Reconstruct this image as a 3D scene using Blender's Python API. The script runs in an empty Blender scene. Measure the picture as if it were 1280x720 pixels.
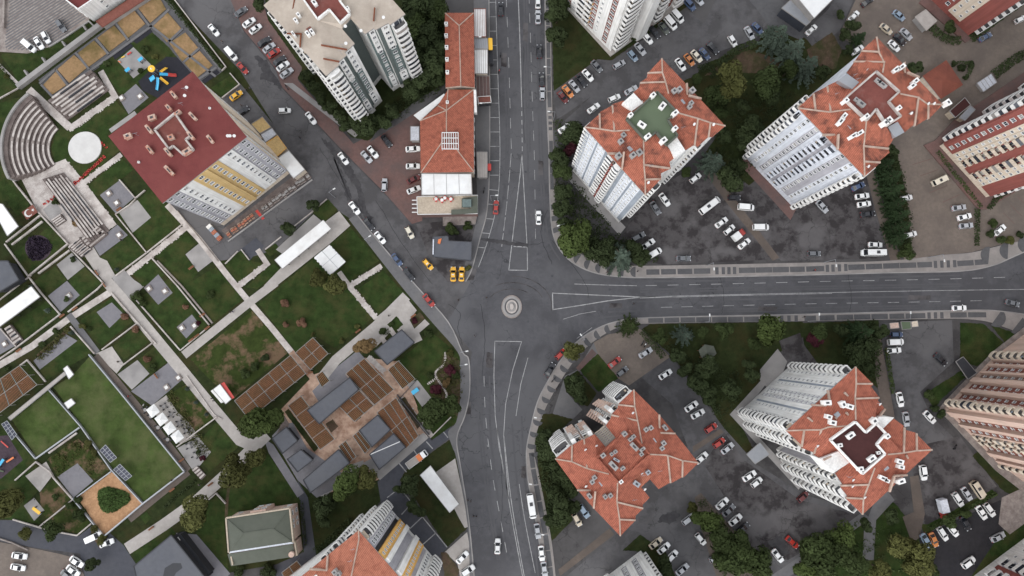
import bpy, bmesh, math, random
from mathutils import Vector, Matrix
from mathutils.geometry import delaunay_2d_cdt
random.seed(7)
R = math.radians
scene = bpy.context.scene
COL = scene.collection
# ---------------------------------------------------------------- camera
CAM_H, FPX = 210.0, 864.0
TILT = math.atan(70 / 864)
cam_d = bpy.data.cameras.new('camera')
cam_d.sensor_width = 36.0
cam_d.lens = 36.0 * FPX / 1280.0
cam_d.clip_start = 1.0
cam_d.clip_end = 6000.0
cam = bpy.data.objects.new('camera', cam_d)
cam.location = (0, 0, CAM_H)
cam.rotation_euler = (TILT, 0, 0)
COL.objects.link(cam)
scene.camera = cam
# ---------------------------------------------------------------- sky and sun
SUN_EL, SUN_AZ = R(42), R(222)           # azimuth clockwise from +Y (the top of the photograph)
world = bpy.data.worlds.new('World')
scene.world = world
world.use_nodes = True
nt = world.node_tree
bg = nt.nodes['Background']
sky = nt.nodes.new('ShaderNodeTexSky')
sky.sky_type = 'NISHITA'
sky.sun_disc = False
sky.sun_elevation = SUN_EL
sky.sun_rotation = SUN_AZ
sky.air_density = 1.0
sky.dust_density = 0.0
sky.ozone_density = 1.0
hs = nt.nodes.new('ShaderNodeHueSaturation')     # the even grey-blue of a thin overcast
hs.inputs['Saturation'].default_value = 0.16
nt.links.new(sky.outputs[0], hs.inputs['Color'])
nt.links.new(hs.outputs[0], bg.inputs[0])
bg.inputs[1].default_value = 0.15
sun_d = bpy.data.lights.new('sun', 'SUN')
sun_d.energy = 0.65
sun_d.angle = R(50)
sun_d.color = (1.0, 0.96, 0.91)
sun = bpy.data.objects.new('sun', sun_d)
sv = Vector((math.sin(SUN_AZ) * math.cos(SUN_EL), math.cos(SUN_AZ) * math.cos(SUN_EL), math.sin(SUN_EL)))
sun.rotation_euler = sv.to_track_quat('Z', 'Y').to_euler()
sun.location = sv * 300
COL.objects.link(sun)
vs = scene.view_settings
vs.view_transform = 'Standard'
vs.look = 'None'
vs.exposure = 1.26
vs.gamma = 1.0

# ---------------------------------------------------------------- survey: map position -> metres
_c, _s = math.cos(TILT), math.sin(TILT)
def S(px, py, z=0.0):
    x, y = (px - 640) / FPX, (360 - py) / FPX
    t = (CAM_H - z) / (_c - y * _s)
    return Vector((x * t, (y * _c + _s) * t, z))

# ---------------------------------------------------------------- materials
MATS = {}
def mat(name, col, rough=0.85, var=0.18, scale=0.6, col2=None, mix=0.5, scale2=0.08, bump=0.0, bscale=6.0,
        metallic=0.0, rnd=0.0, fine=0.0, streak=0.0, wave=None, coord='world', cov=(0.42, 0.62), spec=None):
    """col varied by fine noise; col2 = second real colour in broad patches (wear, stains, moss)."""
    if name in MATS:
        return MATS[name]
    m = bpy.data.materials.new(name)
    m.use_nodes = True
    n, l = m.node_tree.nodes, m.node_tree.links
    b = n['Principled BSDF']
    b.inputs['Roughness'].default_value = rough
    b.inputs['Metallic'].default_value = metallic
    b.inputs['Specular IOR Level'].default_value = (0.2 if rough > 0.72 else 0.5) if spec is None else spec
    if coord == 'world':
        g = n.new('ShaderNodeNewGeometry'); vec = g.outputs['Position']
    else:
        g = n.new('ShaderNodeTexCoord'); vec = g.outputs['Object']
    def noise(sc, det=5.0, ro=0.6):
        t = n.new('ShaderNodeTexNoise')
        t.inputs['Scale'].default_value = sc
        t.inputs['Detail'].default_value = det
        t.inputs['Roughness'].default_value = ro
        l.new(vec, t.inputs['Vector'])
        return t.outputs[0]
    def ramp(src, a, bb):
        r = n.new('ShaderNodeMapRange')
        r.inputs[1].default_value = a; r.inputs[2].default_value = bb
        l.new(src, r.inputs[0])
        return r.outputs[0]
    def mixc(f, a, bb, typ='MIX'):
        mx = n.new('ShaderNodeMix'); mx.data_type = 'RGBA'; mx.blend_type = typ
        for s, v in ((0, f), (6, a), (7, bb)):
            if hasattr(v, 'default_value'):
                l.new(v, mx.inputs[s])
            else:
                mx.inputs[s].default_value = v if s == 0 else (*v, 1)
        return mx.outputs[2]
    c = tuple(col)
    lo = tuple(v * (1 - var) for v in c); hi = tuple(min(1, v * (1 + var)) for v in c)
    out = mixc(ramp(noise(scale), 0.3, 0.7), lo, hi)
    if col2 is not None:
        f = ramp(noise(scale2, 8.0, 0.65), cov[0], cov[1])
        mm = n.new('ShaderNodeMath'); mm.operation = 'MULTIPLY'; mm.inputs[1].default_value = mix
        l.new(f, mm.inputs[0])
        out = mixc(mm.outputs[0], out, tuple(col2))
    if fine:
        f = ramp(noise(9.0, 2.0), 0.25, 0.75)
        out2 = mixc(f, (1 - fine,) * 3, (1 + fine,) * 3)
        out = mixc(1.0, out, out2, 'MULTIPLY')
    if streak:
        mp = n.new('ShaderNodeMapping'); mp.inputs['Scale'].default_value = (2.2, 2.2, 0.09)
        t = n.new('ShaderNodeTexNoise'); t.inputs['Scale'].default_value = 1.0; t.inputs['Detail'].default_value = 6
        l.new(vec, mp.inputs[0]); l.new(mp.outputs[0], t.inputs['Vector'])
        out = mixc(1.0, out, mixc(ramp(t.outputs[0], 0.35, 0.65), (1 - streak,) * 3, (1 + streak * .4,) * 3), 'MULTIPLY')
    if wave:
        w = n.new('ShaderNodeTexWave'); w.inputs['Scale'].default_value = wave[0]
        w.inputs['Distortion'].default_value = wave[2] if len(wave) > 2 else 0.6
        mp = n.new('ShaderNodeMapping'); mp.inputs['Rotation'].default_value = (0, 0, wave[1])
        l.new(vec, mp.inputs[0]); l.new(mp.outputs[0], w.inputs[0])
        out = mixc(1.0, out, mixc(w.outputs[0], (0.74,) * 3, (1.16,) * 3), 'MULTIPLY')
    if rnd:
        oi = n.new('ShaderNodeObjectInfo')
        out = mixc(1.0, out, mixc(oi.outputs['Random'], (1 - rnd,) * 3, (1 + rnd,) * 3), 'MULTIPLY')
    l.new(out, b.inputs['Base Color'])
    if bump:
        bp = n.new('ShaderNodeBump'); bp.inputs['Strength'].default_value = bump
        bp.inputs['Distance'].default_value = 0.1
        l.new(noise(bscale, 3.0), bp.inputs['Height']); l.new(bp.outputs[0], b.inputs['Normal'])
    MATS[name] = m
    return m

def stain_mat(name, col, dark, light, rough=0.9, sc=0.22):
    """old tarmac: base tone, dark ragged damp patches, pale worn areas and thin cracks"""
    m = mat(name, col, rough, 0.12, 0.7, dark, 0.95, sc, 0.25, 5.0, fine=0.10, cov=(0.47, 0.56))
    n, l = m.node_tree.nodes, m.node_tree.links
    b = n['Principled BSDF']
    src = b.inputs['Base Color'].links[0].from_socket
    g = n.new('ShaderNodeNewGeometry')
    t = n.new('ShaderNodeTexNoise'); t.inputs['Scale'].default_value = sc * 0.45; t.inputs['Detail'].default_value = 6
    mp = n.new('ShaderNodeMapping'); mp.inputs['Location'].default_value = (31, 17, 5)
    l.new(g.outputs['Position'], mp.inputs[0]); l.new(mp.outputs[0], t.inputs['Vector'])
    r = n.new('ShaderNodeMapRange'); r.inputs[1].default_value = 0.5; r.inputs[2].default_value = 0.62
    r.inputs[4].default_value = 0.8
    l.new(t.outputs[0], r.inputs[0])
    mx = n.new('ShaderNodeMix'); mx.data_type = 'RGBA'
    l.new(r.outputs[0], mx.inputs[0]); l.new(src, mx.inputs[6]); mx.inputs[7].default_value = (*light, 1)
    v = n.new('ShaderNodeTexVoronoi'); v.feature = 'DISTANCE_TO_EDGE'; v.inputs['Scale'].default_value = 0.16
    wn = n.new('ShaderNodeTexNoise'); wn.inputs['Scale'].default_value = 0.5
    va = n.new('ShaderNodeVectorMath'); va.operation = 'MULTIPLY_ADD'
    l.new(g.outputs['Position'], wn.inputs['Vector'])
    l.new(wn.outputs['Color'], va.inputs[0]); va.inputs[1].default_value = (3, 3, 3); l.new(g.outputs['Position'], va.inputs[2])
    l.new(va.outputs[0], v.inputs['Vector'])
    r2 = n.new('ShaderNodeMapRange'); r2.inputs[1].default_value = 0.006; r2.inputs[2].default_value = 0.02
    r2.inputs[3].default_value = 0.62; r2.inputs[4].default_value = 1.0
    l.new(v.outputs['Distance'], r2.inputs[0])
    mu = n.new('ShaderNodeMix'); mu.data_type = 'RGBA'; mu.blend_type = 'MULTIPLY'
    cm = n.new('ShaderNodeTexNoise'); cm.inputs['Scale'].default_value = 0.07; cm.inputs['Detail'].default_value = 3
    cr_ = n.new('ShaderNodeMapRange'); cr_.inputs[1].default_value = 0.5; cr_.inputs[2].default_value = 0.62
    l.new(mp.outputs[0], cm.inputs['Vector']); l.new(cm.outputs[0], cr_.inputs[0]); l.new(cr_.outputs[0], mu.inputs[0])
    l.new(mx.outputs[2], mu.inputs[6]); l.new(r2.outputs[0], mu.inputs[7])
    l.new(mu.outputs[2], b.inputs['Base Color'])
    return m

M = {}
M['asphalt'] = stain_mat('asphalt', (0.084, 0.083, 0.089), (0.066, 0.065, 0.070), (0.102, 0.101, 0.106), sc=0.09)
M['asphalt_side'] = stain_mat('asphalt_side', (0.092, 0.089, 0.092), (0.068, 0.065, 0.067), (0.114, 0.110, 0.112), sc=0.15)
M['asphalt_lot'] = stain_mat('asphalt_lot', (0.072, 0.066, 0.067), (0.034, 0.030, 0.031), (0.118, 0.111, 0.112), sc=0.26)
M['asphalt_dark'] = mat('asphalt_dark', (0.026, 0.025, 0.028), 0.85, 0.15, 0.8, (0.036, 0.034, 0.036), 0.6, 0.1, fine=0.1, spec=0.08)
M['asphalt_blue'] = mat('asphalt_blue', (0.060, 0.062, 0.074), 0.8, 0.10, 0.8, (0.075, 0.076, 0.085), 0.6, 0.1, fine=0.06)
M['ground'] = stain_mat('ground_tarmac', (0.070, 0.066, 0.066), (0.045, 0.042, 0.043), (0.092, 0.088, 0.088), sc=0.1)
M['walk_grey'] = mat('walk_grey', (0.125, 0.122, 0.126), 0.9, 0.10, 0.9, (0.155, 0.150, 0.148), 0.7, 0.15, fine=0.06)
M['walk_light'] = mat('walk_light', (0.38, 0.35, 0.325), 0.9, 0.10, 0.9, (0.31, 0.285, 0.265), 0.8, 0.18, fine=0.06)
M['concrete'] = mat('concrete', (0.30, 0.285, 0.275), 0.9, 0.12, 0.8, (0.20, 0.19, 0.185), 0.8, 0.2, fine=0.06)
M['stone_pale'] = mat('stone_pale', (0.47, 0.43, 0.40), 0.9, 0.12, 1.2, (0.29, 0.25, 0.23), 0.8, 0.35, fine=0.05)
M['tread_brown'] = mat('tread_brown', (0.150, 0.122, 0.112), 0.9, 0.2, 1.5, (0.09, 0.07, 0.064), 0.8, 0.4, fine=0.08)
M['walk_pave'] = mat('walk_pave', (0.265, 0.240, 0.225), 0.9, 0.10, 0.9, (0.20, 0.185, 0.175), 0.8, 0.15, fine=0.06)
M['stone_dim'] = mat('stone_dim', (0.27, 0.235, 0.215), 0.9, 0.15, 1.5, (0.16, 0.13, 0.12), 0.8, 0.5, fine=0.06)
M['paver_grey'] = mat('paver_grey', (0.165, 0.16, 0.172), 0.9, 0.10, 1.0, (0.20, 0.19, 0.20), 0.6, 0.2, fine=0.08)
M['paver_dark'] = mat('paver_dark', (0.085, 0.084, 0.088), 0.9, 0.14, 1.2, (0.11, 0.108, 0.11), 0.6, 0.2, fine=0.08)
M['paver_beige'] = mat('paver_beige', (0.165, 0.136, 0.115), 0.9, 0.12, 0.9, (0.118, 0.098, 0.086), 0.8, 0.1, fine=0.10)
M['brick_red'] = mat('brick_red', (0.150, 0.088, 0.078), 0.9, 0.14, 1.0, (0.105, 0.078, 0.074), 0.8, 0.12, fine=0.12)
M['brick_orange'] = mat('brick_orange', (0.43, 0.30, 0.225), 0.9, 0.16, 1.0, (0.21, 0.115, 0.075), 0.85, 0.28, fine=0.08)
M['gravel_brown'] = mat('gravel_brown', (0.125, 0.100, 0.084), 0.95, 0.16, 1.2, (0.09, 0.075, 0.066), 0.8, 0.15, fine=0.12)
M['soil'] = mat('soil', (0.085, 0.058, 0.040), 0.95, 0.25, 0.7, (0.032, 0.042, 0.014), 0.8, 0.22, fine=0.2, spec=0.08)
M['mulch'] = mat('mulch', (0.40, 0.235, 0.13), 0.95, 0.22, 1.6, (0.27, 0.15, 0.08), 0.7, 0.25, fine=0.25, spec=0.08)
M['straw'] = mat('straw', (0.275, 0.175, 0.092), 0.95, 0.14, 1.4, (0.115, 0.088, 0.034), 0.9, 0.09, fine=0.22, cov=(0.46, 0.62), spec=0.08)
M['rubber'] = mat('rubber', (0.020, 0.020, 0.026), 0.8, 0.15, 1.5, fine=0.3)
M['rubber_plum'] = mat('rubber_plum', (0.052, 0.036, 0.046), 0.8, 0.2, 1.5, fine=0.3)
M['lawn'] = mat('lawn', (0.024, 0.040, 0.011), 0.95, 0.36, 0.4, (0.052, 0.052, 0.019), 0.8, 0.16, 0.5, 4.0, fine=0.38, cov=(0.46, 0.66), spec=0.08)
M['lawn_bright'] = mat('lawn_bright', (0.046, 0.068, 0.019), 0.95, 0.3, 0.3, (0.098, 0.102, 0.045), 0.75, 0.14, 0.4, 4.0, fine=0.34, cov=(0.44, 0.70), spec=0.08)
M['lawn_dark'] = mat('lawn_dark', (0.023, 0.031, 0.011), 0.95, 0.35, 0.5, (0.040, 0.035, 0.014), 0.85, 0.12, 0.5, 4.0, fine=0.30, cov=(0.46, 0.66), spec=0.08)
M['lawn_worn'] = mat('lawn_worn', (0.030, 0.042, 0.011), 0.95, 0.3, 0.5, (0.150, 0.095, 0.062), 0.85, 0.16, 0.5, 4.0, fine=0.25, cov=(0.48, 0.60), spec=0.08)
M['paint'] = mat('road_paint', (0.34, 0.336, 0.335), 0.8, 0.15, 1.5, (0.13, 0.13, 0.132), 0.85, 0.5, fine=0.1, cov=(0.45, 0.70))
M['white'] = mat('white_render', (0.74, 0.73, 0.71), 0.8, 0.05, 0.6, (0.58, 0.56, 0.53), 0.6, 0.3, streak=0.16)
M['white_roof'] = mat('white_sheet', (0.70, 0.70, 0.69), 0.55, 0.05, 0.6, (0.50, 0.47, 0.44), 0.7, 0.14, cov=(0.48, 0.75), fine=0.05)
M['white_blue'] = mat('white_blue', (0.58, 0.60, 0.65), 0.8, 0.05, 0.6, (0.47, 0.49, 0.53), 0.6, 0.25, streak=0.16)
M['grey_blue'] = mat('grey_blue', (0.27, 0.30, 0.34), 0.8, 0.06, 0.6, (0.22, 0.24, 0.27), 0.6, 0.25, streak=0.16)
M['grey_mauve'] = mat('grey_mauve', (0.38, 0.37, 0.40), 0.8, 0.06, 0.6, (0.31, 0.30, 0.32), 0.6, 0.25, streak=0.16)
M['ochre'] = mat('ochre', (0.58, 0.41, 0.19), 0.8, 0.07, 0.6, (0.48, 0.33, 0.15), 0.6, 0.3, streak=0.16)
M['orange_render'] = mat('orange_render', (0.66, 0.38, 0.12), 0.8, 0.07, 0.6, streak=0.16)
M['green_slate'] = mat('green_slate', (0.13, 0.165, 0.16), 0.8, 0.08, 0.6, streak=0.16)
M['green_dark'] = mat('green_dark', (0.105, 0.125, 0.12), 0.8, 0.08, 0.6)
M['beige_render'] = mat('beige_render', (0.46, 0.385, 0.30), 0.8, 0.07, 0.6, (0.36, 0.30, 0.235), 0.6, 0.3, streak=0.16)
M['cream'] = mat('cream', (0.62, 0.53, 0.43), 0.8, 0.06, 0.6, (0.53, 0.45, 0.36), 0.6, 0.3, streak=0.16)
M['pink_cream'] = mat('pink_cream', (0.58, 0.41, 0.335), 0.8, 0.06, 0.6, (0.50, 0.39, 0.33), 0.6, 0.3, streak=0.16)
M['red_render'] = mat('red_render', (0.255, 0.082, 0.068), 0.8, 0.08, 0.6, (0.20, 0.072, 0.062), 0.6, 0.3, streak=0.16)
M['brown_red'] = mat('brown_red', (0.20, 0.076, 0.058), 0.8, 0.10, 0.6, streak=0.16)
M['tile'] = mat('clay_tile', (0.305, 0.100, 0.064), 0.85, 0.2, 1.3, (0.17, 0.052, 0.036), 0.7, 0.7, 0.6, 5.0, fine=0.34, wave=(0.75, 0.62, .5), cov=(0.50, 0.66))
M['tile2'] = mat('clay_tile_bright', (0.35, 0.130, 0.082), 0.85, 0.18, 1.1, (0.24, 0.078, 0.05), 0.7, 0.6, 0.6, 5.0, fine=0.3, wave=(0.75, 0.62, .5), cov=(0.50, 0.66))
M['tile3'] = mat('clay_tile_weathered', (0.315, 0.104, 0.066), 0.85, 0.2, 1.3, (0.085, 0.036, 0.028), 0.85, 0.34, 0.6, 5.0, fine=0.34, wave=(0.75, 0.62, .5), cov=(0.48, 0.64))
M['tile_dull'] = mat('clay_tile_dull', (0.21, 0.070, 0.048), 0.9, 0.12, 1.2, (0.16, 0.055, 0.04), 0.8, 0.3, fine=0.15, wave=(0.9, 0.5, .5))
M['membrane_red'] = mat('membrane_red', (0.150, 0.038, 0.036), 0.85, 0.10, 0.5, (0.18, 0.050, 0.045), 0.7, 0.12, fine=0.12, wave=(1.6, 0.65, 0.2))
M['terrace_red'] = mat('terrace_red', (0.165, 0.055, 0.045), 0.85, 0.12, 0.8, (0.26, 0.17, 0.145), 0.55, 0.22, fine=0.1, cov=(0.5, 0.72))
M['terrace_maroon'] = mat('terrace_maroon', (0.055, 0.020, 0.019), 0.85, 0.12, 0.8, fine=0.15)
M['terrace_green'] = mat('terrace_green', (0.105, 0.135, 0.085), 0.85, 0.07, 0.8, (0.085, 0.11, 0.07), 0.7, 0.2, fine=0.06)
M['roof_felt'] = mat('roof_felt', (0.40, 0.345, 0.29), 0.9, 0.07, 0.7, (0.31, 0.26, 0.215), 0.8, 0.18, fine=0.08)
M['roof_green'] = mat('roof_green', (0.092, 0.100, 0.080), 0.8, 0.07, 0.6, (0.108, 0.114, 0.093), 0.6, 0.2, wave=(2.2, 0.15, 0.1))
M['roof_slate'] = mat('roof_slate', (0.070, 0.074, 0.088), 0.7, 0.10, 0.8, (0.088, 0.09, 0.10), 0.6, 0.15, fine=0.1)
M['slate_dark'] = mat('slate_dark', (0.022, 0.023, 0.028), 0.7, 0.1, 0.8)
M['brick_chimney'] = mat('brick_chimney', (0.44, 0.33, 0.27), 0.9, 0.2, 2.0, (0.36, 0.12, 0.07), 0.8, 0.9, cov=(0.45, 0.6))
M['mortar'] = mat('ridge_mortar', (0.40, 0.30, 0.245), 0.9, 0.15, 1.5, (0.26, 0.18, 0.14), 0.7, 0.6)
M['metal_grey'] = mat('metal_grey', (0.30, 0.31, 0.33), 0.45, 0.06, 1.0, metallic=0.3)
M['metal_dark'] = mat('metal_dark', (0.04, 0.04, 0.045), 0.5, 0.06, 1.0)
M['solar'] = mat('solar_cell', (0.018, 0.022, 0.045), 0.25, 0.1, 1.0)
M['glass'] = mat('window_glass', (0.022, 0.026, 0.034), 0.15, 0.2, 0.8)
_gn, _gl = M['glass'].node_tree.nodes, M['glass'].node_tree.links
_oi = _gn.new('ShaderNodeObjectInfo'); _rp = _gn.new('ShaderNodeValToRGB'); _rp.color_ramp.interpolation = 'CONSTANT'
for _k, (_p, _q) in enumerate(((0.0, (.025, .03, .04)), (.34, (.05, .055, .068)), (.55, (.12, .125, .14)), (.72, (.27, .255, .24)), (.88, (.42, .41, .39)))):
    _e = _rp.color_ramp.elements[_k] if _k < 2 else _rp.color_ramp.elements.new(_p)
    _e.position = _p; _e.color = (*_q, 1)
_gl.new(_oi.outputs['Random'], _rp.inputs[0]); _gl.new(_rp.outputs[0], _gn['Principled BSDF'].inputs['Base Color'])
M['frame_white'] = mat('frame_white', (0.62, 0.62, 0.61), 0.6, 0.05, 1.0)
M['frame_grey'] = mat('frame_grey', (0.34, 0.35, 0.37), 0.6, 0.05, 1.0)
M['timber'] = mat('pergola_timber', (0.235, 0.105, 0.058), 0.85, 0.2, 1.5, (0.16, 0.08, 0.045), 0.7, 0.4)
M['steel_frame'] = mat('steel_frame', (0.22, 0.21, 0.195), 0.6, 0.06, 1.0)
M['bark'] = mat('bark', (0.065, 0.048, 0.035), 0.95, 0.25, 3.0, coord='object')
M['tyre'] = mat('tyre', (0.012, 0.012, 0.013), 0.9, 0.1, 2.0)
M['rim'] = mat('rim', (0.35, 0.36, 0.37), 0.35, 0.05, 2.0, metallic=0.6)
M['car_glass'] = mat('car_glass', (0.010, 0.012, 0.016), 0.08, 0.1, 1.0, coord='object')
M['lens'] = mat('headlight_lens', (0.62, 0.64, 0.66), 0.1, 0.05, 2.0)
M['tail'] = mat('tail_lens', (0.25, 0.012, 0.012), 0.2, 0.05, 2.0)
M['yellow'] = mat('paint_yellow', (0.78, 0.46, 0.04), 0.5, 0.06, 1.0)
M['blue_bright'] = mat('paint_blue', (0.05, 0.38, 0.62), 0.5, 0.06, 1.0)
M['red_bright'] = mat('paint_red', (0.46, 0.045, 0.035), 0.5, 0.1, 1.0)
M['orange_paint'] = mat('paint_orange', (0.62, 0.17, 0.05), 0.55, 0.1, 1.0)
M['stage_white'] = mat('stage_white', (0.56, 0.55, 0.53), 0.85, 0.05, 0.8, (0.48, 0.465, 0.45), 0.6, 0.25)
M['canvas'] = mat('canvas_white', (0.62, 0.62, 0.61), 0.85, 0.05, 0.7, (0.66, 0.64, 0.61), 0.5, 0.3)
M['rust'] = mat('rust', (0.16, 0.055, 0.03), 0.9, 0.25, 2.0)
def leafmat(name, c):
    m = mat(name, c, 0.8, 0.35, 0.9, tuple(v * 1.7 for v in c), 0.6, 0.35, coord='object', rnd=0.22, spec=0.06)
    return m
LEAF = {'mid': leafmat('leaf_mid', (0.036, 0.049, 0.018)), 'bright': leafmat('leaf_bright', (0.047, 0.064, 0.020)),
        'olive': leafmat('leaf_olive', (0.068, 0.070, 0.024)), 'dark': leafmat('leaf_dark', (0.033, 0.044, 0.019)),
        'blue': leafmat('leaf_blue', (0.050, 0.066, 0.050)), 'conifer': leafmat('leaf_conifer', (0.022, 0.036, 0.016)),
        'autumn': leafmat('leaf_autumn', (0.13, 0.085, 0.040)), 'plum': leafmat('leaf_plum', (0.055, 0.016, 0.022)),
        'dry': leafmat('leaf_dry', (0.15, 0.085, 0.055))}

# ---------------------------------------------------------------- mesh helpers
def link(o, parent=None, loc=None):
    COL.objects.link(o)
    if parent is not None:
        o.parent = parent
    if loc is not None:
        o.location = loc
    return o
def tag(o, label=None, cat=None, group=None, kind=None):
    if label: o['label'] = label
    if cat: o['category'] = cat
    if group: o['group'] = group
    if kind: o['kind'] = kind
    return o
def empty(name, loc, rz=0.0):
    o = bpy.data.objects.new(name, None)
    o.empty_display_size = 0.5
    COL.objects.link(o)
    o.location = loc
    o.rotation_euler = (0, 0, rz)
    return o
class MB:
    def __init__(s):
        s.v, s.f, s.m = [], [], []
    def add(s, vs_, fs, mi=0):
        k = len(s.v)
        s.v.extend(tuple(p) for p in vs_)
        for f in fs:
            s.f.append([k + i for i in f]); s.m.append(mi)
        return s
    def box(s, c, d, a=0.0, mi=0, tilt=None):
        x, y, z = d[0] / 2, d[1] / 2, d[2] / 2
        ca, sa = math.cos(a), math.sin(a)
        P = []
        for dz in (-z, z):
            for dx, dy in ((-x, -y), (x, -y), (x, y), (-x, y)):
                P.append((c[0] + dx * ca - dy * sa, c[1] + dx * sa + dy * ca, c[2] + dz))
        return s.add(P, ((3, 2, 1, 0), (4, 5, 6, 7), (0, 1, 5, 4), (1, 2, 6, 5), (2, 3, 7, 6), (3, 0, 4, 7)), mi)
    def prism(s, pts, z0, z1, mi=0, top=True, bottom=True, mtop=None):
        pts = [(p[0], p[1]) for p in pts]
        ar = sum(pts[i][0] * pts[(i + 1) % len(pts)][1] - pts[(i + 1) % len(pts)][0] * pts[i][1] for i in range(len(pts)))
        if ar < 0: pts = pts[::-1]
        n = len(pts)
        P = [(x, y, z0) for x, y in pts] + [(x, y, z1) for x, y in pts]
        s.add(P, [(i, (i + 1) % n, n + (i + 1) % n, n + i) for i in range(n)], mi)
        k = len(s.v) - 2 * n
        if top: s.f.append([k + n + i for i in range(n)]); s.m.append(mi if mtop is None else mtop)
        if bottom: s.f.append([k + n - 1 - i for i in range(n)]); s.m.append(mi)
        return s
    def tube(s, p0, p1, r0, r1=None, n=6, mi=0):
        p0, p1 = Vector(p0), Vector(p1)
        r1 = r0 if r1 is None else r1
        d = (p1 - p0).normalized()
        u = d.orthogonal().normalized(); w = d.cross(u)
        P = [p0 + (u * math.cos(t * 2 * math.pi / n) + w * math.sin(t * 2 * math.pi / n)) * r0 for t in range(n)]
        P += [p1 + (u * math.cos(t * 2 * math.pi / n) + w * math.sin(t * 2 * math.pi / n)) * r1 for t in range(n)]
        return s.add(P, [(i, (i + 1) % n, n + (i + 1) % n, n + i) for i in range(n)] + [tuple(range(n))[::-1], tuple(range(n, 2 * n))], mi)
    def bar(s, p0, p1, w, h, mi=0):
        """a level or sloping square bar from p0 to p1, w wide, h deep, top at the points"""
        p0, p1 = Vector(p0), Vector(p1)
        d = (p1 - p0); d.z = 0
        if d.length < 1e-6: return s
        nn = Vector((-d.y, d.x, 0)).normalized() * (w / 2); up = Vector((0, 0, h))
        P = [p0 - nn - up, p1 - nn - up, p1 + nn - up, p0 + nn - up, p0 - nn, p1 - nn, p1 + nn, p0 + nn]
        return s.add(P, ((3, 2, 1, 0), (4, 5, 6, 7), (0, 1, 5, 4), (1, 2, 6, 5), (2, 3, 7, 6), (3, 0, 4, 7)), mi)
    def mesh(s, name, mats, origin=None, smooth=False):
        me = bpy.data.meshes.new(name)
        if origin is not None:
            s.v = [(x - origin[0], y - origin[1], z - origin[2]) for x, y, z in s.v]
        me.from_pydata(s.v, [], s.f)
        for m_ in (mats if isinstance(mats, (list, tuple)) else [mats]):
            me.materials.append(m_)
        me.polygons.foreach_set('material_index', s.m)
        if smooth:
            me.polygons.foreach_set('use_smooth', [True] * len(s.f))
        me.update()
        return me
    def build(s, name, mats, parent=None, smooth=False, origin=None):
        if parent is not None and origin is None: origin = parent.location if parent.parent is None else Vector(parent['org'])
        me = s.mesh(name, mats, origin, smooth)
        o = bpy.data.objects.new(name, me)
        link(o, parent)
        return o
LAYER = 0.02
_nz = [0]
def zlay(layer):
    _nz[0] += 1
    return layer * LAYER + _nz[0] * 0.00022
def poly(pts, z=0.0):
    return [S(x, y, z) for x, y in pts]
def ragged(pts, amp=1.6, seed=3):
    rg = random.Random(seed); out = []
    for i, a in enumerate(pts):
        b = pts[(i + 1) % len(pts)]; L = math.hypot(b[0] - a[0], b[1] - a[1]); n = max(1, int(L / 2.2))
        for k in range(n):
            f = k / n; out.append((a[0] + (b[0] - a[0]) * f + rg.uniform(-amp, amp), a[1] + (b[1] - a[1]) * f + rg.uniform(-amp, amp)))
    return out
def smooth_line(P, n=6, closed=False):
    out = []
    m = len(P)
    rng = range(m) if closed else range(m - 1)
    for i in rng:
        p0 = P[(i - 1) % m] if closed or i > 0 else P[i]
        p1, p2 = P[i], P[(i + 1) % m]
        p3 = P[(i + 2) % m] if closed or i + 2 < m else p2
        for k in range(n):
            t = k / n
            out.append(tuple(0.5 * (2 * b + (c - a) * t + (2 * a - 5 * b + 4 * c - d) * t * t + (3 * b - a - 3 * c + d) * t ** 3)
                             for a, b, c, d in zip(p0, p1, p2, p3)))
    if not closed: out.append(tuple(P[-1]))
    return out
def sheet(name, pts, m, layer, curved=False, kind='structure', parent=None):
    if curved: pts = smooth_line(pts, 5, True)
    P = poly(pts)
    z = zlay(layer)
    b = MB()
    ar = sum(P[i].x * P[(i + 1) % len(P)].y - P[(i + 1) % len(P)].x * P[i].y for i in range(len(P)))
    if ar < 0: P = P[::-1]
    b.add([(p.x, p.y, z) for p in P], [tuple(range(len(P)))])
    o = b.build(name, m, parent)
    if parent is None: tag(o, kind=kind)
    return o
def slab(name, pts, m, z0, z1, curved=False, parent=None, kind='structure', seg=5):
    if curved: pts = smooth_line(pts, seg, True)
    o = MB().prism(poly(pts), z0, z1).build(name, m, parent)
    if parent is None and kind: tag(o, kind=kind)
    return o
def ribbon_pts(P, w):
    L, Rr = [], []
    for i, p in enumerate(P):
        a = P[max(0, i - 1)]; c = P[min(len(P) - 1, i + 1)]
        d1 = Vector((p[0] - a[0], p[1] - a[1])); d2 = Vector((c[0] - p[0], c[1] - p[1]))
        if d1.length < 1e-6: d1 = d2
        if d2.length < 1e-6: d2 = d1
        d1.normalize(); d2.normalize()
        t = (d1 + d2)
        if t.length < 1e-3: t = d1.copy()
        t.normalize()
        k = w / 2 / max(0.4, abs(t.dot(d1)))
        L.append((p[0] - t.y * k, p[1] + t.x * k)); Rr.append((p[0] + t.y * k, p[1] - t.x * k))
    return L, Rr
def strip(name, line, w, m, layer, curved=False, parent=None, kind='structure'):
    if curved: line = smooth_line(line, 5)
    P = [tuple(S(x, y)[:2]) for x, y in line]
    L, Rr = ribbon_pts(P, w)
    z = zlay(layer)
    n = len(P)
    b = MB().add([(x, y, z) for x, y in L] + [(x, y, z) for x, y in Rr], [(n + i, n + i + 1, i + 1, i) for i in range(n - 1)])
    o = b.build(name, m, parent)
    if parent is None: tag(o, kind=kind)
    return o
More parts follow.
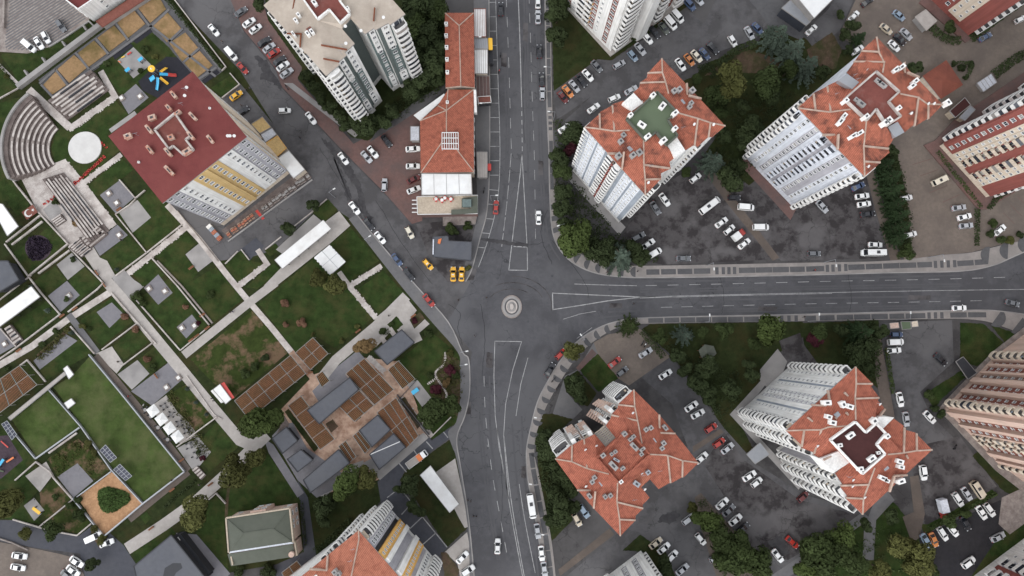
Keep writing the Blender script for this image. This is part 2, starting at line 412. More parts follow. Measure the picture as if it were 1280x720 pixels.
def wall_mb(b, line, w, z0, z1, curved=False, mi=0):
    if curved: line = smooth_line(line, 5)
    P = [tuple(S(x, y)[:2]) for x, y in line]
    L, Rr = ribbon_pts(P, w)
    for i in range(len(P) - 1):
        b.prism([L[i], L[i + 1], Rr[i + 1], Rr[i]], z0, z1, mi)
    return b
def low_wall(line, w, h, m, label, group=None, curved=False, name='low_wall', z0=0.0, cat='wall'):
    o = wall_mb(MB(), line, w, z0, h, curved).build(name, m)
    c = S(*line[len(line) // 2]); 
    return tag(o, label, cat, group)
ORD = 'first second third fourth fifth sixth seventh eighth ninth tenth eleventh twelfth thirteenth fourteenth fifteenth sixteenth seventeenth eighteenth nineteenth twentieth'.split()
TENS = {2: 'twent', 3: 'thirt', 4: 'fort', 5: 'fift'}
def nth(i):
    if i < 20: return ORD[i]
    t, u = divmod(i + 1, 10)
    return TENS[t] + 'ieth' if u == 0 else TENS[t] + 'y-' + ORD[u - 1]
# ================================================================ THE GROUND, ROADS AND PAVEMENTS
g = MB().add([(-900, -700, 0), (900, -700, 0), (900, 900, 0), (-900, 900, 0)], [(0, 1, 2, 3)]).build('ground', M['ground'])
tag(g, kind='structure')
sheet('boulevard', [(619, -12), (622, 90), (625, 185), (622, 250), (610, 300), (597, 335), (560, 402), (590, 440), (580, 500), (566, 545),
                    (572, 585), (582, 650), (590, 735), (684, 735), (676, 690), (668, 640), (660, 600), (658, 565), (663, 536), (672, 502),
                    (685, 476), (701, 450), (718, 430), (740, 414), (770, 402), (815, 397), (1000, 393), (1200, 388), (1250, 389),
                    (1300, 396), (1300, 306), (1262, 323), (1240, 332), (1200, 339), (1110, 341), (1000, 344), (830, 347), (775, 346),
                    (740, 340), (714, 327), (698, 309), (690, 286), (687, 240), (686, 190), (683, 120), (681, -12)], M['asphalt'], 1)
sheet('diagonal_street', [(205, -12), (285, -12), (305, 40), (345, 88), (352, 110), (400, 160), (430, 192), (480, 242), (515, 280), (560, 330),
                          (597, 337), (560, 402), (545, 400), (500, 350), (440, 276), (345, 160), (300, 88)], M['asphalt_side'], 1.5)
sheet('side_street', [(690, 165), (740, 120), (800, 80), (880, 30), (900, -12), (1000, -12), (960, 28), (945, 48), (900, 64), (850, 92),
                      (800, 130), (745, 160), (716, 190), (692, 190)], M['asphalt_side'], 1)
FLAT = [
 # centre and north
 ('brick_parking', 'brick_red', 2, [(283, -12), (325, -12), (335, 25), (378, 85), (372, 100), (442, 180), (528, 132), (528, 276), (515, 280), (480, 240), (430, 190), (400, 158), (352, 108), (345, 86), (305, 38)]),
 ('garden_ground', 'lawn_dark', 3, [(330, -12), (557, -12), (557, 112), (527, 128), (460, 176), (440, 172), (372, 98), (378, 85), (335, 25)]),
 ('alley', 'asphalt_side', 4, [(462, 178), (530, 134), (557, 112), (557, 104), (520, 126), (500, 142), (470, 165)]),
 ('corner_paving', 'asphalt_lot', 2.2, [(520, 280), (600, 272), (606, 300), (592, 350), (560, 352), (540, 330)]),
 ('lawn', 'lawn_dark', 2, [(689, -12), (868, -12), (862, 6), (765, 75), (745, 78), (692, 114)]),
 ('parking_apron', 'asphalt_side', 2.5, [(692, 114), (747, 74), (765, 76), (860, 12), (880, 30), (800, 80), (740, 120), (696, 150)]),
 ('paved_yard', 'paver_beige', 2, [(1048, 46), (1060, 20), (1075, -12), (1300, -12), (1300, 312), (1250, 306), (1215, 315), (1130, 325), (1118, 240), (1098, 200), (1100, 178), (1108, 75)]),
 ('lawn', 'lawn_dark', 3, [(868, 95), (885, 78), (946, 54), (962, 34), (1000, 45), (1035, 62), (1062, 62), (1075, 70), (1030, 110), (998, 135), (928, 203), (944, 226), (936, 232), (905, 205), (882, 190), (900, 165), (852, 102)]),
 ('bare_soil', 'soil', 3.5, [(1008, 62), (1040, 40), (1052, 62), (1045, 85), (1020, 92)]),
 ('bare_soil', 'soil', 3.6, [(878, 96), (930, 60), (985, 78), (960, 92), (905, 90)]),
 ('tarmac_lane', 'asphalt_side', 3, [(1003, 42), (1035, 12), (1050, -12), (1072, -12), (1050, 38), (1018, 62)]),
 ('cobbled_lane', 'paver_dark', 3.2, [(925, -12), (965, -12), (1012, 42), (1000, 50), (962, 34), (945, 10)]),
 ('car_park', 'asphalt_lot', 2, [(780, 292), (806, 244), (862, 212), (882, 190), (905, 243), (975, 324), (830, 331), (795, 325)]),
 ('car_park', 'asphalt_lot', 2, [(905, 205), (936, 232), (992, 262), (1082, 215), (1090, 250), (1106, 310), (1100, 323), (976, 326), (906, 240)]),
 ('gravel_path', 'gravel_brown', 3, [(880, 214), (892, 210), (912, 240), (974, 322), (966, 326), (904, 248)]),
 ('footway', 'gravel_brown', 3, [(1082, 216), (1092, 212), (1108, 270), (1126, 325), (1113, 326), (1094, 262)]),
 ('lawn', 'lawn_dark', 3.2, [(1092, 205), (1120, 185), (1134, 250), (1140, 318), (1127, 322), (1108, 262)]),
 ('brick_apron', 'brick_red', 3, [(928, 200), (934, 198), (998, 256), (988, 275), (925, 206)]),
 # south-east
 ('lawn', 'lawn_dark', 2, [(802, 412), (812, 405), (1003, 402), (1008, 418), (975, 440), (955, 470), (918, 515), (944, 566), (928, 577), (905, 540), (884, 500), (840, 445)]),
 ('lawn', 'lawn_dark', 2, [(1000, 404), (1098, 400), (1102, 440), (1098, 486), (1068, 462), (1020, 458), (1005, 430)]),
 ('concrete_yard', 'concrete', 2.6, [(950, 462), (972, 436), (984, 452), (976, 472), (960, 486), (950, 475)]),
 ('service_yard', 'asphalt_lot', 2.4, [(974, 426), (1000, 416), (1004, 430), (1028, 462), (985, 462)]),
 ('brown_lane', 'gravel_brown', 3, [(1093, 418), (1100, 418), (1118, 520), (1124, 560), (1110, 545), (1094, 470)]),
 ('car_park', 'asphalt_side', 2, [(1104, 404), (1190, 400), (1192, 452), (1150, 490), (1164, 520), (1190, 545), (1235, 610), (1150, 655), (1140, 560), (1116, 500)]),
 ('car_park', 'asphalt_lot', 2.4, [(1136, 560), (1200, 545), (1246, 608), (1158, 660), (1150, 640)]),
 ('dark_car_park', 'asphalt_dark', 2.8, [(1148, 672), (1250, 625), (1262, 640), (1250, 668), (1204, 735), (1165, 735)]),
 ('verge', 'lawn', 3, [(1150, 655), (1160, 655), (1240, 612), (1248, 618), (1160, 666), (1155, 668)]),
 ('lawn', 'lawn', 2.6, [(1200, 403), (1230, 405), (1254, 428), (1222, 458), (1200, 452)]),
 ('lawn', 'lawn', 2.6, [(1156, 492), (1203, 462), (1208, 470), (1176, 500), (1168, 512)]),
 ('verge', 'lawn', 2.6, [(1238, 406), (1262, 414), (1300, 432), (1290, 445), (1256, 428)]),
 ('lawn', 'lawn', 2.6, [(1218, 735), (1300, 662), (1300, 648), (1258, 660), (1206, 722), (1200, 735)]),
 ('lawn', 'lawn_dark', 2.6, [(1215, 570), (1225, 562), (1250, 580), (1300, 600), (1300, 640), (1252, 612)]),
 ('concrete_ramp', 'stone_dim', 3, [(1252, 622), (1282, 608), (1300, 640), (1262, 668), (1248, 655)]),
 ('garden_ground', 'lawn', 2, [(1085, 648), (1096, 620), (1118, 628), (1150, 668), (1150, 735), (1000, 735), (1005, 690), (1060, 650)]),
 ('sloping_path', 'walk_grey', 3, [(1092, 628), (1108, 612), (1118, 625), (1095, 650), (1092, 700), (1078, 700), (1080, 660)]),
 ('side_path', 'walk_grey', 3, [(1040, 668), (1078, 640), (1088, 648), (998, 712), (975, 730), (965, 735), (960, 722)]),
 ('brown_ramp', 'gravel_brown', 3, [(1137, 596), (1148, 594), (1156, 642), (1150, 668), (1158, 664), (1140, 680), (1128, 646), (1142, 640)]),
 ('car_park', 'asphalt_side', 1.8, [(690, 735), (780, 660), (800, 600), (860, 560), (840, 505), (800, 470), (835, 440), (905, 535), (945, 580), (1010, 620), (1085, 640), (1005, 705), (960, 735)]),
 ('car_park', 'asphalt_lot', 2, [(905, 540), (930, 575), (1000, 625), (1078, 645), (1040, 668), (985, 700), (940, 690), (905, 620), (880, 580)]),
 ('paved_forecourt', 'paver_beige', 2.2, [(742, 428), (760, 418), (800, 411), (838, 446), (786, 482), (768, 470), (748, 448)]),
 ('lawn', 'lawn', 2.6, [(724, 462), (747, 442), (773, 473), (748, 490)]),
 ('lawn', 'lawn_dark', 2.6, [(704, 474), (722, 463), (746, 492), (735, 508), (722, 502), (708, 490)]),
 ('forecourt', 'walk_grey', 2.3, [(690, 520), (706, 470), (722, 462), (742, 428), (748, 444), (724, 464), (706, 478), (710, 492), (728, 512), (716, 524)]),
 ('lawn', 'lawn_dark', 2.6, [(668, 545), (678, 518), (690, 517), (716, 524), (690, 546), (700, 580), (716, 650), (690, 676), (676, 610)]),
 ('brick_path', 'brick_red', 2.7, [(720, 460), (740, 436), (746, 442), (724, 464)]),
 ('gravel_path', 'gravel_brown', 3, [(698, 712), (762, 660), (768, 668), (700, 720)]),
 ('planted_verge', 'lawn_dark', 3, [(778, 688), (800, 668), (832, 690), (850, 735), (830, 735), (808, 690)]),
 ('kerbed_island', 'gravel_brown', 3, [(868, 622), (876, 616), (950, 700), (935, 735), (900, 735), (876, 660)]),
 ('kerbed_path', 'gravel_brown', 3, [(866, 566), (905, 540), (900, 536), (866, 558)]),
 # south-west block
 ('garden_ground', 'lawn_dark', 2, [(385, 625), (470, 590), (485, 610), (455, 660), (395, 705), (378, 690)]),
 ('paved_drive', 'asphalt_blue', 2.2, [(372, 600), (385, 622), (396, 700), (370, 735), (330, 735), (340, 708), (380, 690)]),
 ('paved_drive', 'asphalt_blue', 2.4, [(472, 602), (534, 548), (563, 532), (567, 544), (507, 587), (499, 602), (520, 640), (560, 684), (520, 720), (478, 640)]),
 ('lawn', 'lawn_dark', 2.6, [(500, 600), (508, 588), (568, 545), (572, 575), (584, 660), (559, 684), (518, 622)]),
 ('pale_forecourt', 'walk_light', 3, [(545, 590), (569, 573), (577, 610), (586, 658), (581, 660), (574, 648)]),
 ('pale_forecourt', 'walk_light', 3, [(556, 690), (584, 665), (592, 712), (594, 735), (578, 735), (572, 705)]),
 ('flower_bed', 'soil', 3, [(551, 690), (558, 690), (574, 712), (570, 735), (556, 720)]),
 ('lower_street', 'asphalt_blue', 2, [(-20, 650), (20, 650), (50, 660), (98, 670), (122, 652), (155, 682), (172, 708), (180, 735), (110, 735), (100, 692), (40, 684), (-20, 672)]),
 ('paver_car_park', 'paver_beige', 2.4, [(-20, 674), (36, 684), (74, 692), (96, 698), (112, 735), (-20, 735)]),
]
for nm, mm, ly, pts in FLAT:
    sheet(nm, ragged(pts, .45, len(pts)) if mm.startswith(('lawn', 'soil')) else pts, M[mm], ly)
M['tarmac_wet'] = mat('tarmac_wet', (0.046, 0.044, 0.047), 0.8, 0.12, 0.8, (0.066, 0.063, 0.065), 0.8, 0.4, fine=0.1)
# damp tarmac repairs on the diagonal street
for nm, pts in (('tarmac_patch', [(318, 70), (323, 69), (333, 76), (340, 88), (347, 99), (352, 108), (350, 112), (340, 103), (333, 101), (326, 99), (328, 88)]),
                ('tarmac_patch', [(400, 172), (412, 178), (436, 205), (452, 232), (458, 262), (466, 272), (460, 282), (450, 258), (446, 236), (424, 205)]),
                ('tarmac_patch', [(416, 194), (424, 208), (438, 240), (440, 256), (434, 250), (424, 216)]),
                ('tarmac_patch', [(470, 294), (478, 304), (500, 330), (520, 356), (517, 358), (490, 326)]),
                ('tarmac_patch', [(828, 642), (846, 638), (850, 646), (836, 655), (822, 652)]),
                ('tarmac_patch', [(596, 296), (626, 300), (660, 305), (660, 309), (626, 305), (598, 300)]),
                ('tarmac_patch', [(960, 678), (976, 668), (986, 690), (975, 700)])):
    sheet(nm, ragged(pts, .9 if pts[0][1] > 290 and pts[0][0] < 700 else 1.5, len(pts)), M['tarmac_wet'], 2.6)

# ---------------------------------------------------------------- raised pavements with kerbs and inlaid panels
KERB = 0.13
def pavement(name, outer, inner, m='walk_pave'):
    outer = smooth_line(outer, 4); inner = smooth_line(inner, 4)
    o = MB().prism(poly(outer + inner[::-1]), 0.0, KERB).build(name, M[m])
    tag(o, kind='structure')
    k = wall_mb(MB(), outer, 0.34, 0.002, KERB + 0.03).build('kerb', M['concrete'], o, origin=(0, 0, 0))
    return o
pv_ne = pavement('pavement', [(681, -12), (683, 120), (686, 190), (687, 240), (690, 286), (698, 309), (714, 327), (740, 340), (775, 346), (830, 347), (1000, 344), (1110, 341), (1200, 339), (1240, 332), (1262, 323), (1300, 306)],
                 [(688, -12), (690, 120), (692.5, 200), (694, 250), (700, 285), (712, 305), (735, 322), (775, 331), (825, 332), (1000, 328.5), (1110, 326), (1180, 318.5), (1215, 315.5), (1252, 306.5), (1300, 296)])
pv_se = pavement('pavement', [(684, 735), (676, 690), (668, 640), (660, 600), (658, 565), (663, 536), (672, 502), (685, 476), (701, 450), (718, 430), (740, 414), (770, 402), (815, 397), (1000, 393), (1200, 388), (1250, 389), (1300, 396)],
                 [(696, 735), (690, 680), (681, 630), (673, 590), (668, 566), (671, 540), (682, 510), (696, 484), (714, 456), (730, 437), (752, 420), (777, 408), (812, 404.5), (1000, 401.5), (1150, 399), (1200, 398.5), (1234, 402), (1258, 410), (1300, 426)])
pv_w = pavement('pavement', [(611, -12), (612, 90), (612, 200), (609, 262), (600, 298), (590, 336), (582, 352)],
                [(592, -12), (593, 100), (595, 200), (596, 262), (590, 300), (578, 340), (574, 352)], 'walk_grey')
pv_sw = pavement('pavement', [(446, 268), (470, 298), (520, 357), (560, 402), (578, 440), (586, 450), (587, 490), (581, 520), (571, 548), (576, 585), (586, 650), (594, 735)],
                 [(436, 274), (460, 305), (505, 362), (542, 405), (572, 440), (575, 460), (575, 500), (570, 528), (560, 540), (566, 560), (571, 576), (585, 660), (587, 735)], 'walk_grey')
_pan = {}
def inlay(parent, px0, px1, py0, py1, width, m='paver_dark'):
    """one inlaid paving panel between two points, proud of the pavement by 25 mm"""
    a, b = S(px0, py0), S(px1, py1)
    L = round((b - a).length * 2) / 2
    key = (L, width, m)
    if key not in _pan:
        _pan[key] = MB().box((0, 0, 0.0125), (L, width, 0.025)).mesh('paving_panel', M[m])
    o = bpy.data.objects.new('paving_panel', _pan[key])
    link(o, parent)
    c = (a + b) / 2
    o.location = (c.x, c.y, KERB)
    o.rotation_euler = (0, 0, math.atan2(b.y - a.y, b.x - a.x))
def lerp(x, T):
    for (x0, y0), (x1, y1) in zip(T, T[1:]):
        if x <= x1: return y0 + (y1 - y0) * (x - x0) / (x1 - x0)
    return T[-1][1]
TN = [(800, 340.4), (1017, 336.3), (1070, 333.9), (1205, 329.3), (1240, 326.5)]
for x0, x1 in ((807.5, 824.5), (826, 845), (847, 865), (867, 888), (924, 943.5), (945, 964.5), (966, 985.5), (987, 1006), (1007.5, 1030), (1060, 1080.5), (1082, 1102.5), (1104, 1123.5), (1125, 1144.5), (1146, 1165), (1196, 1217), (1218.5, 1234)):
    inlay(pv_ne, x0, x1, lerp(x0, TN), lerp(x1, TN), 1.65)
for x in (896, 904, 911, 918, 1034, 1041, 1049, 1057, 1169, 1177, 1185, 1193):
    inlay(pv_ne, x - 1.8, x + 1.8, lerp(x, TN), lerp(x, TN), 2.2)
TS = [(800, 400.6), (1000, 398.2), (1060, 396.4), (1215, 393.4), (1240, 393.6)]
for x0, x1 in ((810, 829), (830.5, 849), (851, 868.5), (870, 888.5), (890, 908.5), (910, 928.5), (930, 948.5), (950, 968), (1005, 1020), (1024, 1043.5), (1046, 1066), (1067.5, 1087.5), (1089, 1109.5), (1111, 1130.5), (1132, 1156), (1187, 1208.5), (1210, 1232)):
    inlay(pv_se, x0, x1, lerp(x0, TS), lerp(x1, TS), 1.55)
for x in (977, 986, 995, 1161, 1169, 1177):
    inlay(pv_se, x - 1.8, x + 1.8, lerp(x, TS), lerp(x, TS), 1.9)
TB = [(-8, 684.2), (120, 686.6), (190, 689.2), (250, 690.6)]
for i in range(12):
    y0 = -8 + i * 20.5
    if y0 > 128 and y0 < 160:
        for y in (140, 147, 154, 161): inlay(pv_ne, lerp(y, TB), lerp(y, TB), y - 1.6, y + 1.6, 1.1)
    else:
        inlay(pv_ne, lerp(y0, TB), lerp(y0 + 19, TB), y0, y0 + 19, 1.15)
TC = [(560, 663.2), (590, 667), (615, 672), (640, 676.5), (670, 682), (700, 686.4), (735, 690.5)]
for i in range(8):
    y0 = 566 + i * 20.5
    inlay(pv_se, lerp(y0, TC), lerp(y0 + 18.5, TC), y0, y0 + 18.5, 1.45)
# the wave of half-moon slabs round the two corners
def half_moon(parent, p, ang, r, m='paver_dark'):
    k = ('hm', round(r, 1), m)
    if k not in _pan:
        n = 12
        pts = [(r * math.cos(math.pi * t / n), r * math.sin(math.pi * t / n)) for t in range(n + 1)]
        _pan[k] = MB().prism(pts, 0.0, 0.025).mesh('half_moon_slab', M[m])
    o = bpy.data.objects.new('half_moon_slab', _pan[k])
    link(o, parent)
    o.location = (p[0], p[1], KERB)
    o.rotation_euler = (0, 0, ang)
def wave(parent, line, step, r, off):
    P = [S(x, y) for x, y in smooth_line(line, 8)]
    acc, nxt = 0.0, 0.0
    for a, b in zip(P, P[1:]):
        d = (b - a); L = d.length
        while nxt <= acc + L:
            q = a + d * ((nxt - acc) / L)
            half_moon(parent, (q.x, q.y), math.atan2(d.y, d.x) + off, r)
            nxt += step
        acc += L
wave(pv_ne, [(691, 262), (695, 288), (704, 306), (722, 323), (746, 334), (778, 339), (797, 340)], 3.6, 1.62, math.pi / 2)
wave(pv_se, [(790, 404), (764, 410), (742, 422), (724, 438), (707, 458), (692, 481), (679, 508), (668, 540), (664, 558)], 3.6, 1.5, -math.pi / 2)
wave(pv_ne, [(1236, 319), (1262, 313), (1290, 303)], 6.0, 2.6, 1.2)
wave(pv_se, [(1245, 397), (1268, 405), (1290, 414)], 6.5, 2.9, -1.9)
wave(pv_se, [(668, 566), (661, 560)], 9, 1.2, 1.0)

# ---------------------------------------------------------------- parking bays and painted lines
road = bpy.data.objects['boulevard']
sheet('bay_strip', [(612, -12), (619, -12), (622, 90), (625, 185), (622, 250), (610, 300), (597, 336), (591, 336), (601, 298), (610, 262), (613, 200), (613, 90)], M['paver_dark'], 2)
def paint(lines, w, m='paint', layer=3, name='lane_marking'):
    b = MB()
    for ln in lines:
        P = [tuple(S(x, y)[:2]) for x, y in ln]
        L, Rr = ribbon_pts(P, w)
        n = len(P)
        b.add([(x, y, layer * LAYER) for x, y in L] + [(x, y, layer * LAYER) for x, y in Rr], [(n + i, n + i + 1, i + 1, i) for i in range(n - 1)])
    return b.build(name, M[m], road, origin=(0, 0, 0))
def dashes(line, on, off, w, start=0.0, name='lane_dashes'):
    P = smooth_line(line, 6); out = []
    acc, nxt = 0.0, start
    seg = [(a, b, math.hypot(b[0] - a[0], b[1] - a[1])) for a, b in zip(P, P[1:])]
    tot = sum(s_[2] for s_ in seg)
    def at(t):
        for a, b, L in seg:
            if t <= L: return (a[0] + (b[0] - a[0]) * t / L, a[1] + (b[1] - a[1]) * t / L)
            t -= L
        return P[-1]
    while nxt + on < tot:
        out.append([at(nxt), at(nxt + on)]); nxt += on + off
    return paint(out, w, name=name)
dashes([(632.5, -12), (636, 80), (639, 180), (640, 192)], 13, 12.3, 0.17, 8)
dashes([(661, -12), (663.5, 60), (665.5, 130), (668, 200), (669.5, 300)], 12.5, 12, 0.15, 4)
paint([smooth_line([(647.5, -12), (649.5, 40), (651, 90), (652, 128)], 4)], 0.28, name='centre_line')
dashes([(652, 128), (653, 195)], 6, 5, 0.22)
dashes([(639, 192), (634, 250), (626, 318)], 17, 3, 0.18)
paint([[(652.5, 192), (650.5, 215), (636, 337.5)], [(652.5, 192), (654.2, 224), (659, 310), (659.3, 337.7)], [(635.5, 337.6), (659.8, 337.9)], [(642, 308), (658.8, 309)]], 0.25, name='island_outline')
M['wheel_track'] = mat('wheel_track', (0.077, 0.076, 0.081), 0.8, 0.12, 0.7, (0.088, 0.087, 0.092), 0.95, 0.12, fine=0.08, cov=(0.40, 0.58))
sheet('painted_island', [(652.4, 196), (653, 216), (658, 310), (658.6, 336), (637.5, 336), (650.5, 225)], M['wheel_track'], 2).parent = road
paint([[(690.6, 366.6), (691.2, 387.6)], [(690, 366.4), (740, 368.6), (800, 371.2), (840, 371.0)], [(691.2, 387), (720, 382.6), (760, 376), (800, 371.6)]], 0.28, name='island_outline')
paint([smooth_line([(800, 371.3), (900, 368.6), (1040, 365.6), (1160, 363.4), (1300, 361.4)], 4), smooth_line([(800, 372.6), (900, 369.8), (1040, 366.8)], 4)], 0.17, name='centre_line')
paint([[(718, 355), (757, 356.3), (796, 357.2)]], 0.2)
dashes([(807, 357), (920, 354.6), (1030, 351.8), (1160, 349.3), (1262, 346.4)], 14, 13.2, 0.17)
dashes([(826, 384.2), (1000, 380), (1150, 377.4), (1235, 375.6)], 14, 11.8, 0.16)
paint([[(704, 399), (722, 393.5)], [(722, 393), (745, 389)], [(721, 423), (740, 409.5)]], 0.16)
paint([[(618, 426.4), (652.6, 427)], [(618.6, 426), (617.4, 470), (619, 520), (624, 560), (636, 624)], [(652, 427), (641, 462), (632, 505), (629.5, 545), (636, 622)],
       smooth_line([(621, 535), (630, 590), (642, 660), (656, 735)], 4), smooth_line([(630, 545), (637, 610), (644.5, 660), (658, 735)], 4)], 0.22, name='island_outline')
paint([[(660, 447), (651, 480), (645, 520)], smooth_line([(649, 605), (656, 650), (669, 716)], 4)], 0.2)
dashes([(605, 470), (607, 520), (615, 590), (624, 640), (638, 716)], 13, 13.2, 0.19)
dashes([(610, 560), (588, 470)], 4, 300, 0.1)
bl = []
for i in range(18):
    y = 3 + i * 18.0
    if y > 330: break
    xl = lerp(y, [(0, 611.5), (90, 612.5), (200, 612.5), (262, 609), (298, 600.5), (336, 591)]); xr = lerp(y, [(0, 619), (90, 622), (185, 625), (250, 622), (300, 610), (336, 597)])
    bl.append([(xl, y), (xr, y + (1 if y > 230 else 0))])
bl.append(smooth_line([(619.3, -12), (622.2, 90), (625, 185), (622, 250), (610, 300), (598, 334)], 4))
paint(bl, 0.2, name='bay_lines')
paint([[(x, y), (x + 8, y + 11)] for x, y in ((0, 0),)][:0] + [[(497, 612), (484, 622)], [(514, 630), (502, 643)], [(528, 646), (510, 663)], [(545, 666), (527, 682)], [(503, 614), (518, 632), (528, 646), (559, 684)],
       [(498, 578), (508, 590)], [(517, 562), (527, 577)], [(533, 552), (541, 561)], [(552, 537), (560, 547)]], 0.3, name='drive_lines', layer=3.4)
paint([[(1140 + 14 * 0, 206 + 0), (1166, 198)], [(1150, 220), (1173, 212)], [(1162, 241), (1184, 232)], [(1178, 253), (1200, 243)]], 0.14, 'brick_red', 3, 'bay_lines')
paint([[(1272 - 9 * i, 246 + 10 * i), (1280 - 9 * i + 6, 260 + 10 * i)] for i in range(3)], 0.14, 'brick_red', 3, 'bay_lines')
# traffic island of stone rings in the middle of the crossing
isl = empty('traffic_island', S(639.6, 383.4))
tag(isl, 'round striped stone island in the middle of the road crossing', 'traffic island')
cx, cy = isl.location.x, isl.location.y
def ring(name, r0, r1, z0, z1, m, sx=0.82):
    b = MB(); n = 40
    for i in range(n):
        a0, a1 = 2 * math.pi * i / n, 2 * math.pi * (i + 1) / n
        b.prism([(cx + sx * r0 * math.cos(a0), cy + r0 * math.sin(a0)), (cx + sx * r1 * math.cos(a0), cy + r1 * math.sin(a0)), (cx + sx * r1 * math.cos(a1), cy + r1 * math.sin(a1)), (cx + sx * r0 * math.cos(a1), cy + r0 * math.sin(a1))], z0, z1)
    return b.build(name, M[m], isl)
ring('kerb_ring', 3.2, 3.55, 0.02, 0.22, 'stone_dim', 0.88); ring('pale_ring', 2.45, 3.2, 0.02, 0.26, 'concrete', 0.88); ring('dark_ring', 2.05, 2.45, 0.02, 0.28, 'paver_dark', 0.86)
ring('pale_ring', 1.55, 2.05, 0.02, 0.34, 'stone_pale', 0.84); ring('grey_ring', 0.9, 1.55, 0.02, 0.38, 'concrete', 0.8); ring('planter_core', 0.02, 0.9, 0.02, 0.75, 'stone_pale', 0.7)
cr = []
for k in range(3):
    pts = [(640 + (32 + k * 9) * math.cos(a) , 383 + (22 + k * 8) * math.sin(a)) for a in [R(-150 + 14 * i + 30 * k) for i in range(8)]]
    cr.append(pts)
rr = paint(cr, 0.25, 'asphalt_lot', 2, 'tyre_marks')

# worn wheel tracks, manhole covers and oil marks on the carriageway
M['wheel_track'] = mat('wheel_track', (0.077, 0.076, 0.081), 0.8, 0.12, 0.7, (0.088, 0.087, 0.092), 0.95, 0.12, fine=0.08, cov=(0.40, 0.58))
for ln in ([(628, -10), (631, 90), (633, 180), (627, 260), (606, 330)], [(631, -10), (634.5, 90), (636, 180), (631, 250)], [(655, -10), (657, 90), (659.5, 190), (663, 330)], [(658, -10), (660.3, 90), (662.5, 190)], [(669, -10), (672, 90), (674.5, 190), (680, 300)], [(672, -10), (675, 90), (678, 190), (684, 290), (700, 325)],
           [(720, 350), (830, 351.5), (1000, 349), (1200, 344)], [(800, 362), (1000, 358.5), (1200, 355)], [(800, 365), (1000, 361.5), (1200, 358)], [(760, 390), (830, 388), (1000, 385), (1200, 381)], [(740, 398), (830, 391), (1000, 388), (1200, 384)], [(790, 377), (1000, 373), (1200, 370)],
           [(598, 440), (598, 520), (606, 600), (622, 700)], [(601, 440), (601.5, 520), (609.5, 600), (625, 700)], [(652, 520), (656, 600), (668, 680), (674, 730)], [(640, 530), (646, 600), (656, 680)], [(612, 470), (613, 540), (622, 620), (634, 700)]):
    strip('wheel_track', ln, .55, M['wheel_track'], 1.9, True, road)
_mh = MB().prism([(.36 * math.cos(t * .5236), .36 * math.sin(t * .5236)) for t in range(12)], 0, .012).mesh('manhole_cover', M['metal_dark'])
for x, y in ((644, 60), (668, 44), (630, 130), (657, 215), (672, 318), (622, 348), (596, 402), (660, 402), (604, 505), (627, 590), (648, 655), (762, 362), (880, 386), (905, 352), (1010, 377), (1120, 352), (1205, 372), (690, 345), (585, 430), (610, 560)):
    o = bpy.data.objects.new('manhole_cover', _mh); link(o, road); p = S(x, y); o.location = (p.x, p.y, .085)

for k, (x, y, w_, h_) in enumerate(((630, 75, 3.5, 9), (664, 150, 3, 7), (657, 40, 3, 12), (632, 225, 4, 7), (676, 210, 3, 9), (600, 380, 9, 5), (612, 450, 4, 10), (626, 640, 4, 9), (655, 590, 3, 8), (860, 352, 10, 3), (960, 386, 12, 3), (1090, 350, 9, 3), (1150, 372, 14, 3), (690, 410, 8, 5), (585, 510, 4, 8), (665, 335, 6, 4), (770, 382, 8, 3))):
    sheet('tarmac_repair', ragged([(x - w_, y - h_), (x + w_, y - h_ * .9), (x + w_ * .9, y + h_), (x - w_ * 1.1, y + h_ * .9)], .45, k), M['wheel_track'] if k % 2 else M['asphalt_lot'], 1.85)
for k, ln in enumerate(([(560, 380), (575, 392), (572, 410), (578, 430)], [(601, 380), (606, 420), (603, 470)], [(640, 300), (662, 306), (680, 303)], [(690, 300), (730, 352), (735, 372)], [(625, 560), (628, 610), (626, 660)], [(900, 347), (905, 372), (902, 392)], [(1060, 343), (1064, 370), (1062, 391)], [(655, 60), (654, 130), (656, 180)], [(470, 250), (500, 300), (540, 355)], [(400, 185), (428, 232), (470, 300)], [(690, 250), (676, 290), (690, 330)])):
    rg = random.Random(k); P = smooth_line(ln, 8)
    strip('tarmac_crack', [(x + rg.uniform(-.7, .7), y + rg.uniform(-.7, .7)) for x, y in P], .09, M['asphalt_dark'], 2.3)
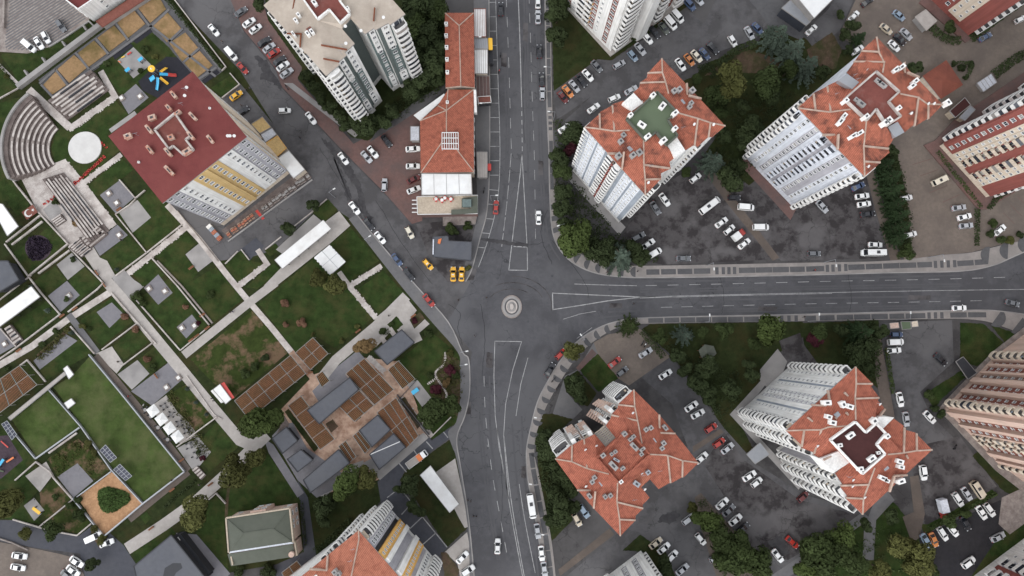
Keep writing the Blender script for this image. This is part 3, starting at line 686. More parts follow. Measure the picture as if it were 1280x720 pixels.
# ================================================================ THE PARK
sheet('park_ground', [(-260, -160), (130, -160), (204, -12), (300, 88), (345, 160), (440, 276), (545, 405), (575, 442), (577, 490), (570, 530), (535, 548), (474, 602), (392, 625), (375, 700), (180, 735), (172, 708), (150, 684), (122, 652), (98, 670), (50, 660), (20, 650), (-260, 650)], M['lawn_dark'], 1)
PARK = [
 ('ribbed_car_park', 'stone_dim', 2, [(-30, -12), (86, -12), (97, 12), (113, 23), (105, 30), (82, 46), (60, 60), (35, 67), (4, 65), (-30, 64)]),
 ('lawn', 'lawn', 3, [(3, 67), (38, 67), (62, 59), (85, 44), (112, 25), (123, 35), (24, 107), (15, 88), (2, 72)]),
 ('lawn', 'lawn', 3, [(-8, 80), (2, 82), (22, 110), (-8, 128)]),
 ('terrace_bed', 'paver_dark', 2, [(48, 100), (133, 36), (170, 5), (178, -12), (204, -12), (216, 10), (280, 88), (272, 94), (250, 105), (228, 82), (188, 38), (165, 56), (66, 124)]),
 ('planting_bed', 'lawn_dark', 3, [(200, -12), (210, -12), (283, 82), (278, 89)]),
 ('lawn', 'lawn', 3, [(122, 80), (143, 68), (188, 38), (212, 60), (228, 80), (208, 72), (192, 83), (176, 100), (160, 122), (150, 117)]),
 ('rubber_surface', 'rubber', 3.4, [(173, 102), (192, 84), (208, 71), (222, 72), (238, 90), (244, 100), (200, 124), (178, 113)]),
 ('sand_pad', 'concrete', 3.6, [(147, 76), (167, 59), (189, 81), (167, 98)]),
 ('paved_pad', 'paver_grey', 3.4, [(149, 123), (170, 105), (186, 122), (161, 143)]),
 ('lawn', 'lawn', 3, [(264, 110), (288, 94), (299, 107), (279, 121)]),
 ('service_yard', 'asphalt_side', 2, [(278, 122), (300, 104), (440, 275), (406, 252), (345, 312), (312, 322), (274, 326), (212, 256)]),
 ('lawn', 'lawn', 3, [(88, 164), (143, 124), (161, 143), (137, 164), (134, 170), (150, 188), (105, 226), (84, 202), (70, 206), (64, 185), (70, 168), (80, 156)]),
 ('lawn', 'lawn', 3, [(108, 234), (152, 198), (167, 212), (126, 245), (120, 244)]),
 ('paved_pad', 'paver_grey', 3.4, [(125, 244), (149, 226), (168, 247), (145, 267)]),
 ('lawn', 'lawn', 3, [(146, 268), (178, 246), (186, 236), (205, 254), (227, 282), (184, 314)]),
 ('gravel_pad', 'concrete', 3.6, [(149, 266), (172, 250), (189, 272), (166, 291)]),
 ('lawn', 'lawn', 3, [(125, 322), (160, 294), (183, 315), (147, 343), (133, 326)]),
 ('paved_pad', 'paver_grey', 3.4, [(116, 305), (147, 281), (160, 294), (125, 320)]),
 ('sloping_paving', 'walk_light', 3, [(106, 320), (116, 307), (125, 322), (134, 326), (144, 344), (132, 354), (118, 338)]),
 ('pale_paving', 'stone_pale', 2.6, [(22, 214), (34, 204), (52, 214), (84, 200), (140, 284), (112, 312), (96, 320), (66, 280), (46, 262)]),
 ('lawn', 'lawn', 3, [(-12, 206), (4, 207), (38, 252), (34, 262), (32, 271), (22, 270), (8, 252), (-12, 250)]),
 ('lawn', 'lawn', 3, [(-12, 134), (17, 123), (34, 122), (16, 155), (12, 185), (15, 203), (-12, 198)]),
 ('lawn', 'lawn', 3, [(16, 317), (65, 281), (86, 304), (36, 343)]),
 ('gravel_pad', 'concrete', 3.4, [(54, 262), (68, 250), (78, 264), (66, 279)]),
 ('gravel_pad', 'concrete', 3.4, [(71, 331), (90, 316), (106, 333), (85, 350)]),
 ('lawn', 'lawn', 3, [(42, 352), (69, 333), (84, 350), (62, 368)]),
 ('lawn', 'lawn', 3, [(86, 350), (106, 334), (128, 354), (98, 376), (92, 362)]),
 ('paved_pad', 'paver_grey', 3.2, [(60, 370), (84, 351), (100, 369), (76, 390)]),
 ('lawn', 'lawn', 3, [(16, 406), (58, 376), (75, 393), (32, 427)]),
 ('paved_pad', 'paver_grey', 3.2, [(-12, 408), (2, 410), (20, 432), (-12, 450)]),
 ('lawn', 'lawn', 3, [(26, 456), (36, 450), (57, 475), (47, 482)]),
 ('lawn', 'lawn', 3, [(50, 462), (98, 425), (89, 411), (92, 409), (116, 441), (58, 475)]),
 ('paved_pad', 'paver_grey', 3.4, [(42, 451), (83, 418), (97, 426), (50, 462)]),
 ('planting_bed', 'soil', 3.2, [(46, 443), (82, 412), (88, 409), (84, 417), (48, 446)]),
 ('lawn', 'lawn', 3, [(101, 400), (141, 371), (158, 388), (166, 402), (128, 432), (117, 424)]),
 ('paved_pad', 'paver_grey', 3.4, [(121, 390), (140, 378), (155, 393), (137, 410)]),
 ('pale_pad', 'walk_light', 3, [(120, 442), (140, 433), (155, 455), (146, 467)]),
 ('lawn', 'lawn', 3, [(142, 433), (171, 405), (190, 425), (155, 450)]),
 ('lawn', 'lawn', 3, [(173, 450), (197, 430), (213, 450), (188, 468)]),
 ('gravel_pad', 'concrete', 3.2, [(147, 468), (172, 450), (187, 467), (165, 487)]),
 ('paved_pad', 'paver_grey', 3.4, [(164, 489), (215, 450), (232, 471), (190, 507)]),
 ('lawn', 'lawn', 3, [(170, 374), (190, 363), (222, 340), (262, 405), (226, 437), (222, 434), (186, 390)]),
 ('paved_pad', 'paver_grey', 3.4, [(180, 360), (198, 343), (216, 366), (198, 381)]),
 ('paved_pad', 'paver_grey', 3.4, [(221, 409), (240, 393), (250, 406), (233, 423)]),
 ('pale_pad', 'concrete', 3, [(140, 347), (155, 337), (168, 350), (180, 358), (164, 374), (150, 362)]),
 ('lawn', 'lawn', 3, [(166, 342), (190, 324), (206, 344), (178, 358)]),
 ('lawn', 'lawn', 3, [(195, 320), (232, 290), (244, 305), (231, 318), (248, 341), (236, 355), (222, 357)]),
 ('gravel_pad', 'concrete', 3.4, [(232, 318), (253, 301), (270, 323), (248, 340)]),
 ('lawn', 'lawn', 3, [(230, 357), (270, 334), (304, 374), (266, 404)]),
 ('lawn', 'lawn', 3, [(282, 333), (290, 320), (303, 312), (315, 326), (330, 330), (300, 354)]),
 ('lawn', 'lawn', 3, [(307, 359), (337, 333), (343, 330), (352, 338), (322, 361)]),
 ('lawn', 'lawn', 3, [(331, 313), (345, 304), (350, 312), (337, 321)]),
 ('slate_court', 'asphalt_blue', 3, [(302, 311), (320, 297), (330, 307), (325, 316), (318, 319), (312, 326)]),
 ('gravel_pad', 'concrete', 3, [(345, 312), (392, 268), (404, 278), (360, 322)]),
 ('lawn', 'lawn', 3, [(390, 265), (410, 249), (422, 262), (407, 277)]),
 ('pale_paving', 'walk_light', 3, [(407, 277), (424, 264), (438, 282), (412, 305), (340, 362), (330, 357)]),
 ('lawn', 'lawn', 3, [(324, 380), (438, 284), (474, 326), (433, 354), (465, 398), (418, 435), (395, 420), (370, 440)]),
 ('lawn', 'lawn', 3, [(447, 362), (479, 338), (505, 366), (474, 392)]),
 ('lawn', 'lawn_worn', 3, [(238, 449), (315, 388), (361, 440), (292, 498), (268, 480)]),
 ('lawn', 'lawn_worn', 3, [(209, 495), (216, 490), (238, 478), (270, 520), (246, 545), (232, 520)]),
 ('lawn', 'lawn', 3, [(250, 550), (272, 526), (300, 557), (262, 590), (248, 572)]),
 ('pale_paving', 'walk_light', 3, [(186, 510), (208, 494), (222, 515), (236, 528), (248, 545), (226, 555), (206, 530)]),
 ('gravel_pad', 'concrete', 3.2, [(222, 560), (248, 546), (264, 565), (250, 582), (240, 586)]),
 ('lawn', 'lawn_bright', 3, [(15, 525), (62, 487), (101, 533), (46, 572)]),
 ('lawn', 'lawn_bright', 3, [(67, 484), (90, 470), (114, 444), (150, 488), (192, 540), (231, 588), (180, 627), (140, 585), (103, 532)]),
 ('mulch_bed', 'mulch', 3, [(97, 622), (140, 590), (178, 630), (132, 670), (116, 650)]),
 ('paved_pad', 'paver_grey', 3.4, [(72, 596), (97, 579), (117, 601), (92, 622)]),
 ('lawn', 'lawn_worn', 3, [(60, 573), (98, 548), (138, 586), (118, 600), (97, 580), (72, 595)]),
 ('pale_pad', 'walk_light', 3.2, [(32, 595), (58, 577), (67, 593), (50, 615)]),
 ('lawn', 'lawn_worn', 3, [(50, 615), (70, 597), (90, 622), (60, 650), (52, 640)]),
 ('lawn', 'lawn_worn', 3, [(62, 650), (92, 626), (114, 654), (97, 668), (80, 662)]),
 ('lawn', 'lawn', 2.6, [(-12, 532), (12, 540), (45, 575), (50, 612), (30, 632), (52, 655), (-12, 646)]),
 ('rubber_surface', 'rubber_plum', 3, [(-12, 546), (10, 544), (29, 575), (2, 598), (-12, 600)]),
 ('sand_pad', 'concrete', 3.4, [(30, 632), (43, 622), (56, 638), (43, 651)]),
 ('lawn', 'lawn_worn', 3, [(116, 655), (132, 672), (124, 684), (114, 668)]),
 ('planting_bed', 'lawn_dark', 3.2, [(143, 670), (168, 652), (176, 660), (152, 679)]),
 ('lawn', 'lawn', 3.2, [(175, 646), (183, 640), (190, 647), (182, 655)]),
 ('planting_bed', 'lawn_dark', 3.4, [(202, 632), (244, 599), (247, 603), (208, 637)]),
 ('lawn', 'lawn', 3, [(166, 690), (210, 653), (220, 667), (172, 705)]),
 ('lawn', 'lawn', 2.6, [(245, 668), (262, 625), (310, 585), (335, 567), (376, 626), (366, 640), (280, 652), (286, 716)]),
 ('paver_path', 'paver_grey', 3, [(220, 666), (246, 668), (288, 717), (270, 735), (258, 722)]),
 ('paver_path', 'paver_grey', 3, [(330, 548), (342, 556), (380, 616), (372, 622), (336, 566)]),
 ('orange_paving', 'brick_orange', 2.8, [(352, 511), (393, 468), (455, 447), (500, 452), (536, 545), (472, 600), (395, 620), (366, 566), (350, 545)]),
 ('planting_bed', 'soil', 5.4, [(407, 530), (416, 524), (423, 533), (414, 541)]),
 ('planting_bed', 'soil', 5.4, [(440, 520), (447, 514), (452, 521), (445, 527)]),
 ('planting_bed', 'lawn_dark', 5.4, [(356, 515), (361, 511), (398, 560), (393, 565)]),
 ('planting_bed', 'soil', 5.4, [(500, 500), (506, 496), (528, 530), (522, 536)]),
 ('planting_bed', 'tread_brown', 5.4, [(345, 545), (356, 520), (362, 530), (352, 548)]),
 ('grey_paving', 'paver_grey', 3, [(388, 485), (447, 438), (456, 448), (432, 468), (438, 476), (400, 505)]),
 ('concrete_apron', 'concrete', 3.2, [(440, 585), (500, 556), (530, 541), (536, 547), (475, 600), (455, 580)]),
 ('concrete_apron', 'concrete', 3.2, [(395, 616), (440, 580), (455, 575), (452, 585), (404, 622)]),
 ('pale_paving', 'walk_light', 3.2, [(470, 397), (505, 368), (521, 388), (512, 400), (518, 411), (531, 399), (537, 405), (524, 416), (528, 425), (512, 432), (500, 416), (493, 410), (470, 434), (456, 428)]),
 ('lawn', 'lawn', 3.8, [(484, 406), (496, 395), (504, 406), (493, 415)]),
 ('planting_bed', 'soil', 3.4, [(512, 400), (525, 390), (531, 398), (518, 410)]),
 ('lawn', 'lawn', 3, [(498, 452), (530, 424), (538, 414), (575, 444), (576, 490), (571, 528), (540, 550), (522, 512), (518, 476)]),
 ('planting_bed', 'soil', 3.4, [(556, 440), (574, 450), (576, 490), (572, 520), (552, 510), (540, 490), (548, 465)]),
 ('concrete_pad', 'concrete', 3.6, [(508, 480), (522, 475), (539, 497), (528, 509)]),
 ('gravel_pad', 'paver_grey', 3.2, [(340, 545), (354, 530), (366, 528), (384, 560), (440, 600), (396, 622), (372, 600)]),
]
for nm, mm, ly, pts in PARK:
    sheet(nm, ragged(pts, .32, len(pts)) if mm.startswith(('lawn', 'soil', 'mulch')) else pts, M[mm], ly)
# straw-covered terrace panels in their concrete frames
for q in ([(53, 108), (70, 90), (84, 106), (65, 119)], [(72, 87), (93, 69), (110, 84), (87, 104)], [(96, 68), (118, 51), (134, 67), (111, 84)],
          [(122, 48), (143, 32), (158, 49), (137, 65)], [(147, 29), (167, 12), (182, 30), (160, 48)], [(171, 8), (183, -4), (199, -4), (208, 12), (188, 29)],
          [(190, 31), (210, 16), (227, 36), (209, 53)], [(212, 54), (232, 41), (248, 60), (228, 77)], [(230, 78), (250, 64), (266, 82), (247, 97)]):
    slab('straw_bed', q, M['straw'], 0.0, 0.22)
for q in ([(166, 51), (187, 35), (191, 40), (171, 55)], [(141, 70), (163, 54), (167, 58), (144, 75)], [(252, 101), (271, 87), (275, 91), (256, 105)]):
    sheet('dark_pit', q, M['rubber'], 3.8)  # flat black sheet for a dark pit; its darkness is in the colour
bb = MB()
for a, b_ in (((50, 105), (70, 87)), ((70, 87), (86, 108)), ((95, 66), (112, 87)), ((120, 48), (136, 68)), ((145, 29), (161, 51)), ((169, 8), (188, 34)), ((66, 123), (190, 33)), ((190, 33), (212, 12)), ((188, 32), (270, 96)), ((211, 53), (229, 36)), ((230, 78), (250, 60)), ((202, -8), (276, 88)), ((248, 100), (272, 84)), ((52, 106), (67, 122))):
    wall_mb(bb, [a, b_], 0.7, 0.0, 0.32)
tag(bb.build('terrace_frame', M['walk_grey']), kind='structure')
# paths
for nm, mm, ly, w, ln in (
    ('park_path', 'walk_light', 4, 3.4, [(134, 352), (163, 385), (205, 436), (226, 461), (262, 505), (300, 550), (314, 556)]),
    ('park_path', 'walk_light', 4.4, 3.5, [(334, 543), (310, 566), (284, 592), (244, 628), (205, 656), (159, 686)]),
    ('park_path', 'walk_light', 4.6, 2.6, [(230, 444), (312, 378), (345, 353)]),
    ('park_path', 'stone_pale', 4.2, 1.8, [(209, 256), (250, 300), (285, 345), (308, 373), (340, 410), (366, 442)]),
    ('park_path', 'walk_light', 4.4, 3.1, [(398, 478), (420, 450), (470, 408), (508, 370)]),
    ('stepped_path', 'stone_pale', 4, 1.5, [(437, 358), (477, 332)]),
    ('stepped_path', 'stone_pale', 4.1, 1.5, [(424, 340), (437, 358), (470, 398)]),
    ('stepped_path', 'stone_pale', 4, 1.9, [(80, 203), (100, 226), (143, 283)]),
    ('stepped_path', 'stone_pale', 4.2, 1.5, [(104, 229), (152, 193)]),
    ('stepped_path', 'stone_pale', 4, 1.9, [(86, 162), (144, 121), (126, 89)]),
    ('stepped_path', 'stone_pale', 4, 1.7, [(160, 342), (232, 285)]),
    ('stepped_path', 'stone_pale', 4.2, 1.6, [(299, 357), (334, 330), (322, 312)]),
    ('stepped_path', 'stone_pale', 4.2, 1.5, [(460, 446), (486, 470)]),
    ('stepped_path', 'stone_pale', 4.2, 1.6, [(496, 492), (540, 546)]),
    ('stepped_path', 'stone_pale', 5, 1.4, [(476, 421), (482, 429)]), ('stepped_path', 'stone_pale', 5, 1.4, [(487, 410), (494, 420)]),
    ('gravel_walk', 'stone_pale', 3.8, 2.0, [(-10, 462), (40, 433), (84, 400), (140, 364)]),
    ('brown_walk', 'walk_grey', 4, 1.9, [(86, 393), (122, 441)]),
    ('shaded_walk', 'gravel_brown', 4, 1.8, [(120, 444), (150, 480), (196, 536), (236, 588)]),
    ('shaded_walk', 'gravel_brown', 4.2, 1.8, [(236, 590), (196, 622), (162, 650)]),
    ('pale_walk', 'stone_pale', 4, 0.9, [(-6, 76), (23, 105)]),
    ('pale_walk', 'stone_pale', 4.5, 2.4, [(36, 112), (88, 160)]),
    ('pale_walk', 'stone_pale', 4.5, 2.4, [(30, 224), (84, 203)]),
    ('pale_walk', 'concrete', 4.2, 1.4, [(138, 164), (170, 141)]),
    ('orange_walk', 'brick_orange', 4.8, 1.8, [(364, 440), (396, 478), (374, 500)]),
    ('orange_walk', 'brick_orange', 4.9, 1.7, [(482, 464), (500, 494), (436, 544)]),
    ('dirt_track', 'soil', 4, 0.9, [(287, 604), (284, 625), (283, 646)])):
    strip(nm, ln, w, M[mm], ly)
# slabs across the stepped paths, unevenly long as in a boardwalk of stone
_sl = MB().box((0, 0, 0.02), (0.55, 1.0, 0.05)).mesh('path_slab', M['stone_pale'])
def slabs(line, width, step=0.78):
    par = [o for o in COL.objects if o.name.startswith('stepped_path')][0]
    P = [S(x, y) for x, y in line]
    for a, b in zip(P, P[1:]):
        d = b - a; n = int(d.length / step); ang = math.atan2(d.y, d.x)
        for i in range(n):
            o = bpy.data.objects.new('path_slab', _sl); link(o, par)
            q = a + d * ((i + 0.5) / n)
            off = random.uniform(-0.25, 0.25)
            o.location = (q.x - math.sin(ang) * off, q.y + math.cos(ang) * off, 0.085)
            o.rotation_euler = (0, 0, ang); o.scale = (1, width * random.uniform(0.95, 1.25), 1)
slabs([(88, 161), (143, 122)], 2.0); slabs([(82, 205), (142, 282)], 2.0); slabs([(106, 228), (151, 194)], 1.6); slabs([(162, 341), (230, 287)], 1.7)
slabs([(438, 359), (469, 396)], 1.5); slabs([(438, 357), (476, 333)], 1.5); slabs([(300, 356), (332, 331)], 1.6); slabs([(461, 447), (485, 469)], 1.5); slabs([(497, 494), (538, 543)], 1.6)
# ribs of the striped car park
rib_par = bpy.data.objects['ribbed_car_park']
P0, P1 = S(7, 56), S(113, -12)
d = (P1 - P0).normalized(); nn = Vector((-d.y, d.x, 0))
def inside(p, pol):
    c = False
    for i in range(len(pol)):
        a, b = pol[i], pol[i - 1]
        if (a.y > p.y) != (b.y > p.y) and p.x < (b.x - a.x) * (p.y - a.y) / (b.y - a.y) + a.x: c = not c
    return c
lot = poly([(8, -12), (84, -12), (95, 12), (108, 22), (82, 44), (60, 57), (36, 63), (6, 62), (7, 40), (12, 8)])
for k in range(-26, 20):
    o_ = P0 + nn * (k * 0.86)
    run = []
    t = -10.0
    while t < 45:
        if inside(o_ + d * t, lot): run.append(t)
        elif len(run) > 3:
            break
        t += 0.4
    if len(run) > 3:
        a, b = o_ + d * run[0], o_ + d * run[-1]
        a.z = b.z = 0.09
        MB().bar(a, b, 0.42, 0.05).build('paving_rib', M['walk_grey'], rib_par, origin=(0, 0, 0))
# ---------------------------------------------------------------- amphitheatre
amp = empty('amphitheatre', S(95, 184.2))
tag(amp, 'curved stone amphitheatre with eight rows of pale seats facing the round stage', 'amphitheatre')
ac = amp.location
def arc_band(b, r0, r1, a0, a1, z0, z1, n=22, mi=0):
    for i in range(n):
        t0, t1 = a0 + (a1 - a0) * i / n, a0 + (a1 - a0) * (i + 1) / n
        b.prism([(ac.x + r * math.cos(t), ac.y + r * math.sin(t)) for r, t in ((r0, t0), (r1, t0), (r1, t1), (r0, t1))], z0, z1, mi)
    return b
for k in range(9):
    r0 = 8.0 + k * 1.36; z = 0.25 + k * 0.36
    a0, a1 = R(134 - k * 0.6), R(222 - k * 1.3)
    arc_band(MB(), r0, r0 + 1.36, a0, a1, 0.0, z).build('tread', M['tread_brown'], amp)
    if k < 8:
        arc_band(MB(), r0 + 0.05, r0 + 0.62, a0 + 0.02, a1 - 0.02, z, z + 0.16).build('seat_row', M['stone_pale'], amp)
arc_band(MB(), 20.24, 21.0, R(130), R(211), 0.0, 3.7).build('rim_wall', M['concrete'], amp)
for k in range(8):
    z = 0.25 + k * 0.36
    arc_band(MB(), 8.0 + k * 1.36 - 0.02, 8.0 + k * 1.36 + 0.8, R(172), R(176.5), z, z + 0.19, 2).build('aisle_step', M['stone_dim'], amp)
stg = empty('round_stage', S(106.7, 184.7)); tag(stg, 'round pale concrete stage on the lawn in front of the curved seating', 'stage')
c = stg.location
MB().prism([(c.x + 5.1 * math.cos(t * math.pi / 24), c.y + 5.0 * math.sin(t * math.pi / 24)) for t in range(48)], 0, 0.35).build('stage_deck', M['stage_white'], stg)
MB().prism([(c.x + 5.2 * math.cos(t * math.pi / 24), c.y + 5.1 * math.sin(t * math.pi / 24)) for t in range(48)], 0, 0.15).build('stage_plinth', M['concrete'], stg)
# straight stone bleachers either side
def bleacher(label, A, B, C, D, n, zt, drop):
    """rows parallel to A-B stepping towards D-C"""
    A, B, C, D = (S(*p) for p in (A, B, C, D))
    r = empty('stone_bleacher', (A + B + C + D) / 4); tag(r, label, 'bleacher', 'stepped stone bleachers')
    for i in range(n):
        f0, f1 = i / n, (i + 1) / n
        a, b, c_, e = A.lerp(D, f0), B.lerp(C, f0), B.lerp(C, f1), A.lerp(D, f1)
        z = max(0.15, zt - drop * i)
        MB().prism([a, b, c_, e], 0, z).build('tread', M['tread_brown'], r)
        f = 0.58
        a2, b2 = a.lerp(b, 0.02 + 0.10 * random.random()), b.lerp(a, 0.02 + 0.12 * random.random())
        MB().prism([a2, b2, b2 + (c_ - b) * f, a2 + (e - a) * f], z, z + 0.2).build('bench_slab', M['stone_pale'], r)
        if i % 2 == 0 and n > 4:
            m_ = a.lerp(b, random.uniform(0.25, 0.45)); m2 = a.lerp(b, random.uniform(0.6, 0.85)); q = (e - a)
            MB().prism([m_ + q * .6, m2 + q * .6, m2 + q * .98, m_ + q * .98], z, z + 0.45).build('planter_box', M['slate_dark'], r)
bleacher('stepped stone bleacher beside the upper end of the curved amphitheatre', (66, 129), (119, 91), (137, 113), (85, 151), 7, 2.4, 0.32)
bleacher('long stepped stone bleacher running down from the lower end of the amphitheatre', (80, 216), (137, 289), (116, 304), (58, 226), 7, 0.4, -0.25)
bleacher('short flight of stone steps at the foot of the long bleacher', (104, 300), (126, 283), (136, 293), (113, 312), 4, 1.2, 0.25)
bleacher('flight of pale stone steps beside the grey planter pad', (88, 310), (103, 297), (116, 312), (103, 322), 7, 1.2, 0.15)
bleacher('little flight of steps above the gravel seating pad', (66, 276), (78, 268), (84, 276), (72, 284), 4, 0.8, 0.15)
bleacher('steps beside the long white canopy at the left edge', (8, 411), (16, 406), (30, 425), (20, 432), 5, 0.9, 0.12)
bleacher('steps joining the shaded walk and the cafe terrace', (241, 587), (248, 582), (258, 594), (252, 600), 4, 0.5, 0.1)
# low walls of the park: every run of wall is a thing
WALLS = [([(25, 110), (133, 29)], 1.45, 1.6, 'concrete', 'long broad concrete wall beside the striped car park'),
 ([(273, 327), (222, 264)], 0.3, 0.6, 'stone_pale', 'pale low wall along the yard below the maroon roofed block'),
 ([(145, 345), (184, 316), (228, 281)], 0.35, 0.5, 'stone_pale', 'pale low wall above the stepped path'),
 ([(145, 268), (184, 316)], 0.3, 0.5, 'stone_pale', 'pale low wall beside the gravel pad and lawn'),
 ([(145, 268), (163, 256), (170, 249)], 0.3, 0.5, 'stone_pale', 'short pale wall between planter pad and gravel pad'),
 ([(150, 225), (170, 248), (182, 238)], 0.3, 0.6, 'stone_pale', 'pale wall round the dark slate court'),
 ([(37, 345), (86, 305), (46, 262), (22, 232), (5, 208)], 0.4, 0.7, 'stone_pale', 'long bent pale wall below the amphitheatre'),
 ([(49, 342), (88, 313)], 0.5, 0.6, 'stone_pale', 'pale planter wall parallel to the plum flower circle'),
 ([(7, 305), (36, 345), (52, 366)], 0.35, 0.6, 'stone_pale', 'pale wall beside the slate roofed pavilion'),
 ([(9, 303), (52, 269)], 0.4, 0.7, 'stone_pale', 'pale wall running to the red flag'), ([(16, 306), (54, 277)], 0.5, 0.6, 'stone_pale', 'second pale wall running to the red flag'),
 ([(40, 344), (-6, 380)], 0.3, 0.5, 'stone_pale', 'pale wall above the long white canopy'),
 ([(88, 310), (130, 354), (122, 362), (86, 390)], 0.35, 0.6, 'stone_pale', 'pale wall bending round the lower lawn'),
 ([(-6, 453), (22, 434), (76, 393), (52, 366)], 0.35, 0.6, 'stone_pale', 'pale wall along the upper side of the gravel walk'),
 ([(2, 411), (22, 434)], 0.35, 0.6, 'stone_pale', 'pale wall beside the canopy steps'),
 ([(26, 457), (35, 450), (58, 477)], 0.35, 0.6, 'stone_pale', 'pale corner wall beside the red pergola'),
 ([(89, 408), (119, 442)], 0.35, 0.6, 'stone_pale', 'pale wall on the lower side of the brown walk'),
 ([(140, 366), (196, 430)], 0.4, 0.6, 'stone_pale', 'pale wall along the left side of the main park path'),
 ([(170, 374), (226, 438)], 0.35, 0.5, 'stone_pale', 'pale wall along the right side of the main park path'),
 ([(172, 404), (128, 437)], 0.3, 0.5, 'stone_pale', 'pale wall between the two small lawns'), ([(192, 428), (152, 458)], 0.3, 0.5, 'stone_pale', 'pale wall above the gravel pad'),
 ([(190, 322), (222, 357), (262, 406)], 0.35, 0.6, 'stone_pale', 'pale wall dividing the two park lawns'),
 ([(197, 326), (228, 358), (266, 404)], 0.5, 0.4, 'stone_dim', 'brown planter wall dividing the two park lawns'),
 ([(226, 438), (262, 408)], 0.3, 0.5, 'stone_pale', 'pale wall with shrubs beside the wide path'),
 ([(234, 470), (268, 518), (278, 524)], 0.25, 0.4, 'stone_pale', 'pale kerb wall along the main path by the kiosk'),
 ([(272, 521), (222, 558)], 0.3, 0.8, 'stone_pale', 'pale wall below the four white parasols'),
 ([(113, 443), (152, 490), (232, 589)], 0.35, 1.0, 'metal_grey', 'grey wall along the right side of the big bright lawn'),
 ([(232, 589), (180, 629), (130, 671)], 0.4, 1.0, 'metal_grey', 'grey wall below the big bright lawn'),
 ([(62, 486), (103, 533), (140, 586), (180, 629)], 0.3, 0.9, 'metal_grey', 'grey wall across the middle of the bright lawns'),
 ([(46, 573), (101, 534)], 0.4, 0.8, 'metal_grey', 'grey wall below the square bright lawn'), ([(62, 566), (97, 541)], 0.5, 0.6, 'stone_pale', 'pale trough wall below the square bright lawn'),
 ([(21, 543), (46, 573)], 0.3, 0.8, 'metal_grey', 'grey wall beside the plum play surface'),
 ([(92, 622), (132, 671)], 0.3, 0.8, 'metal_grey', 'grey wall between mulch bed and worn lawn'), ([(97, 621), (140, 589)], 0.3, 0.6, 'metal_grey', 'grey wall between paved pad and mulch bed'),
 ([(20, 600), (46, 577), (64, 590), (68, 597), (92, 624), (50, 658)], 0.35, 0.6, 'stone_pale', 'bent pale wall round the small sand pad'),
 ([(17, 649), (50, 659), (80, 666), (97, 669), (115, 654)], 0.35, 0.5, 'stone_pale', 'pale wall along the lower street'),
 ([(-6, 671), (16, 678), (36, 687)], 0.35, 0.5, 'stone_dim', 'brown stone wall beside the paver car park'),
 ([(262, 624), (271, 616), (283, 629)], 0.3, 0.8, 'stone_pale', 'small pale angled wall on the lawn'),
 ([(211, -10), (283, 84), (278, 89)], 0.3, 0.6, 'stone_pale', 'pale wall along the diagonal street above the straw beds'),
 ([(278, 123), (300, 106), (288, 92)], 0.3, 0.6, 'stone_pale', 'pale wall round the small lawn by the yellow taxi'),
 ([(409, 249), (390, 265)], 0.3, 0.5, 'stone_pale', 'pale wall beside the round tree in the yard'), ([(392, 264), (368, 283)], 0.3, 0.5, 'stone_pale', 'pale kerb wall of the yard'),
 ([(332, 312), (352, 296)], 0.3, 0.5, 'stone_pale', 'pale kerb wall above the small lawn'), ([(282, 330), (298, 314)], 0.3, 0.5, 'stone_pale', 'pale wall left of the slate court'),
 ([(302, 312), (312, 325)], 0.3, 0.5, 'stone_pale', 'short pale wall of the slate court'),
 ([(497, 493), (537, 543)], 0.2, 1.6, 'metal_dark', 'dark fence beside the pergola and stepped path'), ([(540, 545), (564, 521)], 0.3, 0.7, 'stone_pale', 'pale wall below the big dark tree'),
 ([(-8, 128), (25, 110)], 0.3, 0.5, 'stone_pale', 'pale wall at the foot of the broad concrete wall'),
 ([(520, 476), (498, 500), (540, 551)], 0.15, 0.5, 'metal_dark', 'dark low fence beside the blue bench pad'),
 ([(7, -10), (6, 36)], 0.6, 0.8, 'stone_dim', 'brown kerb wall at the left of the striped car park'),
 ([(62, 59), (82, 47), (112, 27)], 0.4, 0.5, 'concrete', 'concrete kerb wall below the parked cars'),
 ([(112, 27), (121, 36)], 0.4, 0.8, 'concrete', 'short concrete wall by the white building')]
for ln, w, h, mm, lab in WALLS:
    low_wall(ln, w, h, M[mm], lab, 'low walls of the park')
for i, (x, y) in enumerate(((38, 96), (60, 80), (85, 60), (111, 40))):
    a, b = S(x, y), S(x - 4, y - 6)
    tag(MB().bar((a.x, a.y, 1.5), (b.x, b.y, 1.5), 0.5, 1.5).build('wall_buttress', M['concrete']), 'concrete buttress behind the broad wall, %s from the lower end' % nth(i), 'buttress', 'wall buttresses')
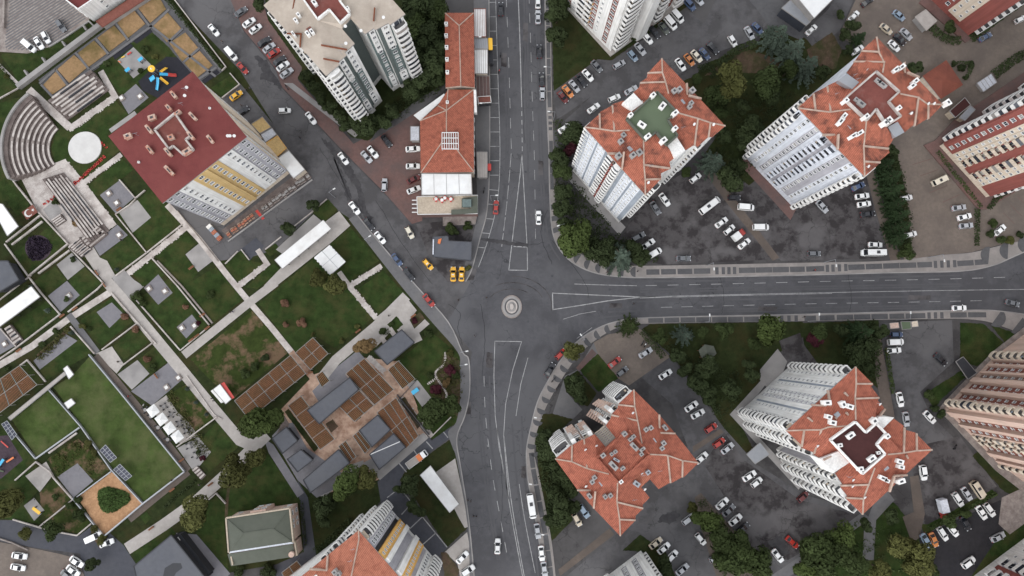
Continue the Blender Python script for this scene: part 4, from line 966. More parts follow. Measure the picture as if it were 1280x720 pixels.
# ---------------------------------------------------------------- planters
_pl = MB().box((0, 0, 0.25), (1.7, 1.7, 0.5)).mesh('planter_box', M['stone_dim'])
_pl2 = MB().box((0, 0, 0.35), (0.95, 0.95, 0.7)).mesh('planter_cap', M['white'])
for x, y, lab in ((153, 123, 'upper left planter on the pad beside the maroon roof'), (176, 121, 'planter on the pad nearest the play area'), (137, 242, 'planter on the pad above the gravel square, left one'), (147, 254, 'planter on the pad above the gravel square, right one'),
    (150, 294, 'lone planter on the pad beside the long bleacher'), (87, 370, 'planter on the pad below the pale wall corner'), (7, 430, 'planter at the left edge below the white canopy'), (187, 361, 'planter on the pad by the main path, left one'), (207, 364, 'planter on the pad by the main path, right one'),
    (228, 410, 'planter left of the plum shrub'), (244, 407, 'planter nearest the plum shrub'), (224, 472, 'planter on the large grey pad nearest the main path'), (209, 484, 'planter on the large grey pad nearest the parasols')):
    r = empty('square_planter', S(x, y), R(37)); tag(r, 'brown square ' + lab, 'planter', 'square planters on the paved pads')
    link(bpy.data.objects.new('planter_box', _pl), r); link(bpy.data.objects.new('planter_cap', _pl2), r)
# ---------------------------------------------------------------- pergolas
def pergola(label, Q, nu, nv, h=2.9, bed=True):
    QQ = Q
    Q = [S(x, y, h) for x, y in Q]
    if bed: sheet('planting_bed', [q for q in QQ], M['lawn_dark'], 5.2)
    r = empty('pergola', Vector((sum(q.x for q in Q) / 4, sum(q.y for q in Q) / 4, 0))); tag(r, label, 'pergola', 'slatted pergolas round the plaza')
    P = lambda u, v: Q[0].lerp(Q[1], u).lerp(Q[3].lerp(Q[2], u), v)
    for i in range(nu + 1): MB().bar(P(i / nu, 0), P(i / nu, 1), 0.13, 0.2).build('beam', M['steel_frame'], r)
    for j in range(nv + 1): MB().bar(P(0, j / nv) - Vector((0, 0, .01)), P(1, j / nv) - Vector((0, 0, .01)), 0.13, 0.2).build('beam', M['steel_frame'], r)
    for i in range(nu + 1):
        for j in range(nv + 1):
            p = P(i / nu, j / nv); MB().box((p.x, p.y, (h - .2) / 2), (0.14, 0.14, h - .2), 0.64).build('post', M['steel_frame'], r)
    for i in range(nu):
        for j in range(nv):
            b = MB(); L = (P((i + 1) / nu, j / nv) - P(i / nu, j / nv)).length
            n = max(3, int(L / 0.34))
            for k in range(1, n):
                u = (i + k / n) / nu
                b.bar(P(u, j / nv) - Vector((0, 0, .04)), P(u, (j + 1) / nv) - Vector((0, 0, .04)), 0.15, 0.08)
            tag(b.build('slats', M['timber'], r), kind='stuff')
pergola('square pergola of four bays at the end of the long straight path', [(369, 441), (391, 422), (410, 442), (388, 462)], 2, 2)
pergola('long pergola of ten bays below the worn lawn', [(293, 501), (363, 444), (382, 467), (311, 524)], 5, 2)
pergola('narrow pergola running down beside the two slate cubes', [(360, 507), (376, 495), (418, 549), (400, 562)], 1, 4)
pergola('wide pergola above the long slate roofs, with six bays', [(432, 467), (455, 448), (492, 487), (468, 506)], 3, 2)
pergola('pergola of four bays right of the central slate roof', [(424, 508), (449, 488), (467, 507), (443, 527)], 2, 2)
pergola('two-bay pergola behind the slate pavilion by the corner lawn', [(485, 462), (498, 451), (519, 474), (503, 486)], 2, 1)
pergola('pergola with tables beside the dark fence and drive', [(471, 516), (495, 497), (523, 545), (507, 561)], 3, 2)
pergola('small two-bay pergola between the lower slate roofs', [(441, 545), (448, 539), (464, 559), (456, 567)], 2, 1)
pergola('small pergola at the right end of the lowest slate roof', [(423, 558), (432, 551), (445, 571), (437, 578)], 2, 1)
pergola('small pergola bay above the orange paving passage', [(395, 470), (403, 464), (412, 476), (402, 484)], 1, 1)
pergola('bright timber pergola at the lower left above the gravel walk', [(-12, 482), (24, 457), (46, 481), (-6, 520)], 3, 2)
pergola('small pergola beside the green roofed house', [(352, 716), (371, 701), (384, 718), (362, 736)], 2, 1)
# ---------------------------------------------------------------- slate pavilions and canopies
def pavilion(label, Q, h, m='roof_slate', edge='slate_dark', name='pavilion', cat='pavilion', group=None, wall='slate_dark', ov=0.5, rim=True, wallh=None):
    P = [S(x, y, h) for x, y in Q]
    c = Vector((sum(p.x for p in P) / len(P), sum(p.y for p in P) / len(P), 0))
    r = empty(name, c); tag(r, label, cat, group)
    MB().prism(P, h - 0.3, h).build('roof', M[m], r)
    W = [c + (Vector((p.x, p.y, 0)) - c) * (1 - ov / max(2, (Vector((p.x, p.y, 0)) - c).length)) for p in P]
    MB().prism(W, 0, h - 0.3).build('wall', M[wall], r)
    if rim:
        n = len(P)
        for i in range(n):
            a, b = P[i].copy(), P[(i + 1) % n].copy(); a.z = b.z = h + 0.12
            MB().bar(a, b, 0.28, 0.44 + 0.012 * (i % 2)).build('parapet', M[edge], r)
    return r
G_ = 'slate roofed cafe pavilions'
pavilion('long slate roofed pavilion left of the orange plaza', [(384, 513), (437, 472), (448, 487), (399, 530)], 3.6, group=G_)
pavilion('slate pavilion with open front beside the corner lawn', [(468, 439), (502, 412), (518, 428), (484, 456)], 3.6, group=G_)
pavilion('upper of the two slate cubes near the round bright tree', [(340, 548), (358, 534), (372, 551), (353, 567)], 3.6, group=G_)
pavilion('lower of the two slate cubes near the brick yard', [(359, 574), (376, 562), (391, 575), (372, 590)], 3.2, group=G_)
pavilion('lowest long slate pavilion above the olive trees', [(379, 600), (423, 562), (437, 579), (388, 616)], 3.6, group=G_)
pavilion('slate pavilion in the middle of the orange plaza', [(449, 538), (472, 519), (488, 537), (465, 559)], 3.4, group=G_)
v7 = pavilion('slate pavilion with a white roof seam beside the drive', [(462, 568), (492, 542), (507, 559), (474, 587)], 3.4, group=G_)
a, b = S(463, 568, 3.46), S(500, 552, 3.46); MB().bar(a, b, 0.22, 0.08).build('roof_seam', M['frame_white'], v7)
pavilion('slate roofed house at the left edge below the flag', [(-10, 326), (10, 326), (24, 350), (-2, 366), (-12, 366)], 4.0)
hall = pavilion('large flat slate roofed hall at the bottom left', [(167, 708), (214, 669), (258, 724), (240, 745), (176, 745)], 6.0, cat='hall', name='flat_roofed_hall')
MB().prism([S(*q, 6.03) for q in [(206, 710), (216, 704), (226, 704), (228, 710), (220, 716), (214, 728), (202, 728)]], 6.0, 6.02).build('damp_patch', M['slate_dark'], hall)
MB().prism([S(*q, 3.5) for q in [(219, 669), (225, 668), (262, 716), (256, 722)]], 0, 3.2).build('side_wing', M['slate_dark'], hall)
a, b = S(221, 672, 3.6), S(227, 681, 3.6); MB().bar(a, b, 0.5, 0.4).build('roof_vent', M['frame_white'], hall)
def canopy(label, Q, h, n, m='white_roof', name='canopy', cat='canopy', th=0.25):
    P = [S(x, y, h) for x, y in Q]
    c = Vector((sum(p.x for p in P) / 4, sum(p.y for p in P) / 4, 0))
    r = empty(name, c); tag(r, label, cat)
    MB().prism(P, h - th, h).build('roof', M[m], r)
    lip = MB()
    for i in range(4):
        a, b = P[i].copy(), P[(i + 1) % 4].copy(); a.z = b.z = h + 0.06
        lip.bar(a, b, 0.12, 0.36 + .01 * (i % 2))
    lip.build('edge_trim', M['concrete'], r)
    for i in range(n):
        for v in (0.15, 0.85):
            p = P[0].lerp(P[1], (i + .5) / n).lerp(P[3].lerp(P[2], (i + .5) / n), v)
            MB().box((p.x, p.y, (h - th) / 2), (0.2, 0.2, h - th)).build('post', M['metal_dark'], r)
    return r
canopy('long pale grey canopy on posts beside the yard', [(343, 325), (404, 275), (414, 286), (353, 336)], 3.4, 5)
canopy('long white canopy at the left edge above the steps', [(-14, 396), (39, 358), (50, 371), (-4, 411)], 3.6, 4)
canopy('white canopy at the left edge beside the flag', [(-14, 252), (3, 255), (23, 283), (9, 295)], 3.6, 2)
canopy('white bus stop canopy beside the south boulevard', [(525, 594), (538, 582), (574, 630), (562, 641)], 3.2, 4)
canopy('narrow pale wall canopy above the square bright lawn', [(10, 522), (80, 465), (83, 468), (13, 525.5)], 1.5, 5, 'walk_light')
canopy('small white canopy at the corner of the big bright lawn', [(79, 461), (84, 457), (92, 468), (86, 474)], 1.7, 1)
canopy('small white table canopy on the edge of the bright lawn', [(80, 504), (89, 498), (94, 504), (85, 511)], 1.5, 1)
kio = canopy('white kiosk with a red awning beside the worn lawn', [(266, 487), (275, 480), (289, 499), (282, 505)], 2.9, 2, name='kiosk', cat='kiosk')
MB().prism([S(x, y) for x, y in [(268, 488), (275, 483), (287, 499), (281, 503)]], 0, 2.6).build('wall', M['white'], kio)
MB().prism([S(x, y, 2.6) for x, y in [(275.4, 480), (280, 477.5), (293, 497), (289.4, 499)]], 2.5, 2.62).build('awning', M['red_bright'], kio)
gz = canopy('square white scale-patterned pavilion roof on the lawn', [(393, 322), (412, 306), (432, 327), (413, 344)], 3.6, 2, name='garden_pavilion', cat='pavilion')
Q = [S(x, y, 3.6) for x, y in [(393, 322), (412, 306), (432, 327), (413, 344)]]
_sc = MB().add([(-.42, -.36, .02), (.42, -.36, .02), (.42, .1, .1), (0, .42, .14), (-.42, .1, .1)], [(0, 1, 2, 3, 4)]).mesh('roof_scale', M['white_roof'])
e = (Q[1] - Q[0]); f = (Q[3] - Q[0]); ang = math.atan2(e.y, e.x)
for i in range(12):
    for j in range(12):
        p = Q[0] + e * ((i + .5 + (.5 if j % 2 else 0) * .9) / 12.6) + f * ((j + .5) / 12.2)
        o = bpy.data.objects.new('roof_scale', _sc); link(o, gz); o.location = p - gz.location + Vector((0, 0, 0.02)); o.rotation_euler = (0, 0, ang + math.pi * (i > 5))
for a, b in ((Q[0].lerp(Q[1], .5), Q[3].lerp(Q[2], .5)), (Q[0].lerp(Q[3], .5), Q[1].lerp(Q[2], .5))):
    MB().bar(a + Vector((0, 0, .2)), b + Vector((0, 0, .2)), 0.1, 0.2).build('roof_rib', M['frame_grey'], gz)
# four cafe parasols
for i, (x, y) in enumerate(((196.5, 512.5), (207, 523), (217, 534), (226.5, 544.5))):
    r = empty('cafe_parasol', S(x, y, 0), R(-52 + 90)); tag(r, 'square white cafe parasol, %s from the top of the row' % nth(i), 'parasol', 'white cafe parasols')
    h = 2.5; q = 1.48
    MB().add([(-q, -q, h), (q, -q, h), (q, q, h), (-q, q, h), (0, 0, h + .55), (-q, -q, h - .2), (q, -q, h - .2), (q, q, h - .2), (-q, q, h - .2)],
             [(0, 1, 4), (1, 2, 4), (2, 3, 4), (3, 0, 4), (5, 6, 1, 0), (6, 7, 2, 1), (7, 8, 3, 2), (8, 5, 0, 3)]).build('cover', M['canvas'], r, origin=(0, 0, 0))
    MB().tube((0, 0, 0), (0, 0, h + .6), .05).build('pole', M['metal_grey'], r, origin=(0, 0, 0))
# solar-like dark panels by the mulch bed
for lab, q in (('upper dark gridded panel beside the bright lawn', [(125, 563), (132, 556), (146, 572), (138, 578)]), ('lower dark gridded panel beside the mulch bed', [(142, 587), (150, 580), (165, 595), (157, 601)]), ('dark roofed shelter beside the plum play surface', [(2, 530), (9, 526), (21, 543), (15, 550)])):
    P = [S(x, y, 2.0) for x, y in q]
    r = empty('panel_shelter', Vector((sum(p.x for p in P) / 4, sum(p.y for p in P) / 4, 0))); tag(r, lab, 'shelter')
    MB().prism(P, 1.9, 2.02).build('roof', M['solar'], r)
    fr = MB()
    for i in range(6):
        fr.bar(P[0].lerp(P[3], i / 5) + Vector((0, 0, .08)), P[1].lerp(P[2], i / 5) + Vector((0, 0, .08)), .1, .1)
    for i in range(3):
        fr.bar(P[0].lerp(P[1], i / 2) + Vector((0, 0, .09)), P[3].lerp(P[2], i / 2) + Vector((0, 0, .09)), .1, .1)
    fr.build('frame', M['frame_grey'], r)
    for p in P:
        q_ = p.lerp(Vector((r.location.x, r.location.y, 2)), .2); MB().box((q_.x, q_.y, .95), (.14, .14, 1.9)).build('post', M['metal_dark'], r)
# flower circles and the clover bed
def mound(name, x, y, rx, ry, m, lab, leaf, n=700, cat='flower bed'):
    c = S(x, y); b = MB()
    for _ in range(n):
        t = random.uniform(0, 6.283); q = math.sqrt(random.random())
        k = 1 + 0.13 * math.sin(3 * t + 1)
        p = Vector((c.x + rx * k * q * math.cos(t), c.y + ry * k * q * math.sin(t), 0.15 + 0.45 * (1 - q * q) * random.uniform(.6, 1.2)))
        u = Vector((random.uniform(-1, 1), random.uniform(-1, 1), random.uniform(-.5, .5))).normalized() * random.uniform(.14, .3)
        w = u.orthogonal().normalized() * u.length
        b.add([p - u - w, p + u - w, p + u + w, p - u + w], [(0, 1, 2, 3)])
    o = b.build(name, leaf); tag(o, lab, cat)
sheet('flower_bed_soil', [(48 + 16.5 * math.cos(t * math.pi / 14), 310 + 16 * math.sin(t * math.pi / 14)) for t in range(28)], M['rubber_plum'], 3.8)
mound('plum_flower_bed', 48, 310, 3.8, 3.7, None, 'round bed of dark plum foliage on the square lawn', leafmat('leaf_violet', (0.030, 0.022, 0.034)), 700)
mound('clover_bed', 141, 624, 4.7, 3.6, None, 'clover shaped green shrub bed in the middle of the orange mulch', leafmat('leaf_clover', (0.060, 0.096, 0.030)), 2200, 'shrub bed')
for i in range(2):
    b = MB()
pts_red = [(131 - i * 1.75, 196 + i * 1.6) for i in range(22)] + [(94 - 4.2 * i, 228 + 3 * i) for i in range(10)] + [(110 + 3.4 * i, 166 + 2.6 * i) for i in range(8)]
b = MB()
for x, y in pts_red:
    for _ in range(7):
        p = S(x + random.uniform(-1.5, 1.5), y + random.uniform(-1.2, 1.2)); b.box((p.x, p.y, .16), (.28, .28, .3), random.random())
tag(b.build('red_flower_row', M['red_bright']), 'broken row of red flowers crossing the amphitheatre lawn and bleacher', 'flowers', kind='stuff')
# red flag with white crescent and star lying on its frame
fl = empty('flag', S(40, 266), R(36)); tag(fl, 'red flag with white crescent and star at the wall corner', 'flag')
MB().box((0, 0, 1.0), (4.0, 2.9, .06)).build('cloth', M['brown_red'], fl, origin=(0, 0, 0))
cr = []
for i in range(25):
    t = R(50 + 260 * i / 24); cr.append((-.55 + 1.2 * math.cos(t), 1.2 * math.sin(t)))
for i in range(25):
    t = R(310 - 260 * i / 24) ; cr.append((-.22 + .95 * math.cos(t) , .95 * math.sin(t)))
MB().prism(cr, 1.03, 1.06).build('crescent', M['white'], fl, origin=(0, 0, 0))
MB().prism([(1.15 + (.55 if k % 2 == 0 else .22) * math.cos(math.pi * k / 5 + math.pi), (.55 if k % 2 == 0 else .22) * math.sin(math.pi * k / 5 + math.pi)) for k in range(10)], 1.03, 1.06).build('star', M['white'], fl, origin=(0, 0, 0))
fb = MB()
for x in (-1.8, 1.8):
    for y in (-1.3, 1.3): fb.box((x, y, .48), (.12, .12, .96))
fb.build('frame', M['metal_grey'], fl, origin=(0, 0, 0))
# ---------------------------------------------------------------- play equipment
pr = empty('play_tower', S(196, 91)); tag(pr, 'round play tower with a yellow roof and radiating slides on black rubber', 'play tower')
h = 3.2; o0 = pr.location
MB().prism([(o0.x + 1.1 * math.cos(t * .5236), o0.y + 1.1 * math.sin(t * .5236)) for t in range(12)], h - .1, h + .15).build('roof', M['yellow'], pr)
MB().tube((o0.x, o0.y, h + .15), (o0.x, o0.y, h + .5), .3, .12, 8).build('finial', M['white'], pr)
for t in range(6): MB().tube((o0.x + .85 * math.cos(t * 1.047), o0.y + .85 * math.sin(t * 1.047), 0), (o0.x + .85 * math.cos(t * 1.047), o0.y + .85 * math.sin(t * 1.047), h - .1), .08).build('post', M['metal_grey'], pr)
def slide(P, m, w=.7, name='slide'):
    b = MB()
    P = [S(x, y, z) for x, y, z in P]
    for a, c_ in zip(P, P[1:]):
        b.bar(a, c_, w, .12)
        d_ = Vector((-(c_ - a).y, (c_ - a).x, 0)).normalized() * (w / 2)
        for s_ in (-1, 1): b.bar(a + d_ * s_ + Vector((0, 0, .22)), c_ + d_ * s_ + Vector((0, 0, .22)), .1, .3)
    b.build(name, M[m], pr)
slide([(201, 90, 2.2), (205, 87, 1.4), (208.5, 84.6, .4)], 'yellow'); slide([(199.5, 92.5, 2.2), (210, 93.2, 1.6)], 'blue_bright'); slide([(210, 93.2, 1.6), (216, 94, 1), (220.5, 94, .5)], 'red_bright', .85)
slide([(200, 97, 2), (205, 101, 1.2), (210, 105, .4)], 'yellow'); slide([(197.5, 97, 2.1), (197.3, 105, 1.2), (196.2, 112.5, .3)], 'blue_bright'); slide([(193, 96, 2), (187.5, 100.5, 1.4)], 'blue_bright', 1.2, 'panel_ramp')
def toy(name, lab, P, m, d, z):
    a, b_ = S(*P[0]), S(*P[1])
    r = empty(name, (a + b_) / 2, math.atan2((b_ - a).y, (b_ - a).x)); tag(r, lab, 'play equipment')
    L = (b_ - a).length
    MB().box((0, 0, z), (L, d, .12)).build('seat' if z < 1 else 'roof', M[m], r, origin=(0, 0, 0))
    for x in (-L / 2 + .15, L / 2 - .15):
        MB().box((x, 0, z / 2 - .03), (.1, d * .8, z - .06)).build('leg', M['metal_dark'], r, origin=(0, 0, 0))
for lab, P, m, d, z in (('blue roofed playhouse at the right of the sand pad', ((177, 79), (182, 75)), 'blue_bright', 1.0, 1.9), ('blue roofed playhouse at the lower left of the sand pad', ((161, 92), (166, 88)), 'blue_bright', 1.0, 1.9),
    ('red bench at the top of the sand pad', ((160, 69), (165, 66)), 'red_bright', .5, .45), ('yellow rocker at the left of the sand pad', ((153, 73), (157, 71)), 'yellow', .3, .5), ('orange rocker beside the yellow rocker', ((149, 77), (152, 79)), 'orange_paint', .3, .5),
    ('blue bench on the concrete pad near the corner lawn', ((515.5, 491.5), (523, 486)), 'blue_bright', 1.2, .8), ('yellow playhouse on the small sand pad', ((46, 633), (55, 640)), 'yellow', .9, 1.8), ('grey bench on the small sand pad', ((37, 629), (44, 624)), 'concrete', .5, .5),
    ('red see-saw on the plum play surface', ((3, 551), (12, 559)), 'red_bright', .35, .6), ('blue climbing frame on the plum play surface', ((1, 584), (9, 573)), 'blue_bright', .8, 1.5), ('orange climbing slide on the plum play surface', ((11, 577), (20, 571)), 'orange_paint', .5, 1.0), ('green spring rider at the edge of the plum surface', ((1, 588), (6, 589)), 'terrace_green', .4, .5)):
    toy('play_bench' if 'bench' in lab else 'playhouse' if 'house' in lab else 'play_rocker', lab, P, m, d, z)
# stepping stones winding across the corner bed
sp = empty('stepping_stone_path', S(552, 468)); tag(sp, 'winding line of pale stepping stones across the corner planting bed', 'stepping stones')
_st = MB().box((0, 0, .06), (.62, .34, .12)).mesh('stepping_stone', M['stone_pale'])
for line in (smooth_line([(557, 441), (555, 455), (546, 463), (544.5, 470), (551, 480), (557.5, 490), (558, 497)], 6), [(543.5, 474), (537, 478.5), (533, 481)]):
    P = [S(x, y) for x, y in line]
    for a, b in zip(P, P[1:]):
        d_ = b - a
        n = max(1, round(d_.length / .62))
        for k in range(n):
            o = bpy.data.objects.new('stepping_stone', _st); link(o, sp)
            q = a + d_ * (k / n) - sp.location
            o.location = (q.x, q.y, .075); o.rotation_euler = (0, 0, math.atan2(d_.y, d_.x) + 1.57 + random.uniform(-.3, .3)); o.scale = (random.uniform(.8, 1.2),) * 3
# benches and tables in the plaza
def cafe_table(x, y, lab, m='concrete'):
    r = empty('cafe_table', S(x, y), random.random()); tag(r, lab, 'table', 'cafe tables')
    MB().tube((0, 0, .7), (0, 0, .75), .55, .55, 10).build('table_top', M[m], r, origin=(0, 0, 0)); MB().tube((0, 0, 0), (0, 0, .7), .06).build('leg', M['metal_dark'], r, origin=(0, 0, 0))
    for k in range(4):
        t = k * 1.57 + .4
        c_ = MB().box((.95 * math.cos(t), .95 * math.sin(t), .42), (.42, .42, .08), t); c_.box((1.14 * math.cos(t), 1.14 * math.sin(t), .65), (.06, .42, .5), t); c_.box((.95 * math.cos(t), .95 * math.sin(t), .2), (.3, .3, .38), t)
        c_.build('chair', M['metal_dark'], r, origin=(0, 0, 0))
for x, y, lab in ((206, 508, 'cafe table with dark chairs right of the top parasol'), (215, 518, 'cafe table right of the second parasol'), (225, 529, 'cafe table right of the third parasol'), (234, 538, 'cafe table right of the lowest parasol'), (190, 520, 'cafe table left of the second parasol'), (199, 534, 'cafe table left of the third parasol'), (211, 549, 'cafe table left of the lowest parasol'), (183, 512, 'cafe table beside the top parasol and the shaded walk'), (237, 557, 'pale cafe table on the gravel pad, upper one'), (245, 569, 'pale cafe table on the gravel pad, lower one')):
    cafe_table(x, y, lab)
# ================================================================ BUILDINGS
_wm = {}
def window_mesh(w, h, fm='frame_white'):
    k = (w, h, fm)
    if k not in _wm:
        b = MB(); t = .09; d = .10
        for cx_, cz, sx, sz in ((0, h / 2 - t / 2, w, t), (-w / 2 + t / 2, 0, t, h - 2 * t), (w / 2 - t / 2, 0, t, h - 2 * t), (0, 0, .07, h - 2 * t)):
            b.box((cx_, -d / 2, cz), (sx, d, sz))
        b.box((0, -.11, -h / 2), (w + .2, .26, .1))
        b.box((0, -.02, 0), (w - .1, .04, h - .1), 0, 1)
        _wm[k] = b.mesh('window', [M[fm], M['glass']])
    return _wm[k]
_bm = {}
def balcony_mesh(w, dep, pm, fm, bow, var=0):
    k = (round(w, 1), dep, pm, fm, bow, var)
    if k not in _bm:
        b = MB(); q = .88
        pts = [(-w / 2, 0), (-w / 2, -dep * q), (-w * .2, -dep * (1 if bow else q)), (w * .2, -dep * (1 if bow else q)), (w / 2, -dep * q), (w / 2, 0)]
        b.prism(pts, -.18, 0, 1)
        L, Rr = ribbon_pts(pts, .18)
        for i in range(len(pts) - 1): b.prism([L[i], L[i + 1], Rr[i + 1], Rr[i]], -.25, .95, 0)
        b.box((0, -.03, 1.05), (w * .62, .06, 2.1), 0, 2)
        b.box((w * .1, -.06, 1.05), (.08, .08, 2.1), 0, 0)
        if var == 1:      # glazed in
            L2, R2 = ribbon_pts([(x * .98, y * .98) for x, y in pts], .05)
            for i in range(len(pts) - 1): b.prism([L2[i], L2[i + 1], R2[i + 1], R2[i]], .97, 2.3, 2)
            b.prism([(x * .99, y * .97) for x, y in pts], 2.3, 2.42, 0)
        elif var == 2:    # rolled awning, air conditioner, washing
            b.box((0, -dep * .3, 2.25), (w * .8, dep * .55, .1), 0, 3); b.box((-w * .35, -dep * .45, .35), (.7, .35, .6), 0, 0)
        elif var == 3:
            b.box((w * .2, -dep * .55, .75), (w * .35, .12, .5), 0, 4); b.box((-w * .3, -dep * .4, .4), (.5, .5, .8), .3, 3)
        _bm[k] = b.mesh('balcony', [M[pm], M[fm], M['glass'], M['beige_render'], M['grey_blue']])
    return _bm[k]
_nfac = 0
def facade(r, P0, P1, spec, n, z0, fh, ztop):
    """dress one wall of a building: bays (width, kind, colour, depth); kinds w1 w2 = windows per floor, b/B = balconies, '' = plain"""
    global _nfac
    P0, P1 = Vector((P0[0], P0[1], 0)), Vector((P1[0], P1[1], 0))
    c = Vector((r.location.x, r.location.y, 0))
    d = (P1 - P0).normalized(); nrm = Vector((d.y, -d.x, 0))
    if nrm.dot((P0 + P1) / 2 - c) < 0:
        P0, P1 = P1, P0; spec = spec[::-1]; d = -d; nrm = -nrm
    ang = math.atan2(d.y, d.x)
    Lt = (P1 - P0).length; tot = sum(s_[0] for s_ in spec); x = 0.0
    for s_ in spec:
        w, kind, mm = s_[0] / tot * Lt, s_[1], s_[2]
        dep = s_[3] if len(s_) > 3 else .06
        xm = x + w / 2
        _nfac += 1
        if mm:
            bands = mm if isinstance(mm, list) else [(0, 1, mm)]
            for f0, f1, m_ in bands:
                a, b_ = P0 + d * (x + .004), P0 + d * (x + w - .004)
                MB().prism([a - nrm * .05, b_ - nrm * .05, b_ + nrm * dep, a + nrm * dep], z0 - .4 + (ztop - z0 + .4) * f0 + .003 * (_nfac % 3), z0 - .4 + (ztop - z0 + .4) * f1 - .01).build('wall_panel', M[m_], r)
        else: dep = 0.0
        for k in range(n):
            z = z0 + k * fh
            if kind and kind[0] == 'w':
                cnt = int(kind[1]); ww = min(1.25, w / cnt * .6); hh = 1.3
                if len(kind) > 2 and kind[2] == 's': ww, hh = min(.8, ww), .9
                ww = round(ww, 1)
                fm = 'frame_grey' if kind.endswith('g') else 'frame_white'
                for i in range(cnt):
                    p = P0 + d * (x + w * (i + .5) / cnt) + nrm * dep
                    o = bpy.data.objects.new('window', window_mesh(ww, hh, fm)); link(o, r)
                    o.location = (p.x - c.x, p.y - c.y, z + 1.65); o.rotation_euler = (0, 0, ang)
            elif kind and kind[0] in 'bBl':
                pm = s_[4] if len(s_) > 4 else 'white'
                p = P0 + d * xm + nrm * dep
                me = balcony_mesh(min(w * .92, 6.5), 1.5 if kind[0] == 'b' else 1.0, pm, 'walk_grey', kind[0] == 'b', random.choice((0, 0, 1, 2, 3)))
                o = bpy.data.objects.new('balcony', me); link(o, r)
                o.location = (p.x - c.x, p.y - c.y, z + .1); o.rotation_euler = (0, 0, ang)
        x += w
def inset(P, d):
    n = len(P); out = []
    ar = sum(P[i].x * P[(i + 1) % n].y - P[(i + 1) % n].x * P[i].y for i in range(n))
    s_ = 1 if ar > 0 else -1
    for i in range(n):
        a, b, c = P[i - 1], P[i], P[(i + 1) % n]
        e0, e1 = (b - a), (c - b); e0.z = e1.z = 0
        e0.normalize(); e1.normalize()
        n0, n1 = Vector((-e0.y, e0.x, 0)) * s_, Vector((-e1.y, e1.x, 0)) * s_
        k = 1 + n0.dot(n1)
        out.append(b + (n0 + n1) * (d / max(.5, k)))
    return out
def Z(ox, oy, s): return lambda q: (ox + q[0] / s, oy + q[1] / s)
def cdt_roof(r, out, h, hips, terr, dz, m, h_terr=None):
    V, Hh, E = [], [], []
    def add(p, z):
        for i, q in enumerate(V):
            if (q - Vector((p.x, p.y))).length < .25: return i
        V.append(Vector((p.x, p.y))); Hh.append(z); return len(V) - 1
    oi = [add(p, 0) for p in out]
    E += [(oi[i], oi[(i + 1) % len(oi)]) for i in range(len(oi))]
    for hp in hips:
        ids = [add(p, z) for p, z in hp]
        E += list(zip(ids, ids[1:]))
    if terr:
        ti = [add(p, dz) for p in terr]
        E += [(ti[i], ti[(i + 1) % len(ti)]) for i in range(len(ti))]
    E = [e for e in E if e[0] != e[1]]
    res = delaunay_2d_cdt(V, E, [], 0, 1e-4)
    vv, ff, ov = res[0], res[2], res[3]
    zz = []
    for i, v in enumerate(vv):
        if ov[i]: zz.append(Hh[ov[i][0]])
        else:
            ds = sorted(((v - q).length, k) for k, q in enumerate(V))[:3]
            zz.append(sum(Hh[k] / (d_ + .01) for d_, k in ds) / sum(1 / (d_ + .01) for d_, k in ds))
    b = MB(); F = []
    for f in ff:
        c = sum((vv[i] for i in f), Vector((0, 0))) / len(f)
        if inside(c, out) and not (terr and inside(c, terr)): F.append(f)
    b.add([(v.x, v.y, h + z) for v, z in zip(vv, zz)], F)
    return b.build('roof', m, r)
def chimney(r, p, h, sx, sy, m, ang=.65, hh=1.5, cap=True):
    sx, sy = sx * .78, sy * .78
    b = MB().box((p.x, p.y, h + hh / 2 - .4), (sx, sy, hh + .8), ang)
    o = b.build('chimney', M[m], r)
    if cap:
        o['org'] = [r.location.x, r.location.y, r.location.z]
        cp = MB().box((p.x, p.y, h + hh + .05), (sx * 1.1, sy * 1.1, .1), ang).box((p.x, p.y, h + hh + .06), (sx * .45, sy * .45, .16), ang, 1).build('chimney_cap', [M[m], M['metal_dark']], None, origin=r.location)
        cp.parent = o
